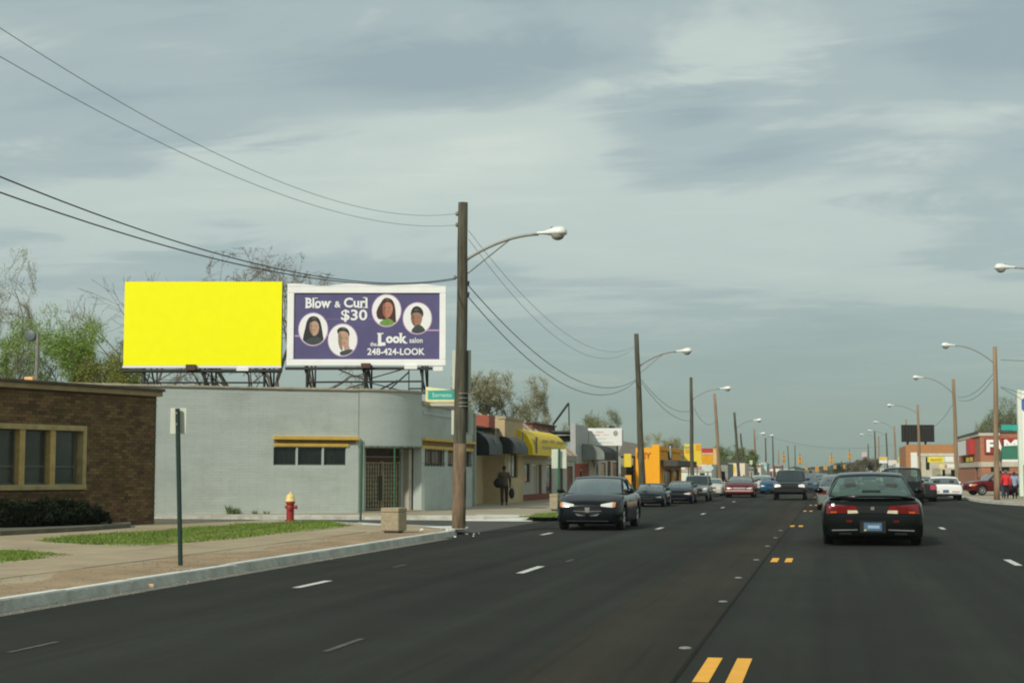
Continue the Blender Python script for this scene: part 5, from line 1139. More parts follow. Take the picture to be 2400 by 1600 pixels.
backsign('lower pale rectangular sign fixed behind the big utility pole', 1058, 1109, 961, 1018, Y1+.2)
tealg = mat('street_sign_green', (.035, .40, .32), .45, .05, 3)
p = at(1003, 936, 'y', Y1-.02); s_ = (p-camo.location).dot(_f)/FPX
t = thing('street_name_sign', 'teal green street name blade on the big utility pole', 'street sign', p, YAW)
MB().box(0, 68*s_, 0, .012, 0, 21*s_).build('blade', tealg, t, bevel=.004)
l_ = lettering('Sorrento', 46*s_, 10.5*s_, .004, .015); l_.v = [(x+10*s_, y-.006, z+5.5*s_) for x, y, z in l_.v]; l_.build('lettering', mat('mint_lettering', (.52, .78, .66), .5, .03, 3), t)
# yellow and white shop sign projecting behind it
yq = W3.p0.y+.8; p = at(997, 951, 'y', yq)
t = thing('projecting_sign', 'cream yellow box sign with pale lower edge on the grey building front', 'sign', p, YAW); s_ = (p-camo.location).dot(_f)/FPX
MB().box(0, 68*s_, 0, .3, 9*s_, 36*s_).add([(0, -.01, 36*s_), (68*s_, -.01, 38*s_), (68*s_, .3, 38*s_), (0, .3, 46*s_)], [(0, 1, 2, 3)]).build('panel', mat('cream_yellow_panel', (.80, .72, .38), .5, .12, 2), t)
MB().box(0, 68*s_, -.02, .3, 0, 7*s_).build('lower_edge', mat('cream_edge', (.52, .50, .40), .6, .1, 3), t)
MB().tube([(2*s_, .1, 0), (0, .1, -33*s_)], .03, 6).build('bracket', galv, t)

pole2 = pole(1500, 73.5, Zy(1494, 782, 73.5), x=Xat(1506, 73.5), r0=.17, r1=.11, label='dark utility pole rising left of the orange building', lean=Xat(1494, 73.5)-Xat(1506, 73.5))
def lamp_at(P_, px_a, py_a, px_h, py_h, s=1, side=1, brace=False):
    y = P_.location.y; a = at(px_a, py_a, 'y', y)-P_.location; h = at(px_h, py_h, 'y', y)-P_.location; lamp(P_, a, abs(h.x-a.x), h.z-a.z, s, side, brace)
lamp_at(pole2, 1499, 858, 1586, 824, 1.1, 1, True)
poles = [pole2]
def zt(y, py, px): return Zy(px, py, y)
LP = []
for px, top, y, lean_px, m_, lab, lampd in (
    (1622, 884, 104, 0, timber_dark, 'dark utility pole in front of the tall yellow sign', (1623, 936, 1688, 911)),
    (1688, 922, 118, -11, timber_tan, 'light tan timber pole left of the red oncoming car', None),
    (1733, 966, 138, -10, timber_dark, 'slim leaning pole above the red oncoming car', (1726, 1003, 1766, 985)),
    (1745, 1015, 185, -8, timber_dark, 'short thin leaning pole by the small teal sign', None),
    (1771, 1005, 195, -2, timber_tan, 'pale tan far pole beyond the red oncoming car', (1773, 1030, 1780, 1016)),
    (1796, 1025, 250, -1, timber_dark, 'dark far pole left of the oncoming utility vehicle', (1797, 1033, 1803, 1020)),
    (1813, 1022, 270, -1, timber_dark, 'dark far pole above the oncoming utility vehicle windscreen', None),
    (1826, 1055, 330, -1, timber_tan, 'short pale far pole among the left shops', None),
    (1850, 1044, 360, -3, timber_dark, 'thin faint pole by the left traffic lights', None),
    (1864, 1043, 380, 0, timber_dark, 'thin faint pole right of the left traffic lights', None)):
    P_ = pole(0, y, Zy(px+lean_px, top, y), x=Xat(px, y), r0=.15, r1=.10, m=m_, label=lab, lean=Xat(px+lean_px, y)-Xat(px, y))
    if lampd: lamp_at(P_, *lampd, 1.1)
    LP.append(P_)
RPo = []
for px, top, y, lean_px, m_, lab, lampd in (
    (2335, 812, 80, 5, timber_tan, 'tall tan utility pole in front of the brick store', (2334, 856, 2238, 810)),
    (2243, 888, 106, -3, timber_tan, 'tan utility pole between the two brick buildings', (2236, 925, 2163, 885)),
    (2157, 948, 150, -3, timber_tan, 'pale tan pole crossing the right part of the black billboard', (2150, 968, 2096, 950)),
    (2127, 982, 178, -1, timber_tan, 'slim tan pole crossing the left part of the black billboard', None),
    (2101, 998, 205, -3, timber_tan, 'thin pale pole left of the black billboard', (2096, 1008, 2060, 989)),
    (2081, 1014, 235, -2, timber_dark, 'thin grey pole left of the narrow yellow sign', (2078, 1022, 2045, 1009)),
    (2053, 1010, 240, -1, timber_dark, 'thin grey pole rising from the bare trees', (2048, 1024, 2026, 1018)),
    (2060, 1022, 280, 1, timber_tan, 'short pale pole right beside the thin grey pole', None),
    (2036, 1040, 330, 0, timber_dark, 'short dark pole among the far bare trees', None)):
    P_ = pole(0, y, Zy(px+lean_px, top, y), x=Xat(px, y), r0=.15, r1=.10, m=m_, label=lab, lean=Xat(px+lean_px, y)-Xat(px, y))
    if lampd: lamp_at(P_, *lampd, 1.0, -1)
    RPo.append(P_)
P_ = pole(0, 57, 8.6, x=9.3, m=timber_tan, label='utility pole just outside the right edge carrying the highest right lamp'); lamp_at(P_, 2530, 700, 2378, 628, 1.05, -1)
t = backsign('small green street name blade on the tall tan pole at right', 2347, 2386, 995, 1008, 79.8, tealg, nm='street_name_sign')
for px, py, y in ((2004, 1035, 330), (2005, 1046, 360), (2010, 1012, 300), (1806, 1041, 330), (1825, 1043, 350)):
    pass

# ------------------------------------------------------------------ overhead wires
cable_l = mat('thin_wire_grey', (.16, .17, .17), .7, .1, 3)
def wire(label, pts, X, rad=.012, y_end=None, n=40, group='overhead wires'):
    """pts: photograph pixels on the plane x=X (or pairs with their own x); a smooth sagging curve through them"""
    P_ = [at(px, py, 'x', (X if not hasattr(X, '__len__') else X[i])) for i, (px, py) in enumerate(pts)]
    ys = np.array([p.y for p in P_]); zs = np.array([p.z for p in P_]); xs = np.array([p.x for p in P_])
    deg = 2 if len(pts) > 2 else 1; cz = np.polyfit(ys, zs, deg); cx = np.polyfit(ys, xs, 1)
    y0, y1 = ys[0], (ys[-1] if y_end is None else y_end); out = []
    for i in range(n+1):
        y = y0+(y1-y0)*i/n; out.append((np.polyval(cx, y), y, np.polyval(cz, y)))
    o = MB().tube(out, rad, 5).build('overhead_wire', cable_l if rad < .006 else cable_m, smooth=True); return tag(o, label, 'overhead wire', group)
XL = X1-.18
wire('uppermost thin wire running from the big pole to the upper left corner', [(1070, 501), (888, 495), (714, 446), (520, 367), (250, 222), (0, 65)], XL, .0045, 6)
wire('second thin wire running from the big pole to the upper left', [(1070, 527), (888, 519), (700, 475), (500, 385), (250, 268), (0, 138)], XL, .0045, 6)
wire('thick twisted cable above the billboards, higher of the pair', [(1068, 652), (880, 660), (760, 650), (600, 620), (470, 583), (250, 512), (0, 412)], XL, .0095, 6)
wire('thick cable above the billboards, lower of the pair', [(1068, 655), (860, 662), (700, 648), (540, 617), (400, 580), (200, 518), (0, 450)], XL, .0095, 6)
X2 = pole2.location.x
def span(label, a, b, m_, y0, y1, x0, x1, rad):
    """a and b end pixels, m_ mid pixels, spanning y0..y1"""
    P_ = [at(a[0], a[1], 'y', y0), at(b[0], b[1], 'y', y1)]; out = []
    sagpts = []
    dx = P_[1]-P_[0]
    best = 0
    for px, py in m_:
        # find the point along the straight span seen at that column, then how far below it the wire hangs
        lo_, hi_ = 0., 1.; sgn = 1 if b[0] > a[0] else -1
        for _ in range(40):
            f = (lo_+hi_)/2; q = P_[0]+dx*f; v = q-camo.location; X_ = 1200+FPX*v.dot(_r)/v.dot(_f)
            if (px-X_)*sgn > 0: lo_ = f
            else: hi_ = f
        q = P_[0]+dx*f; v = q-camo.location; Yp = 800-FPX*v.dot(_u)/v.dot(_f); d = (py-Yp)*v.dot(_f)/FPX
        sagpts.append(d/(4*f*(1-f)+1e-6))
    sg = sum(sagpts)/len(sagpts)
    for i in range(33):
        f = i/32; q = P_[0]+dx*f; out.append((q.x, q.y, q.z-4*f*(1-f)*sg))
    return tag(MB().tube(out, rad, 5).build('overhead_wire', cable_l if rad < .008 else cable_m, smooth=True), label, 'overhead wire', 'overhead wires')
y2_ = pole2.location.y; yT3 = LP[0].location.y
span('faint upper wire from the big pole to the second pole', (1098, 540), (1486, 812), [(1275, 745), (1380, 808)], Y1, y2_, 0, 0, .006)
span('faint lower wire beside the upper one between first and second pole', (1098, 560), (1486, 816), [(1260, 765), (1375, 820)], Y1, y2_, 0, 0, .006)
span('thick cable sagging between first and second pole, upper of the pair', (1097, 668), (1490, 890), [(1250, 830), (1357, 888), (1430, 907)], Y1, y2_, 0, 0, .012)
span('thick cable sagging between first and second pole, lower of the pair', (1096, 694), (1490, 893), [(1225, 835), (1330, 903), (1410, 922)], Y1, y2_, 0, 0, .012)
span('upper cable between the dark second pole and third pole', (1504, 890), (1620, 962), [(1560, 945), (1590, 965)], y2_, yT3, 0, 0, .012)
span('lower cable between the dark second pole and third pole', (1504, 897), (1620, 985), [(1550, 952), (1585, 978)], y2_, yT3, 0, 0, .012)
span('cable between the third pole and the tan timber pole', (1626, 955), (1679, 985), [(1650, 990)], yT3, LP[1].location.y, 0, 0, .012)
yr = [p.location.y for p in RPo]
span('upper cable between the two nearest right poles', (2333, 868), (2245, 930), [(2298, 905), (2270, 930)], yr[0], yr[1], 0, 0, .012)
span('lower cable between the two nearest right poles', (2333, 880), (2245, 936), [(2300, 920)], yr[0], yr[1], 0, 0, .012)
span('cable from the second right pole towards the black billboard', (2238, 938), (2160, 1000), [(2205, 985)], yr[1], yr[2], 0, 0, .012)
for i, (a, b, l) in enumerate((((2346, 843), (2460, 835), 'upper service wire leaving the tall tan pole to the right'), ((2346, 906), (2460, 930), 'middle service wire leaving the tall tan pole to the right'), ((2346, 908), (2460, 960), 'lower service wire leaving the tall tan pole to the right'))):
    P_ = [at(*a, 'y', yr[0]), at(*b, 'y', yr[0]+4)]; tag(MB().tube([P_[0], (P_[0]+P_[1])/2-Vector((0, 0, .15)), P_[1]], .012, 5).build('overhead_wire', cable_m), l, 'overhead wire', 'overhead wires')
span('long faint span wire crossing the street at the far crossing', (1800, 1022), (2100, 1040), [(1960, 1050)], 200, 205, 0, 0, .012)

# ------------------------------------------------------------------ traffic lights hung over far crossings
amber = mat('signal_amber_housing', (.62, .33, .06), .5, .08, 3)
tl_n = 0
for px, py, wpx, hpx, y, lab in ((1837, 1074, 9, 17, 200, 'narrow amber traffic signal left above the oncoming utility vehicle'), (1875, 1079, 13, 18, 200, 'broad amber traffic signal right above the oncoming utility vehicle'), (1949, 1077, 12, 16, 200, 'larger amber traffic signal above the street centre'), (1991, 1069, 10, 16, 205, 'highest amber traffic signal at the right'),
                            (1890, 1098, 8, 10, 330, 'small amber signal leftmost of the far crossing'), (1915, 1099, 10, 13, 330, 'small amber signal second from left at the far crossing'), (1935, 1096, 11, 11, 330, 'small amber signal third from left at the far crossing'), (1957, 1094, 8, 9, 330, 'small amber signal fourth from left at the far crossing'), (1980, 1093, 9, 10, 330, 'small amber signal rightmost of the far crossing')):
    c = at(px, py, 'y', y); s_ = (c-camo.location).dot(_f)/FPX; w_, h_ = wpx*s_, hpx*s_
    t = thing('traffic_light', lab, 'traffic light', c, 0, 'amber traffic signals over the crossings')
    MB().box(-w_*.36, w_*.36, -w_*.36, w_*.36, -h_/2, h_/2).build('housing', amber, t, bevel=.04)
    for k in (-1, 0, 1):
        z = -k*h_*.31; col = {-1: (.30, .03, .02), 0: (.40, .22, .03), 1: (.03, .25, .16)}[-k if False else k]
        MB().disc((0, -w_*.36-.01, z), h_*.12, h_*.12, .02, 12).build('lens', mat('signal_lens%d' % k, col, .3, .05, 3), t)
    vz = MB()
    for k in (-1, 0, 1):
        for dx, dy in ((0, -1), (1, 0), (-1, 0)):
            cx_, cy_ = dx*w_*.40, dy*w_*.40; vz.box(cx_-w_*.10, cx_+w_*.10, cy_-w_*.10, cy_+w_*.10, -k*h_*.31+h_*.08, -k*h_*.31+h_*.14)
    vz.build('visor', amber, t)
    MB().tube([(0, 0, h_/2), (0, 0, h_/2+.5)], .03, 5).build('hanger', steel_dark, t)

# ------------------------------------------------------------------ near street furniture, left
p = at(423, 1325, 'z', .12); zt_ = Zy(416, 957, p.y); top = at(416, 957, 'y', p.y)
t = thing('parking_sign_post', 'nearest dark green post with a pale sign seen from behind, on the left pavement', 'sign post', p)
lean = Vector((top.x-p.x, 0, top.z-p.z)); d = lean
def post_u(t, d, w_=.045, m=greenpost):
    mb = MB()
    for a, b, c_, e_ in ((-w_, -w_*.62, -.02, .03), (w_*.62, w_, -.02, .03), (-w_, w_, .03, .04)):
        vs = []
        for f in (0, 1):
            ox = d.x*f; vs += [(a+ox, c_, d.z*f), (b+ox, c_, d.z*f), (b+ox, e_, d.z*f), (a+ox, e_, d.z*f)]
        mb.add(vs, [(3, 2, 1, 0), (4, 5, 6, 7), (0, 1, 5, 4), (1, 2, 6, 5), (2, 3, 7, 6), (3, 0, 4, 7)])
    mb.box(-w_*.62+d.x*0, w_*.62+d.x*0, -.018, .026, 0, .0) if False else None
    mb2 = MB(); mb2.tube([(0, .0, 0), (d.x, 0, d.z)], w_*.8, 8)
    o = mb2.build('post', m, t); return o
post_u(t, d)
s_ = (p-camo.location).dot(_f)/FPX; sp = at(397, 1016, 'y', p.y)-p
MB().box(0, 38*s_, .045, .055, 0, 61*s_).xf(Matrix.Translation((sp.x, 0, sp.z)) @ Matrix.Rotation(YAW, 4, 'Z')).build('sign_plate', signback, t, bevel=.004)
for f in (.9, .97): MB().box(-.012+d.x*f, .012+d.x*f, -.045, -.03, d.z*f-.012, d.z*f+.012).build('bolt', galv, t)
p = at(1309, 1196, 'z', .12); zt_ = Zy(1311, 1052, p.y); s_ = (p-camo.location).dot(_f)/FPX; sp = at(1293, 1097, 'y', p.y)-p
t = thing('parking_sign_post', 'green post with pale sign beside the concrete planter beyond the side street', 'sign post', p)
post_u(t, Vector((.03, 0, zt_-.12)), .055, mat('green_post_bright', (.025, .12, .06), .5, .15, 8)); MB().box(0, 35*s_, .06, .07, 0, 45*s_).xf(Matrix.Translation((sp.x, 0, sp.z)) @ Matrix.Rotation(YAW, 4, 'Z')).build('sign_plate', signback, t, bevel=.004)
p = at(845, 1221, 'z', .12); zt_ = Zy(846, 1034, p.y); t = thing('sign_post', 'thick green post with edge on sign at the left side of the gated entrance', 'sign post', p)
s_ = (p-camo.location).dot(_f)/FPX
MB().tube([(0, 0, 0), (.01, 0, zt_-.12)], .035, 8).build('post', mat('faded_green_post', (.045, .11, .07), .6, .15, 8), t); MB().box(-.06, -.005, .05, .10, 22*s_, zt_-.14).build('sign_edge', mat('faded_green_post', (1, 1, 1)), t); MB().box(.045, .075, .03, .09, 22*s_, zt_-.2).build('sign_edge', mat('edge_grey_green', (.26, .30, .22), .6, .1, 4), t)
p = at(924, 1190, 'z', .13); p = at(924, 1205, 'z', .12); zt_ = Zy(924, 1048, p.y); t = thing('sign_post', 'thin green post standing in front of the lattice gate behind the concrete planter', 'sign post', p)
MB().tube([(0, 0, 0), (0, 0, zt_-.12)], .028, 8).build('post', mat('green_post_thin', (.03, .12, .05), .6, .2, 8), t)
# concrete cube planters
def cube_planter(c, w_, h_, label, rot, m):
    t = thing('concrete_planter', label, 'planter', c, rot); mb = MB(); h2 = h_; iw = w_/2; tk = .09
    mb.box(-iw, iw, -iw, iw, .05, h2-.10)
    mb.build('planter_block', m, t, bevel=.03)
    mb = MB(); mb.box(-iw, iw, -iw, -iw+tk, h2-.098, h2); mb.box(-iw, iw, iw-tk, iw, h2-.098, h2); mb.box(-iw, -iw+tk, -iw+tk+.002, iw-tk-.002, h2-.098, h2); mb.box(iw-tk, iw, -iw+tk+.002, iw-tk-.002, h2-.098, h2)
    mb.build('rim', m, t, bevel=.02); MB().box(-iw+tk, iw-tk, -iw+tk, iw-tk, h2-.099, h2-.05).build('soil_fill', soil, t)
    MB().box(-iw+.06, iw-.06, -iw+.06, iw-.06, 0, .05).build('foot', darkt, t); return t
exposed = mat('exposed_aggregate', (.37, .31, .205), .95, .2, 14, bump=.9, bscale=80, grime=.25)
c = at(914, 1250, 'z', .12); s_ = (c-camo.location).dot(_f)/FPX
cube_planter(c+Vector((0, .30, 0)), 47*s_, 60*s_, 'pale exposed aggregate concrete cube planter on the corner left of the big pole', YAW-.38, exposed)
c = at(1296, 1197, 'z', .12); s_ = (c-camo.location).dot(_f)/FPX
cube_planter(c+Vector((0, .3, 0)), 20*s_, 40*s_, 'smaller concrete block planter beside the green sign post beyond the side street', YAW-.25, exposed)
# fire hydrant
c = at(680, 1222, 'z', .12); s_ = (c-camo.location).dot(_f)/FPX; H_ = 69*s_; k = H_/.87
t = thing('fire_hydrant', 'dark red fire hydrant with pale yellow cap on the grass verge', 'fire hydrant', c, YAW); hr = mat('hydrant_red', (.30, .022, .018), .5, .15, 6, grime=.2); hy = mat('hydrant_cream', (.78, .60, .22), .5, .08, 6)
MB().lathe([(.155*k, 0), (.155*k, .05*k), (.115*k, .055*k), (.112*k, .52*k), (.135*k, .53*k), (.135*k, .59*k)], 20).build('barrel', hr, t, smooth=False)
MB().lathe([(.15*k, .59*k), (.15*k, .62*k), (.13*k, .63*k), (.13*k, .70*k), (.115*k, .76*k), (.08*k, .805*k), (.035*k, .825*k), (.03*k, .87*k), (.012*k, .875*k)], 20).build('bonnet', hy, t, smooth=True)
MB().lathe([(.05*k, .09*k), (.05*k, .17*k), (.065*k, .172*k), (.065*k, .20*k), (.03*k, .21*k)], 12, (0, 0, .43*k), 'x').build('side_nozzle', hr, t)
MB().lathe([(.05*k, -.09*k), (.05*k, -.14*k), (.03*k, -.16*k)], 12, (0, 0, .43*k), 'x').build('side_nozzle', hr, t)
MB().lathe([(.07*k, -.10*k), (.07*k, -.155*k), (.04*k, -.17*k)], 14, (0, 0, .40*k), 'y').build('pumper_nozzle', hr, t)
# ------------------------------------------------------------------ vehicles
tyre_m = mat('tyre_rubber', (.014, .014, .013), .8, .15, 9); rim_m = mat('alloy_rim', (.42, .43, .42), .35, .1, 9, metal=.6); rim_d = mat('dark_steel_rim', (.08, .08, .08), .5, .1, 9)
trim_b = mat('black_plastic', (.012, .013, .012), .6, .15, 8, spec=.3); seat_m = mat('seat_cloth', (.05, .055, .05), .9, .2, 6)
cglass = glass('car_glass', (.55, .74, .66), .74, base=.30, body=(.03, .055, .05)); cglass_d = glass('car_glass_dark', (.12, .17, .15), .35)
red_l = mat('tail_lamp_red', (.13, .004, .003), .15, .12, 14, spec=.7); red_b = mat('tail_lamp_bright', (.19, .006, .005), .15, .1, 14, spec=.7); white_l = mat('lamp_clear', (.66, .67, .62), .12, .12, 20, spec=.8); amber_l = mat('lamp_amber', (.72, .26, .08), .15, .1, 14, spec=.8)
chrome = mat('chrome_trim', (.62, .63, .62), .18, .05, 9, metal=.9); plate_m = mat('blue_plate', (.07, .14, .24), .4, .12, 30); under_m = mat('underbody', (.006, .006, .006), .9, .1, 5)
def paint(name, col, coat=.6, rough=.35, var=.06): return mat(name, col, .14, var, 2.5, coat=0, spec=.30)
class Car:
    def __init__(s, label, px, y, L, W, H, col, kind='sedan', rear=False, rz=0., x=None, name='parked_car', cat='car', group=None, scale=1., glassm=None, rim=None, **k):
        s.L, s.W, s.H = L, W, H; s.kind = kind; hl = L/2
        q = dict(zb=.20, nose=.64, cowl=.93, belt=.93, deck=.95, tail=.90, yc=-.24*L, rf=-.09*L, rr=.20*L, yr=.34*L, wr=.70, wf=-.315*L, wb=.30*L, R=.31, tw=.10, nosew=.86, tailw=.90)
        if kind in ('suv', 'van'): q.update(zb=.30, nose=.82, cowl=1.08, belt=1.05, deck=1.05, tail=1.05, yc=-.22*L, rf=-.09*L, rr=.43*L, yr=.475*L, wr=.80, R=.36, nosew=.92, tailw=.95)
        if kind == 'van': q.update(cowl=1.0, belt=.98, yc=-.30*L, rf=-.14*L)
        q.update(k); s.q = q; s.paint = col; s.gm = glassm or cglass
        cx = Xat(px, y) if x is None else x
        yy = y+(hl*scale)*math.cos(rz)
        s.root = thing(name, label, cat, (cx, yy, .0), rz+(math.pi if rear else 0), group); s.root.scale = (scale,)*3
        s.body(); s.cabin(); s.wheels(rim or rim_m)
    def zt(s, y):
        q, hl = s.q, s.L/2
        if y < q['yc']: f = (y+hl)/(q['yc']+hl); return q['nose']+(q['cowl']-q['nose'])*(math.sin(f*math.pi/2)**.75)
        if y < q['yr']: f = (y-q['yc'])/(q['yr']-q['yc']); return q['cowl']+(q['belt']-q['cowl'])*min(1, f*3) if f < .5 else q['belt']+(q['deck']-q['belt'])*(f-.5)*2
        f = (y-q['yr'])/(hl-q['yr']); return q['deck']+(q['tail']-q['deck'])*f*f
    def arch(s, y):
        q = s.q; z = q['zb']
        for yc in (q['wf'], q['wb']):
            r = q['R']+.06; d = abs(y-yc)
            if d < r: z = max(z, q['R']+math.sqrt(r*r-d*d))
        return z
    def body(s):
        q, hl, L, W = s.q, s.L/2, s.L, s.W; rows = []; n = 84; e = .42
        ys = [-hl+L*(i/n) for i in range(n+1)]
        ys = sorted(set([round(v, 4) for v in ys]+[round(-hl+v, 4) for v in (.015, .03, .05, .08, .12, .17)]+[round(hl-v, 4) for v in (.015, .03, .05, .08, .12, .17)]))
        for y in ys:
            uf, ur = y+hl, hl-y; w = W/2
            if uf < e*1.6: w *= q['nosew']+(1-q['nosew'])*(1-(1-uf/(e*1.6))**2.4)
            if ur < e*1.3: w *= q['tailw']+(1-q['tailw'])*(1-(1-ur/(e*1.3))**2.4)
            u = min(uf, ur); rr_ = .13; k = math.sqrt(max(0, 1-(1-min(1, u/rr_))**2)) if u < rr_ else 1
            w -= (1-k)*.10; zt = s.zt(y)-(1-k)*.09; zb = q['zb']+(1-k)*.06
            zl = min(max(s.arch(y), zb), zt-.12); zs = zt-.085
            P = [(0, zb), (.68*w, zb), (.70*w, zl), (.955*w, zl), (.985*w, zl+.06*(zs-zl)), (1.0*w, zl+.42*(zs-zl)), (.995*w, zl+.70*(zs-zl)), (.965*w, zl+.90*(zs-zl)), (.93*w, zs+.012), (.86*w, zs+.055), (.62*w, zt-.006), (.3*w, zt+.008), (0, zt+.012)]
            rows.append([(x, y, z) for x, z in P]+[(-x, y, z) for x, z in P[-2:0:-1]]+[(P[0][0], y, P[0][1])])
        mb = MB(); mb.grid(rows); m_ = len(rows[0])-1
        mb.f.append(tuple(range(m_))); b = (len(rows)-1)*len(rows[0]); mb.f.append(tuple(reversed(range(b, b+m_))))
        s.bm_ = mb; me = mb.build('body', s.paint, s.root, smooth=True, fix=True); s.bodyo = me
        sh = me.modifiers.new('n', 'EDGE_SPLIT'); sh.split_angle = R(38)
        s.bvh = BVHTree.FromPolygons([Vector(v) for v in mb.v], mb.f)
        MB().box(-W*.40, W*.40, -hl+.35, hl-.35, q['zb']-.05, q['zb']+.25).build('underbody', under_m, s.root)
    def ray(s, a, z, side):
        o, d = {'front': ((a, -9, z), (0, 1, 0)), 'rear': ((a, 9, z), (0, -1, 0)), 'right': ((9, a, z), (-1, 0, 0)), 'left': ((-9, a, z), (1, 0, 0)), 'top': ((a, z, 9), (0, 0, -1))}[side]
        h = s.bvh.ray_cast(Vector(o), Vector(d)); return (h[0], Vector(d)) if h[0] is not None else (None, Vector(d))
    def patch(s, name, quad, side, m, off=.008, nu=8, nv=4, parent=None, thick=.05):
        g = []; last = None
        for j in range(nv+1):
            row = []
            for i in range(nu+1):
                u, v = i/nu, j/nv; a = [(quad[0][k]*(1-u)+quad[1][k]*u)*(1-v)+(quad[3][k]*(1-u)+quad[2][k]*u)*v for k in (0, 1)]
                h, d = s.ray(a[0], a[1], side)
                if h is None: h = last.copy() if last else Vector((0, 0, 0)); 
                last = h; row.append(h-d*off)
            g.append(row)
        mb = MB(); mb.grid(g); back = MB(); nb = len(mb.v)
        for r_ in g:
            for p in r_: mb.v.append(tuple(p+d*thick))
        w_ = nu+1; ring = [(i, 0) for i in range(nu)]+[(nu, j) for j in range(nv)]+[(i, nv) for i in range(nu, 0, -1)]+[(0, j) for j in range(nv, 0, -1)]
        idx = [j*w_+i for i, j in ring]
        for a, b in zip(idx, idx[1:]+idx[:1]): mb.f.append((a, b, b+nb, a+nb))
        return mb.build(name, m, parent or s.root, smooth=False, fix=True)
    def cabin(s):
        q, W, H = s.q, s.W/2, s.H; wb = W*.90; wr = W*q['wr']; r = s.root; yc, yr, rf, rr = q['yc'], q['yr'], q['rf'], q['rr']; bz = q['belt']+.0; cz = q['cowl']-.005; dz = q['deck']-.005; Hr = H-.035
        def roofz(x, y):
            f = (y-rf)/(rr-rf); return Hr+.035*(1-(x/wr)**2)-.045*(2*f-1)**4-(.03 if s.kind == 'sedan' else .0)*max(0, f-.5)*2
        def basef(x): return (x, yc+.16*(x/wb)**2, cz+(bz-cz)*abs(x/wb)**2)
        def basr(x): return (x, yr-.12*(x/wb)**2, dz)
        def rofw(x): return (x, rf+.07*(x/wr)**2, roofz(x, rf))
        def rorw(x): return (x, rr-.06*(x/wr)**2, roofz(x, rr))
        xs = [-1+2*i/12 for i in range(13)]
        def ruled(f0, f1, w0, w1, a=0., b=1., m=5, bow=.03, sgn=-1):
            rows = []
            for j in range(m+1):
                v = a+(b-a)*j/m; row = []
                for x in xs:
                    p = Vector(f0(x*w0)); t = Vector(f1(x*w1)); c = p.lerp(t, v); c.y += sgn*bow*math.sin(math.pi*v); row.append(tuple(c))
                rows.append(row)
            return rows
        roof = MB(); ny = 10; rows = []
        for j in range(ny+1):
            f = j/ny; row = []
            for x in xs:
                X = x*wr; y0 = rf+.07*x*x; y1 = rr-.06*x*x; y = y0+(y1-y0)*f; row.append((X, y, roofz(X, rf+(rr-rf)*f)))
            row.append((wr*1.03, row[-1][1], row[-1][2]-.05)); row.insert(0, (-wr*1.03, row[0][1], row[0][2]-.05)); rows.append(row)
        fr0 = [(p[0], p[1]-.03, p[2]-.035) for p in rows[0]]; re0 = [(p[0], p[1]+.03, p[2]-.035) for p in rows[-1]]
        roof.grid([fr0]+rows+[re0]); ro = roof.build('roof', s.paint, r, smooth=True)
        lining = MB(); lining.grid([[(p[0], p[1], p[2]-.05) for p in row] for row in rows]); lining.build('headliner', mat('headliner', (.10, .10, .085), .9, .1, 5), ro)
        MB().grid(ruled(basef, rofw, wb*.93, wr*.95, .02, .97)).build('windscreen', s.gm, r, smooth=True)
        MB().grid(ruled(basr, rorw, wb*.93, wr*.95, .04, .95, sgn=1)).build('rear_window', s.gm, r, smooth=True)
        # pillars
        def pl(name, p0, p1, w0, w1, th=.03):
            p0, p1 = Vector(p0), Vector(p1); mb = MB(); n = 5; rows = []
            for j in range(n+1):
                v = j/n; c = p0.lerp(p1, v); c.x += math.copysign(.02*math.sin(math.pi*v), c.x); hw = (w0+(w1-w0)*v)/2; sx = math.copysign(1, c.x)
                rows.append([(c.x, c.y-hw, c.z), (c.x+sx*.012, c.y, c.z), (c.x, c.y+hw, c.z), (c.x-sx*th, c.y+hw, c.z), (c.x-sx*th, c.y-hw, c.z), (c.x, c.y-hw, c.z)])
            mb.grid(rows); mb.build(name, s.paint, r, smooth=False)
        ymid = (yc+yr)/2+.02*s.L
        for sx in (-1, 1):
            A0 = (sx*wb*.965, basef(wb)[1]+.02, bz-.02); A1 = (sx*wr*1.0, rofw(wr)[1]+.01, roofz(wr, rf)-.035)
            C0 = (sx*wb*.95, basr(wb)[1]-.10, bz-.02); C1 = (sx*wr*1.0, rorw(wr)[1]-.04, roofz(wr, rr)-.035)
            pl('front_pillar', A0, A1, .10, .07); pl('rear_pillar', C0, C1, .34 if s.kind == 'sedan' else .20, .20 if s.kind == 'sedan' else .14)
            f = .5; B0 = (sx*wb*.965, ymid, bz-.02); B1 = (sx*wr*1.01, ymid+.05, roofz(wr, (rf+rr)/2)-.04); pl('centre_pillar', B0, B1, .10, .08)
            if s.kind != 'sedan': pl('quarter_pillar', (sx*wb*.965, (ymid+C0[1])/2+.1, bz-.02), (sx*wr*1.01, (ymid+C1[1])/2+.1, Hr-.04), .10, .08)
            mb = MB(); rows = []
            for j in range(5):
                v = .02+.95*j/4; rows.append([])
                for i in range(9):
                    u = i/8; p = Vector(A0).lerp(Vector(C0), u).lerp(Vector(A1).lerp(Vector(C1), u), v); p.x += sx*(.02*math.sin(math.pi*v)-.012); p.z += .02*(1-v); rows[-1].append(tuple(p))
            mb.grid(rows); mb.build('side_window', s.gm, r, smooth=True)
            # mirror
            MB().ellipsoid((sx*(W+.06), yc+.30, bz+.07), (.10, .06, .065), 10, 8).build('wing_mirror', s.paint if s.H < 1.6 else trim_b, r, smooth=True)
            MB().box(sx*(W-.08), sx*(W+.03), yc+.28, yc+.32, bz+.01, bz+.06).build('mirror_arm', trim_b, r)
        # interior: dark tub and seats
        MB().box(-wb*.9, wb*.9, yc+.30, yr-.15, q['belt']-.02, q['belt']+.03).build('interior', seat_m, r)
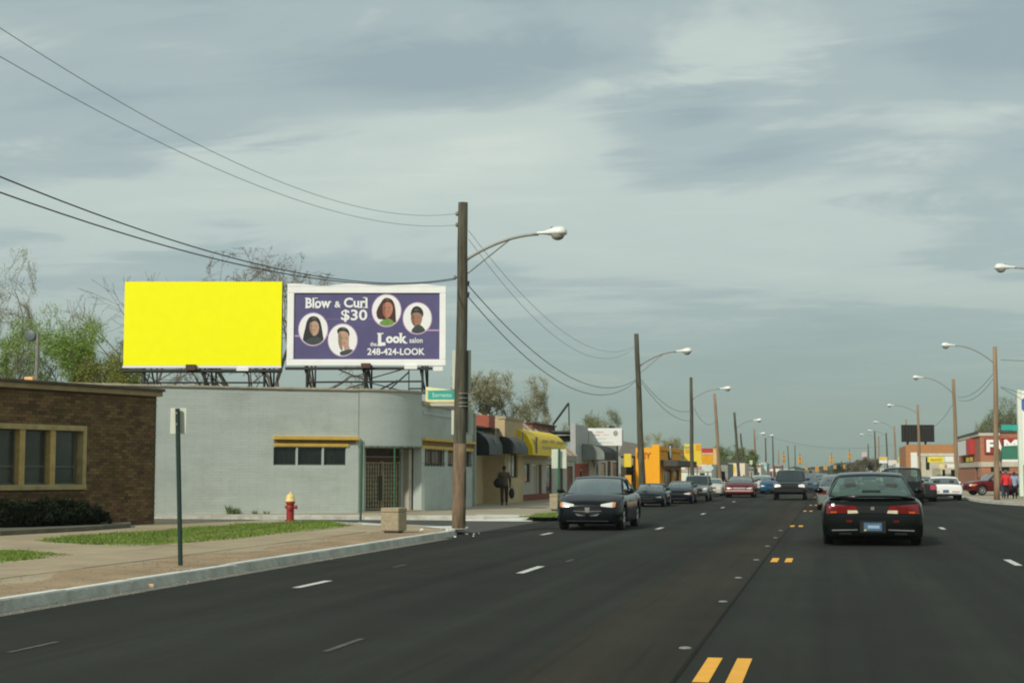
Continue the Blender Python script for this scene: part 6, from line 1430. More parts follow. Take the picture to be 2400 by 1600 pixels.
        for sx in (-1, 1):
            for yy, hh in ((ymid-.05, .30), (yr-.42, .20)):
                if s.kind != 'sedan' and yy > ymid: yy = ymid+.95
                z0 = q['belt']+.02; top = min(z0+hh, Hr-.12)
                MB().box(sx*.36*s.W/1.75-.22, sx*.36*s.W/1.75+.22, yy, yy+.10, z0, top-.12).build('seat_back', seat_m, r, bevel=.03)
                MB().box(sx*.36*s.W/1.75-.12, sx*.36*s.W/1.75+.12, yy+.0, yy+.09, top-.13, top+.02).build('headrest', seat_m, r, bevel=.03)
    def wheels(s, rimm):
        q = s.q; R_ = q['R']
        for sx in (-1, 1):
            for y in (q['wf'], q['wb']):
                x1 = s.W/2-.025; x0 = x1-.2
                a, b = (sx*x0, sx*x1)
                w_ = thing('wheel', None, None, (0, y, R_)); w_.parent = s.root
                MB().lathe([(R_*.62, a), (R_*.93, a), (R_, a+sx*.03), (R_, b-sx*.03), (R_*.93, b), (R_*.64, b-sx*.004), (R_*.62, b-sx*.03)], 26, (0, 0, 0), 'x').build('tyre', tyre_m, w_, smooth=False)
                mb = MB(); mb.lathe([(R_*.62, b-sx*.05), (R_*.62, b-sx*.012), (R_*.56, b-sx*.022), (R_*.50, b-sx*.07)], 24, (0, 0, 0), 'x'); mb.lathe([(.06, b-sx*.05), (.05, b-sx*.015)], 12, (0, 0, 0), 'x')
                for k in range(5):
                    t = 2*math.pi*k/5; mb.tube([(b-sx*.035, .04*math.cos(t), .04*math.sin(t)), (b-sx*.022, R_*.57*math.cos(t), R_*.57*math.sin(t))], [.035, .028], 6)
                mb.build('rim', rimm, w_)
    # --- details
    def doorlines(s):
        q = s.q; hw = .006
        for side in ('left', 'right'):
            for y in (q['yc']+.20, (q['yc']+q['yr'])/2+.02*s.L, q['yr']-.30):
                s.patch('door_seam', [(y-hw, q['zb']+.10), (y+hw, q['zb']+.10), (y+hw, q['belt']-.05), (y-hw, q['belt']-.05)], side, under_m, .003, 1, 8, thick=.02)
            for y in (q['yc']+.95, q['yr']-.45): s.patch('door_handle', [(y, q['belt']-.20), (y+.16, q['belt']-.20), (y+.16, q['belt']-.165), (y, q['belt']-.165)], side, s.paint, .02, 3, 1)
    def front(s, hl=(.44, .86, .60, .73), amber_=True, grille=(.0, .36, .56, .66), low=(.0, .42, .27, .37), gm_=None, plate=None, bumper=None, bright=None):
        hw = s.W/2
        for sx in (-1, 1):
            a, b = sx*hl[0]*hw, sx*hl[1]*hw; c = sx*(hl[1]+.08)*hw
            s.patch('headlight', [(a, hl[2]+.03), (b, hl[2]), (b, hl[3]+.02), (a, hl[3]-.035)], 'front', bright or white_l, .012)
            if amber_: s.patch('indicator', [(b+sx*.004, hl[2]), (c, hl[2]+.02), (c, hl[3]+.015), (b+sx*.004, hl[3]+.02)], 'front', amber_l, .012, 3, 3)
        if grille: s.patch('grille', [(-grille[1]*hw, grille[2]), (grille[1]*hw, grille[2]), (grille[1]*hw*1.03, grille[3]), (-grille[1]*hw*1.03, grille[3])], 'front', gm_ or trim_b, .006)
        if low: s.patch('lower_grille', [(-low[1]*hw*.8, low[2]), (low[1]*hw*.8, low[2]), (low[1]*hw, low[3]), (-low[1]*hw, low[3])], 'front', trim_b, .008)
        if bumper: s.patch('bumper', [(-.9*hw, bumper[0]), (.9*hw, bumper[0]), (.9*hw, bumper[1]), (-.9*hw, bumper[1])], 'front', bumper[2], .03, 14, 3)
        if plate: s.patch('number_plate', [(-.15, plate), (.15, plate), (.15, plate+.13), (-.15, plate+.13)], 'front', plate_m, .03, 2, 2)
    def back(s, tl=(.5, .93, .60, .80), plate=.40, pm=None, bumper=None, tm=None):
        hw = s.W/2
        for sx in (-1, 1):
            s.patch('tail_light', [(sx*tl[0]*hw, tl[2]), (sx*tl[1]*hw, tl[2]), (sx*tl[1]*hw, tl[3]), (sx*tl[0]*hw, tl[3])], 'rear', tm or red_l, .012)
        if plate: s.patch('number_plate', [(-.15, plate), (.15, plate), (.15, plate+.15), (-.15, plate+.15)], 'rear', pm or plate_m, .02, 2, 2)
        if bumper: s.patch('bumper', [(-.92*hw, bumper[0]), (.92*hw, bumper[0]), (.92*hw, bumper[1]), (-.92*hw, bumper[1])], 'rear', bumper[2], .04, 14, 3)
ink = paint('midnight_paint', (.0045, .0065, .0085)); blk_p = paint('black_green_paint', (.003, .0045, .004), .7, .3)
# A: black sedan coming towards the camera
A = Car('black oncoming sedan in the left lane, nearest car facing the camera', 0, 38.6, 4.6, 1.72, 1.37, ink, x=-6.02, name='sedan', rz=.0, nose=.67, cowl=.93, belt=.92, yc=-1.22, rf=-.42, rr=.95, yr=1.66, R=.30, wr=.74, nosew=.80, glassm=cglass)
A.front(hl=(.40, .74, .585, .70), grille=None, low=None, bright=white_l)
hw = A.W/2
for sx in (-1, 1):
    A.patch('grille', [(sx*.04*hw, .50), (sx*.40*hw, .52), (sx*.37*hw, .575), (sx*.05*hw, .585)], 'front', trim_b, .01); A.patch('grille', [(sx*.04*hw, .40), (sx*.30*hw, .42), (sx*.37*hw, .475), (sx*.04*hw, .47)], 'front', trim_b, .01)
    A.patch('grille_bar', [(sx*.03*hw, .475), (sx*.42*hw, .487), (sx*.42*hw, .502), (sx*.03*hw, .497)], 'front', mat('dull_chrome', (.25, .27, .27), .3, .1, 6, metal=.5), .014)
    A.patch('lower_lip', [(sx*.05*hw, .370), (sx*.28*hw, .375), (sx*.36*hw, .42), (sx*.34*hw, .43)], 'front', mat('dull_chrome', (1, 1, 1)), .013)
A.patch('emblem', [(-.05, .46), (.05, .46), (.065, .585), (-.065, .585)], 'front', chrome, .02, 4, 4)
A.patch('front_lip', [(-.62*hw, .235), (.62*hw, .235), (.62*hw, .255), (-.62*hw, .255)], 'front', mat('lip_grey', (.07, .075, .07), .4, .1, 5), .012)
A.doorlines()
for sx in (-1, 1): A.patch('side_moulding', [(-1.0, .47), (1.3, .47), (1.3, .52), (-1.0, .52)], 'right' if sx > 0 else 'left', trim_b, .012, 12, 1)
# driver silhouette
def occupant(car, x, y, z0, c=(.05, .035, .025)):
    mb = MB(); mb.ellipsoid((x, y, z0+.24), (.085, .10, .12), 12, 9); mb.tube([(x, y, z0+.04), (x, y+.01, z0+.17)], .055, 8); mb.ellipsoid((x, y+.03, z0), (.22, .11, .12), 12, 8)
    return mb.build('driver', mat('driver_dark', c, .9, .2, 8), car.root, smooth=True)
occupant(A, -.36, .05, .92)
# B: black sedan ahead, seen from behind
B = Car('large black sedan directly ahead with red tail lights and blue plate', 0, 31.6, 4.9, 2.0, 1.48, blk_p, x=.82, rear=True, name='sedan', yc=-1.15, rf=-.45, rr=1.0, yr=1.72, nose=.70, cowl=1.0, belt=1.0, deck=.985, tail=.90, wr=.66, R=.33, zb=.17, tailw=.965, glassm=glass('car_glass_green', (.70, .90, .76), .84, base=.13, body=(.10, .22, .15)), rim=rim_d)
B.root.location.y = 31.6+2.45; B.root.rotation_euler.z = math.pi
B.doorlines(); hw = 1.0
for sx in (-1, 1):
    B.patch('tail_light', [(sx*.50*hw, .655), (sx*.90*hw, .64), (sx*.895*hw, .84), (sx*.42*hw, .80)], 'rear', red_l, .02, 10, 5)
    B.patch('tail_light_inner', [(sx*.30*hw, .715), (sx*.495*hw, .715), (sx*.42*hw, .80), (sx*.33*hw, .795)], 'rear', red_b, .022, 6, 4)
    B.patch('reverse_light', [(sx*.28*hw, .655), (sx*.485*hw, .645), (sx*.485*hw, .71), (sx*.30*hw, .71)], 'rear', mat('reverse_cream', (.66, .60, .42), .2, .15, 14), .024, 6, 3)
    B.patch('side_indicator', [(sx*.70*hw, .655), (sx*.82*hw, .65), (sx*.82*hw, .69), (sx*.70*hw, .69)], 'rear', mat('dim_amber', (.52, .08, .012), .2, .1, 9), .03, 3, 2)
    B.patch('reflector', [(sx*.40*hw, .475), (sx*.51*hw, .475), (sx*.51*hw, .515), (sx*.40*hw, .515)], 'rear', red_l, .02, 3, 2)
    B.patch('bumper_strip', [(sx*.30*hw, .315), (sx*.80*hw, .30), (sx*.80*hw, .325), (sx*.30*hw, .335)], 'rear', mat('dull_chrome', (1, 1, 1)), .025, 10, 1)
    B.patch('exhaust_slot', [(sx*.42*hw, .23), (sx*.66*hw, .23), (sx*.66*hw, .27), (sx*.42*hw, .27)], 'rear', under_m, .01, 4, 1)
B.patch('lamp_panel', [(-.275*hw, .66), (.275*hw, .66), (.32*hw, .80), (-.32*hw, .80)], 'rear', trim_b, .012, 10, 4)
B.patch('emblem', [(-.035, .715), (.035, .715), (.035, .78), (-.035, .78)], 'rear', chrome, .03, 3, 3)
B.patch('trunk_seam', [(-.80*hw, .60), (.80*hw, .60), (.80*hw, .61), (-.80*hw, .61)], 'rear', under_m, .004, 14, 1)
B.patch('plate_recess', [(-.25*hw, .27), (.25*hw, .27), (.25*hw, .50), (-.25*hw, .50)], 'rear', trim_b, .008, 6, 4)
pl_ = B.patch('number_plate', [(-.175, .305), (.175, .305), (.175, .465), (-.175, .465)], 'rear', plate_m, .03, 2, 2)
B.patch('plate_text', [(-.13, .355), (.10, .355), (.10, .415), (-.13, .415)], 'rear', mat('plate_letter', (.30, .40, .50), .5, .4, 60), .034, 6, 2)
B.patch('plate_sticker', [(.13, .305), (.17, .305), (.17, .33), (.13, .33)], 'rear', mat('plate_yellow', (.7, .6, .15), .5, .1, 9), .034, 1, 1)
# spoiler with a shadow gap
mb = MB(); rows = []
for i in range(25):
    x = -1+2*i/24; X = x*.84; z = 1.005-.05*x**6-.01*x*x; y = 2.42-.16*x*x
    rows.append([(X, y-.20, z-.02), (X, y-.10, z+.012), (X, y, z), (X, y+.03, z-.025), (X, y, z-.045), (X, y-.20, z-.04), (X, y-.20, z-.02)])
mb.grid(rows); mb.build('spoiler', blk_p, B.root, smooth=True)
for sx in (-1, 1): MB().box(sx*.70, sx*.78, 2.14, 2.26, .86, .975).build('spoiler_foot', blk_p, B.root)
MB().box(-.18, .18, 1.45, 1.60, 1.06, 1.10).build('parcel_shelf_light', trim_b, B.root)
occupant(B, -.40, -.02, 1.02); MB().box(-.14, .14, -.40, -.38, 1.30, 1.36).build('rear_view_mirror', trim_b, B.root)
for sx in (-1, 1):
    w_ = MB(); w_.lathe([(.11, 0), (.11, .2)], 4, (0, 0, 0)) if False else None
# far oncoming and parked cars
jeepp = paint('slate_paint', (.010, .014, .016), .4); redp = paint('red_paint', (.09, .008, .011)); silver = paint('silver_paint', (.20, .23, .21), .3); navy = paint('navy_paint', (.005, .008, .013)); dgreen = paint('dark_green_paint', (.006, .010, .010)); whitep_ = paint('white_car_paint', (.80, .80, .76), .5, .35, .03); creamp = paint('cream_car_paint', (.50, .50, .42), .4); bluep = paint('bright_blue_paint', (.012, .075, .14)); maroon = paint('maroon_paint', (.11, .007, .013), .6); greyp_ = paint('grey_green_paint', (.17, .20, .18), .3)
lit = mat('headlight_lit', (.80, .80, .76), .2, .05, 9, spec=.8)
C = Car('dark oncoming sport utility vehicle with pale headlights in the middle lane', 1850, 84, 4.4, 1.80, 1.63, jeepp, 'suv', name='suv', cat='utility vehicle', nose=.86, cowl=1.04, belt=1.04, wr=.74, zb=.36, tw=.1, glassm=cglass_d)
C.front(hl=(.52, .90, .68, .86), amber_=False, grille=(0, .48, .68, .86), low=(0, .7, .42, .52), bright=lit); C.patch('bumper', [(-.82, .44), (.82, .44), (.82, .62), (-.82, .62)], 'front', trim_b, .05, 12, 2)
D = Car('red oncoming sedan with pale front in the left lane', 1732, 92, 4.4, 1.76, 1.27, redp, name='sedan', wr=.70, yc=-1.05)
D.front(hl=(.45, .80, .50, .60), grille=(0, .40, .50, .60), gm_=mat('grille_grey', (.35, .30, .30), .4, .2, 9), low=None, bumper=(.36, .46, paint('pale_red_front', (.52, .34, .31))))
E1 = Car('dark green parked sports car behind the black oncoming sedan, first in the parked row', 1526, 66.0, 4.1, 1.62, 1.16, dgreen, x=Xat(1524, 67), scale=.87, nose=.58, cowl=.82, belt=.80, deck=.82, tail=.80, wr=.72, R=.29)
E1.front(hl=(.48, .82, .44, .52), grille=(0, .3, .36, .45), low=(0, .5, .22, .30), amber_=False, bright=mat('lamp_dim', (.20, .22, .22), .2, .2, 20)); MB().box(-.2, .1, -.05, .3, .82, .98).build('tan_cushion', mat('tan_cushion', (.40, .32, .15), .9, .2, 5), E1.root, bevel=.04)
E2 = Car('navy parked sedan, second in the parked row', 1588, 73, 4.3, 1.66, 1.28, navy, scale=.84, R=.30)
E2.front(hl=(.42, .80, .52, .62), grille=(0, .38, .48, .58), low=(0, .6, .24, .33))
E3 = Car('silver grey parked pickup style utility vehicle, third in the parked row', 1628, 79, 4.4, 1.70, 1.68, silver, 'suv', scale=.80, name='parked_suv', cat='utility vehicle', glassm=cglass_d, zb=.40)
E3.front(hl=(.60, .88, .74, .88), amber_=True, grille=(0, .56, .62, .88), low=None, bumper=(.46, .58, trim_b))
E4 = Car('small white parked car behind the silver utility vehicle, by the tan pole', 1668, 98, 4.0, 1.60, 1.32, creamp, rz=-.0, scale=.85); E4.front(hl=(.5, .8, .5, .62))
E5 = Car('cream oncoming sedan behind the red oncoming sedan', 1782, 112, 4.6, 1.80, 1.30, creamp, name='sedan', scale=1.0); E5.front(hl=(.55, .85, .55, .68), grille=(0, .5, .55, .68), gm_=mat('grille_grey', (1, 1, 1)), low=(0, .7, .25, .40), amber_=False)
E6 = Car('bright blue car half hidden behind the oncoming utility vehicle', 1807, 108, 4.2, 1.62, 1.15, bluep, name='sedan', glassm=cglass_d); E6.front(hl=(.55, .85, .5, .6))
E7 = Car('blue grey car following the oncoming utility vehicle on its right', 1893, 118, 4.4, 1.70, 1.36, paint('steel_blue_paint', (.05, .085, .12)), name='sedan'); E7.front(hl=(.45, .85, .55, .68), amber_=False)
E8 = Car('faint grey car far off between the oncoming cars and the pale sedan', 1925, 180, 4.4, 1.8, 1.4, greyp_, rear=True, name='sedan'); E8.back()
E9 = Car('pale red car in the far parked row beside the maroon opening', 1696, 108, 4.3, 1.65, 1.25, paint('rose_paint', (.32, .10, .09)), name='parked_car', scale=.8, x=Xat(1684, 112)-1.6); E9.front()
# cars ahead and right
F1 = Car('pale grey green sedan ahead on the left of the black sedan, mostly hidden by it', 1953, 62, 4.6, 1.76, 1.40, greyp_, rear=True, name='sedan', x=Xat(1966, 62)); F1.back(tl=(.55, .92, .62, .78), tm=red_b, plate=.36); F1.patch('pale_reflection_strip', [(-.86, .42), (-.74, .42), (-.72, .60), (-.84, .60)], 'rear', whitep_, .02, 2, 3)
F2 = Car('dark minivan ahead to the right of the black sedan', 2118, 72, 4.8, 1.85, 1.72, paint('charcoal_green_paint', (.007, .010, .009), .5), 'van', rear=True, name='minivan', cat='van', glassm=glass('van_glass', (.55, .66, .6), .7)); F2.back(tl=(.80, .95, .80, 1.12), tm=red_l, plate=.55)
F3 = Car('dark sedan with rose tail lamp between the minivan and the white car', 2150, 80, 4.5, 1.62, 1.28, paint('dusky_paint', (.02, .022, .02), .4), rear=True, name='sedan', x=Xat(2158, 80)); F3.back(tl=(.55, .93, .62, .84), tm=mat('rose_lamp', (.48, .06, .10), .2, .1, 9), plate=.38)
F4 = Car('white vintage sedan with black roof slot window parked at the right kerb', 2216, 84.5, 4.9, 1.78, 1.28, whitep_, rear=True, wr=.78, deck=.86, tail=.82, belt=.86, yr=2.0, rr=1.15, cowl=.9, name='parked_car', tailw=.95, zb=.28, glassm=cglass_d)
F4.back(tl=(.36, .80, .44, .50), tm=mat('faded_lamp', (.55, .28, .25), .3, .2, 9), plate=.42, bumper=(.31, .36, chrome))
F4.patch('rear_bumper_gap', [(-.8, .365), (.8, .365), (.8, .375), (-.8, .375)], 'rear', under_m, .01, 8, 1)
# maroon utility vehicle side on at right, and another behind the people
G1c = Car('maroon utility vehicle parked side on behind the tall tan pole', 0, 0, 4.7, 1.80, 1.60, maroon, 'suv', name='parked_suv', cat='utility vehicle', zb=.34, nose=.86, yc=-1.15, rf=-.55)
yv = 96; x0 = Xat(2263, yv); G1c.root.rotation_euler.z = -math.pi/2+.30+math.pi*0; sc = 1.0; G1c.root.scale = (.82,)*3
G1c.root.location = (x0+2.35*.82*math.cos(.30), yv+.7, .13); G1c.root.rotation_euler.z = -math.pi/2+.32
G1c.front(hl=(.6, .9, .66, .80)); G1c.doorlines(); G1c.back(tl=(.85, .96, .7, 1.0))
G2c = Car('red car at the right edge behind the two pedestrians', 0, 0, 4.5, 1.80, 1.50, paint('brick_red_paint', (.24, .02, .03), .5), 'suv', name='parked_suv', cat='utility vehicle', nose=.85, yc=-1.1)
G2c.root.rotation_euler.z = -math.pi/2-.2; G2c.root.scale = (.85,)*3; G2c.root.location = (Xat(2372, 104)+2.2, 104, .13); G2c.front(hl=(.6, .9, .66, .80))
# ------------------------------------------------------------------ people
def skinmesh(V, E, Rd, root=0, sub=1):
    me = bpy.data.meshes.new('s'); me.from_pydata(V, E, []); o = bpy.data.objects.new('s', me); COL.objects.link(o)
    m = o.modifiers.new('k', 'SKIN'); m.use_smooth_shade = True
    for i, v in enumerate(me.skin_vertices[0].data): r_ = Rd[i]; v.radius = (r_, r_) if not isinstance(r_, tuple) else r_; v.use_root = (i == root)
    b = o.modifiers.new('b', 'SUBSURF'); b.levels = sub; b.render_levels = sub
    dg = bpy.context.evaluated_depsgraph_get(); dg.update(); out = bpy.data.meshes.new_from_object(o.evaluated_get(dg)); bpy.data.objects.remove(o)
    out.polygons.foreach_set('use_smooth', [True]*len(out.polygons)); return out
def mo(me, name, m, parent): me.materials.clear(); me.materials.append(m); o = bpy.data.objects.new(name, me); COL.objects.link(o); o.parent = parent; return o
def person(loc, h, rz, label, top, legs, hair, stride=.16, long_coat=False, arms=((.26, .02), (.26, -.02)), skin=(.12, .065, .04), hat=None, lean=0.):
    t = thing('person', label, 'person', loc, rz); k = h/1.75; t.scale = (k, k, k)
    V = [(0, 0, .95), (0, lean*.3, 1.12), (0, lean*.7, 1.32), (0, lean, 1.46), (0, lean-.01, 1.55), (0, lean-.015, 1.66), (0, lean-.01, 1.72)]
    Rr = [(.13, .10), (.125, .095), (.15, .10), (.07, .06), (.055, .055), (.078, .092), (.06, .07)]; E_ = [(i, i+1) for i in range(6)]
    body_end = 7
    for s_, (ax, ay) in zip((-1, 1), arms):
        b = len(V); V += [(s_*.18, lean*.9, 1.43), (s_*(ax), lean+ay, 1.15), (s_*(ax+.005), lean+ay*3-.05, .90), (s_*(ax), lean+ay*3-.07, .83)]; Rr += [(.055,)*2, (.042,)*2, (.03,)*2, (.028, .02)]; E_ += [(2, b), (b, b+1), (b+1, b+2), (b+2, b+3)]
        for f in range(4): V.append((s_*ax+(f-1.5)*.016, lean+ay*3-.085, .75+abs(f-1.2)*.008)); Rr.append((.008,)*2); E_.append((b+3, len(V)-1))
        V.append((s_*ax-s_*.04, lean+ay*3-.11, .80)); Rr.append((.009,)*2); E_.append((b+2, len(V)-1))
    for s_ in (-1, 1):
        b = len(V); dy = s_*stride; V += [(s_*.095, 0, .88), (s_*.10, -abs(dy)*.3+dy*.5, .49), (s_*.10, dy+(.05 if dy > 0 else 0), .10), (s_*.11, dy-.16, .04)]; Rr += [(.09,)*2, (.058,)*2, (.04,)*2, (.04, .03)]; E_ += [(0, b), (b, b+1), (b+1, b+2), (b+2, b+3)]
    mo(skinmesh(V, E_, Rr), 'body', mat('skin_'+str(skin[0]), skin, .6, .1, 8), t)
    # jacket: torso and sleeves
    J = [(0, 0, .92 if not long_coat else .72), (0, 0, 1.0), (0, lean*.4, 1.16), (0, lean*.7, 1.33), (0, lean*.95, 1.45)]; JR = [(.19, .15) if long_coat else (.165, .125), (.18, .13), (.175, .13), (.20, .135), (.10, .08)]; JE = [(i, i+1) for i in range(4)]
    for s_, (ax, ay) in zip((-1, 1), arms): b = len(J); J += [(s_*.19, lean*.9, 1.42), (s_*ax*1.02, lean+ay, 1.15), (s_*ax, lean+ay*3-.05, .92)]; JR += [(.08,)*2, (.068,)*2, (.052,)*2]; JE += [(3, b), (b, b+1), (b+1, b+2)]
    mo(skinmesh(J, JE, JR, 1), 'jacket', top, t)
    Tv = [(0, 0, .93)]; TR = [(.15, .12)]; TE = []
    for s_ in (-1, 1):
        b = len(Tv); dy = s_*stride; Tv += [(s_*.10, 0, .83), (s_*.105, -abs(dy)*.3+dy*.5, .49), (s_*.105, dy+(.05 if dy > 0 else 0), .09)]; TR += [(.105,)*2, (.082,)*2, (.07,)*2]; TE += [(0, b), (b, b+1), (b+1, b+2)]
    mo(skinmesh(Tv, TE, TR), 'trousers', legs, t)
    for s_ in (-1, 1): dy = s_*stride; MB().ellipsoid((s_*.108, dy-.06, .045), (.05, .15, .05), 10, 6).build('shoe', steel_dark, t, smooth=True)
    MB().ellipsoid((0, lean+.005, 1.68), (.088, .105, .098), 14, 9).build('hat' if hat else 'hair', hat or hair, t, smooth=True)
    for s_ in (-1, 1): MB().ellipsoid((s_*.03, lean-.107, 1.645), (.012, .006, .007), 6, 4).build('eye', steel_dark, t)
    MB().ellipsoid((0, lean-.112, 1.615), (.013, .016, .02), 6, 5).build('nose', mat('skin_'+str(skin[0]), skin), t, smooth=True)
    return t
pc = at(1182, 1183, 'z', .12)
pm_ = person(pc, 1.62, math.pi+.25, 'person in long dark brown coat walking away past the tan shop with bags', mat('brown_coat', (.085, .062, .036), .9, .2, 9), mat('dark_trousers', (.03, .028, .02), .9, .2, 9), mat('hair_dark', (.012, .011, .01), .7, .2, 20), .12, True, lean=-.08)
for nm, lb, x, y, z, rx, ry, rz_ in (('shoulder_bag', 'round black shoulder bag on the hip of the walking person', -.22, -.12, .98, .22, .13, .20), ('carrier_bag', 'dark carrier bag hanging low in the right hand of the walking person', .30, .05, .52, .12, .10, .22)):
    q = Vector(pc)+Vector((x, y, z*.93)); o = thing(nm, lb, 'bag', q); MB().ellipsoid((0, 0, 0), (rx, ry, rz_), 14, 9).build('bag_body', mat('bag_black', (.012, .012, .012), .7, .2, 9), o, smooth=True)
    MB().tube([(-rx*.5, 0, rz_*.8), (-.02, .02, rz_*.8+.22 if nm == 'carrier_bag' else .48), (rx*.5, 0, rz_*.8)], .012, 6).build('strap', trim_b, o)
def pstand(px, y, h, rz, lab, top, legs, **k): person((Xat(px, y), y, .12), h, rz, lab, top, legs, mat('hair_dark', (.012, .011, .01)), **k)
pstand(2357, 84, 1.47, math.pi, 'person in bright red jacket and dark trousers walking away at right', mat('bright_red_jacket', (.62, .02, .02), .7, .06, 6), mat('navy_trousers', (.012, .014, .02), .9, .2, 9), stride=.12, hat=mat('grey_cap', (.16, .13, .12), .8, .2, 8))
pstand(2377, 85, 1.38, math.pi, 'person in pale blue coat beside the red jacketed one', mat('pale_blue_coat', (.26, .33, .44), .8, .1, 6), mat('navy_trousers', (1, 1, 1)), stride=.08, long_coat=True)
pstand(2344, 86, 1.45, math.pi-.2, 'person in blue jeans half hidden by the tall tan pole', mat('dark_jacket', (.03, .025, .025), .8, .1, 6), mat('blue_jeans', (.04, .07, .13), .9, .2, 9), stride=.05)

# ------------------------------------------------------------------ trees
bark_g = mat('grey_bark', (.16, .145, .11), .95, .25, 6); bark_d = mat('dark_bark', (.075, .07, .052), .95, .25, 6)
leafA = mat('spring_leaf', (.21, .34, .045), .8, .3, 2, rnd=.35, spec=.2); leafB = mat('bud_olive', (.32, .32, .18), .8, .3, 2, rnd=.3, spec=.2); leafC = mat('dull_leaf', (.15, .19, .06), .8, .3, 2, rnd=.3, spec=.2); leafD = mat('dark_far_leaf', (.035, .055, .022), .9, .3, 1, rnd=.3, spec=.2); budm = mat('brown_bud', (.19, .15, .085), .9, .3, 2, rnd=.3, spec=.2); twigm = mat('twig_grey', (.17, .15, .115), .95, .2, 4)
def tree(px, y, top_py, label, seed, wpx, leaf, bark, nleaf, lsize, name='tree', trunk_f=.28, levels=5, x=None, spread=.5, droop=0., base_z=.0, group=None, ntr=1, rt=None, twig=None, clump=.22):
    rg = random.Random(seed); x = Xat(px, y) if x is None else x; H_ = Zy(px, top_py, y)-base_z; Wd = wpx*y/FPX/2
    t = thing(name, label, 'tree', (x, y, base_z), 0, group); tr = MB(); tw = MB(); tips = []
    def branch(p, d, ln, r, lv):
        n = 4; pts = [p.copy()]; rr = [r]
        for i in range(n):
            d = (d+Vector((rg.gauss(0, .11), rg.gauss(0, .11), rg.gauss(.03, .06)-droop*(lv <= 2)))).normalized(); p = p+d*(ln/n)
            e = math.hypot((p.x)/max(Wd, .1), p.y/max(Wd, .1))
            if e > 1: p.x *= 1-.1*min(1, e-1); p.y *= 1-.1*min(1, e-1)
            p.z = min(p.z, H_)
            pts.append(p.copy()); rr.append(max(.008, r*(1-.25*(i+1)/n)))
        (tr if lv >= 4 else tw).tube(pts, rr, 7 if lv >= 4 else 4 if lv >= 2 else 3, cap=False)
        if lv <= 2: tips.extend(pts[1:])
        if lv == 0: return
        k = rg.choice((2, 3, 3)) if lv > 1 else 3
        for i in range(k):
            a = rg.uniform(0, 6.28); s = rg.uniform(.45, .95)*spread*2; sd = d.orthogonal().normalized(); sd.rotate(Matrix.Rotation(a, 3, d)); nd = (d+sd*s).normalized()
            q = pts[-1] if i < 2 else pts[rg.choice((2, 3))]; branch(q, nd, ln*rg.uniform(.62, .86), rr[-1]*rg.uniform(.62, .8), lv-1)
    r0 = rt or H_*.018
    for q in range(ntr):
        tr.tube([(q*.5, 0, 0), (q*.55, 0, H_*trunk_f*.5), (q*.62, 0, H_*trunk_f)], [r0*1.25, r0, r0*.85], 9)
        d0 = Vector((rg.uniform(-.1, .1), rg.uniform(-.1, .1), 1)).normalized()
        for i in range(3 if ntr == 1 else 2):
            a = i*2.1+rg.uniform(-.4, .4)+q; branch(Vector((q*.62, 0, H_*trunk_f*rg.uniform(.8, 1))), (d0+Vector((math.cos(a), math.sin(a), 0))*spread*.8).normalized(), H_*(1-trunk_f)*.33, r0*.62, levels)
    tr.build('trunk', bark, t, smooth=True)
    # limit sideways reach
    tw.build('twigs', twig or twigm, t); lf = MB()
    for _ in range(int(nleaf*3.2)):
        c = rg.choice(tips); c = c+Vector((rg.gauss(0, clump*.6), rg.gauss(0, clump*.6), rg.gauss(0, clump*.6))); 
        n_ = Vector((rg.gauss(0, 1), rg.gauss(0, 1), rg.gauss(0, 1))).normalized(); e1 = n_.orthogonal().normalized(); e2 = n_.cross(e1); s = lsize*.5*rg.uniform(.5, 1.3)
        lf.add([c-e1*s, c+e2*s*.55, c+e1*s, c-e2*s*.55], [(0, 1, 2, 3)])
    lf.build('crown', leaf, t); return t
T = 'tree behind the buildings'
tree(-34, 62, 585, 'tall grey budding tree cut by the left edge of the picture', 3, 150, leafB, bark_g, 6000, .06, spread=.62, levels=6, clump=.16)
tree(112, 60, 712, 'bright green leafy tree behind the brown brick building', 5, 165, leafA, bark_d, 10000, .07, spread=.48, levels=6, trunk_f=.15, clump=.20)
tree(40, 66, 790, 'thinner olive green tree left of the bright green tree', 6, 90, leafB, bark_d, 2500, .07, spread=.5, levels=4, trunk_f=.2)
tree(248, 60, 795, 'yellow green bushy tree left of the yellow billboard', 8, 100, mat('yellow_green_leaf', (.20, .22, .04), .8, .3, 2, rnd=.3, spec=.2), bark_d, 9500, .075, spread=.42, levels=5, trunk_f=.12)
tree(285, 70, 640, 'tall bare tree behind the left end of the yellow billboard', 12, 230, budm, bark_g, 1200, .055, spread=.55, levels=5, trunk_f=.2, clump=.06)
tree(520, 74, 690, 'bare dark trunked tree rising behind the yellow billboard', 14, 200, budm, bark_d, 1200, .055, spread=.5, levels=6, trunk_f=.30, clump=.06, ntr=2)
tree(665, 76, 588, 'tall budding tree showing above the gap between the billboards', 15, 330, budm, bark_g, 3200, .07, spread=.62, levels=6, trunk_f=.26, clump=.10)
tree(410, 78, 845, 'olive tree low behind the legs of the yellow billboard', 17, 190, leafB, bark_g, 3000, .07, spread=.7, levels=5, trunk_f=.2)
tree(590, 82, 900, 'low green shrub tree behind the legs of the yellow billboard', 18, 90, leafC, bark_g, 2600, .07, spread=.6, levels=4, trunk_f=.2)
tree(1128, 95, 862, 'loose budding tree right behind the big utility pole', 21, 110, leafB, bark_g, 6500, .09, spread=.5, levels=6, trunk_f=.3, clump=.14)
tree(1205, 97, 872, 'round crowned budding tree above the tan shop', 23, 120, leafB, bark_g, 7000, .09, spread=.6, levels=6, trunk_f=.32, clump=.14)
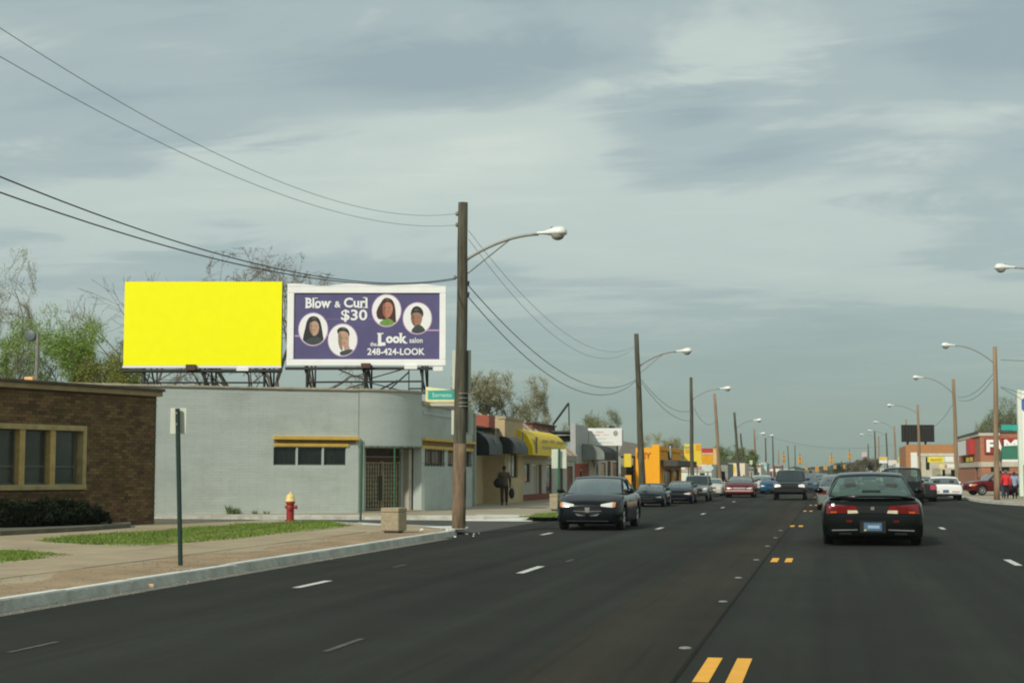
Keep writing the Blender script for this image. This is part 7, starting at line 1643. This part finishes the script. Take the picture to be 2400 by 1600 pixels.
tree(1385, 120, 955, 'olive round tree behind the white banner sign', 25, 110, mat('olive_leaf', (.16, .18, .055), .8, .25, 2, rnd=.25, spec=.2), bark_g, 6000, .09, spread=.6, levels=5, trunk_f=.2)
tree(1555, 150, 1008, 'olive tree behind the orange building', 27, 100, leafB, bark_g, 6000, .11, spread=.65, levels=5, trunk_f=.2)
tree(1705, 190, 1043, 'green tree behind the grey shop beside the tan pole', 31, 60, leafC, bark_g, 4000, .13, spread=.65, levels=5, trunk_f=.15)
tree(1748, 195, 1050, 'wider green tree above the cream shop', 33, 80, leafC, bark_g, 5500, .13, spread=.7, levels=5, trunk_f=.15)
tree(2372, 128, 930, 'budding green tree behind the brick store at the right edge', 35, 110, leafC, bark_g, 3000, .09, spread=.55, levels=6, trunk_f=.3)
tree(2335, 135, 975, 'thin bare tree behind the brick store roof', 36, 70, leafB, bark_g, 1200, .08, spread=.6, levels=5, trunk_f=.3)
tree(2215, 200, 1027, 'faint olive tree behind the orange brick building', 37, 70, leafB, bark_g, 3000, .14, spread=.7, levels=5, trunk_f=.3)
tree(2008, 260, 1074, 'small brown bushy tree far off, left one', 38, 34, mat('brown_olive_leaf', (.15, .14, .09), .9, .25, 1, rnd=.3), bark_d, 3000, .2, spread=.6, levels=4, trunk_f=.1)
tree(2040, 250, 1062, 'small brown bushy tree far off, right one by the dark pole', 39, 34, mat('brown_olive_leaf', (1, 1, 1)), bark_d, 3200, .2, spread=.6, levels=4, trunk_f=.1)
tree(1968, 420, 1088, 'dark green conifer like tree in the far treeline', 40, 20, leafD, bark_d, 2500, .3, spread=.5, levels=4, trunk_f=.1)
# far treeline closing the street: one mass
mb = MB(); rg = random.Random(4)
for i in range(60):
    px = 1862+rg.random()*150; y = 1250+rg.random()*150; x = Xat(px, y); h = (3.0+2.6*abs(math.sin(px*.05))+rg.random()*1.6)*(1.35 if px > 1940 else .9)
    for _ in range(330):
        a, b = rg.uniform(0, 6.28), math.acos(rg.uniform(-.2, 1)); k_ = rg.uniform(.6, 1); c = Vector((x+8*k_*math.sin(b)*math.cos(a), y+3*k_*math.sin(b)*math.sin(a), .8+h*k_*max(0, math.cos(b))))
        n_ = Vector((rg.gauss(0, 1), rg.gauss(0, 1), rg.gauss(0, 1))).normalized(); e1 = n_.orthogonal().normalized(); e2 = n_.cross(e1); s = rg.uniform(.5, 1.3); mb.add([c-e1*s, c+e2*s, c+e1*s, c-e2*s], [(0, 1, 2, 3)])
tag(mb.build('treeline', leafD), 'dark green far treeline at the end of the street', 'trees', kind='stuff')
for px, y, tp, col, lab in ((1905, 450, 1100, (.16, .16, .13), 'dim low block closing the street left of centre'), (1990, 430, 1098, (.30, .24, .19), 'dim tan low block closing the street right of centre')):
    shopbox(lab, px-18, px+16, tp, y, mat('dim'+str(px), col, .9, .2, .3), depth=20, wins=((px-8, px-2, 1103, 1108),))
# small teal roof and dark bulge behind the brick roof
y_ = 60; t = thing('roof_shed', 'pale mint shed roof with dark green dome just behind the corner of the brick building', 'shed', (Xat(385, y_), y_, .1)); x0, x1, x2 = Xat(368, y_), Xat(400, y_), Xat(425, y_)
wob(MB().box(x0, x1, y_, y_+2, .1, Zy(385, 918, y_)), t, 'wall', mat('mint_wall', (.40, .62, .50), .7, .15, 3)); wob(MB().ellipsoid(((x1+x2)/2, y_+1, Zy(410, 940, y_)), ((x2-x1)/2, 1, .45), 14, 8), t, 'dome', mat('dark_teal_dome', (.05, .10, .085), .6, .2, 3), smooth=True)
HAZE = .00022
if HAZE:
    hz_ = MB().box(-700, 700, -60, 1500, -1.2, 24).build('haze', bpy.data.materials.new('haze_volume')); hz_['kind'] = 'stuff'
    m = hz_.data.materials[0]; m.use_nodes = True; m.node_tree.nodes.clear(); o = m.node_tree.nodes.new('ShaderNodeOutputMaterial'); v = m.node_tree.nodes.new('ShaderNodeVolumePrincipled'); v.inputs['Density'].default_value = HAZE; v.inputs['Color'].default_value = (.80, .86, .82, 1); v.inputs['Anisotropy'].default_value = .2
    m.node_tree.links.new(v.outputs[0], o.inputs['Volume'])
tri = sum(len(o.data.polygons) for o in bpy.data.objects if o.type == 'MESH'); print('objects', len(bpy.data.objects), 'polys', tri)
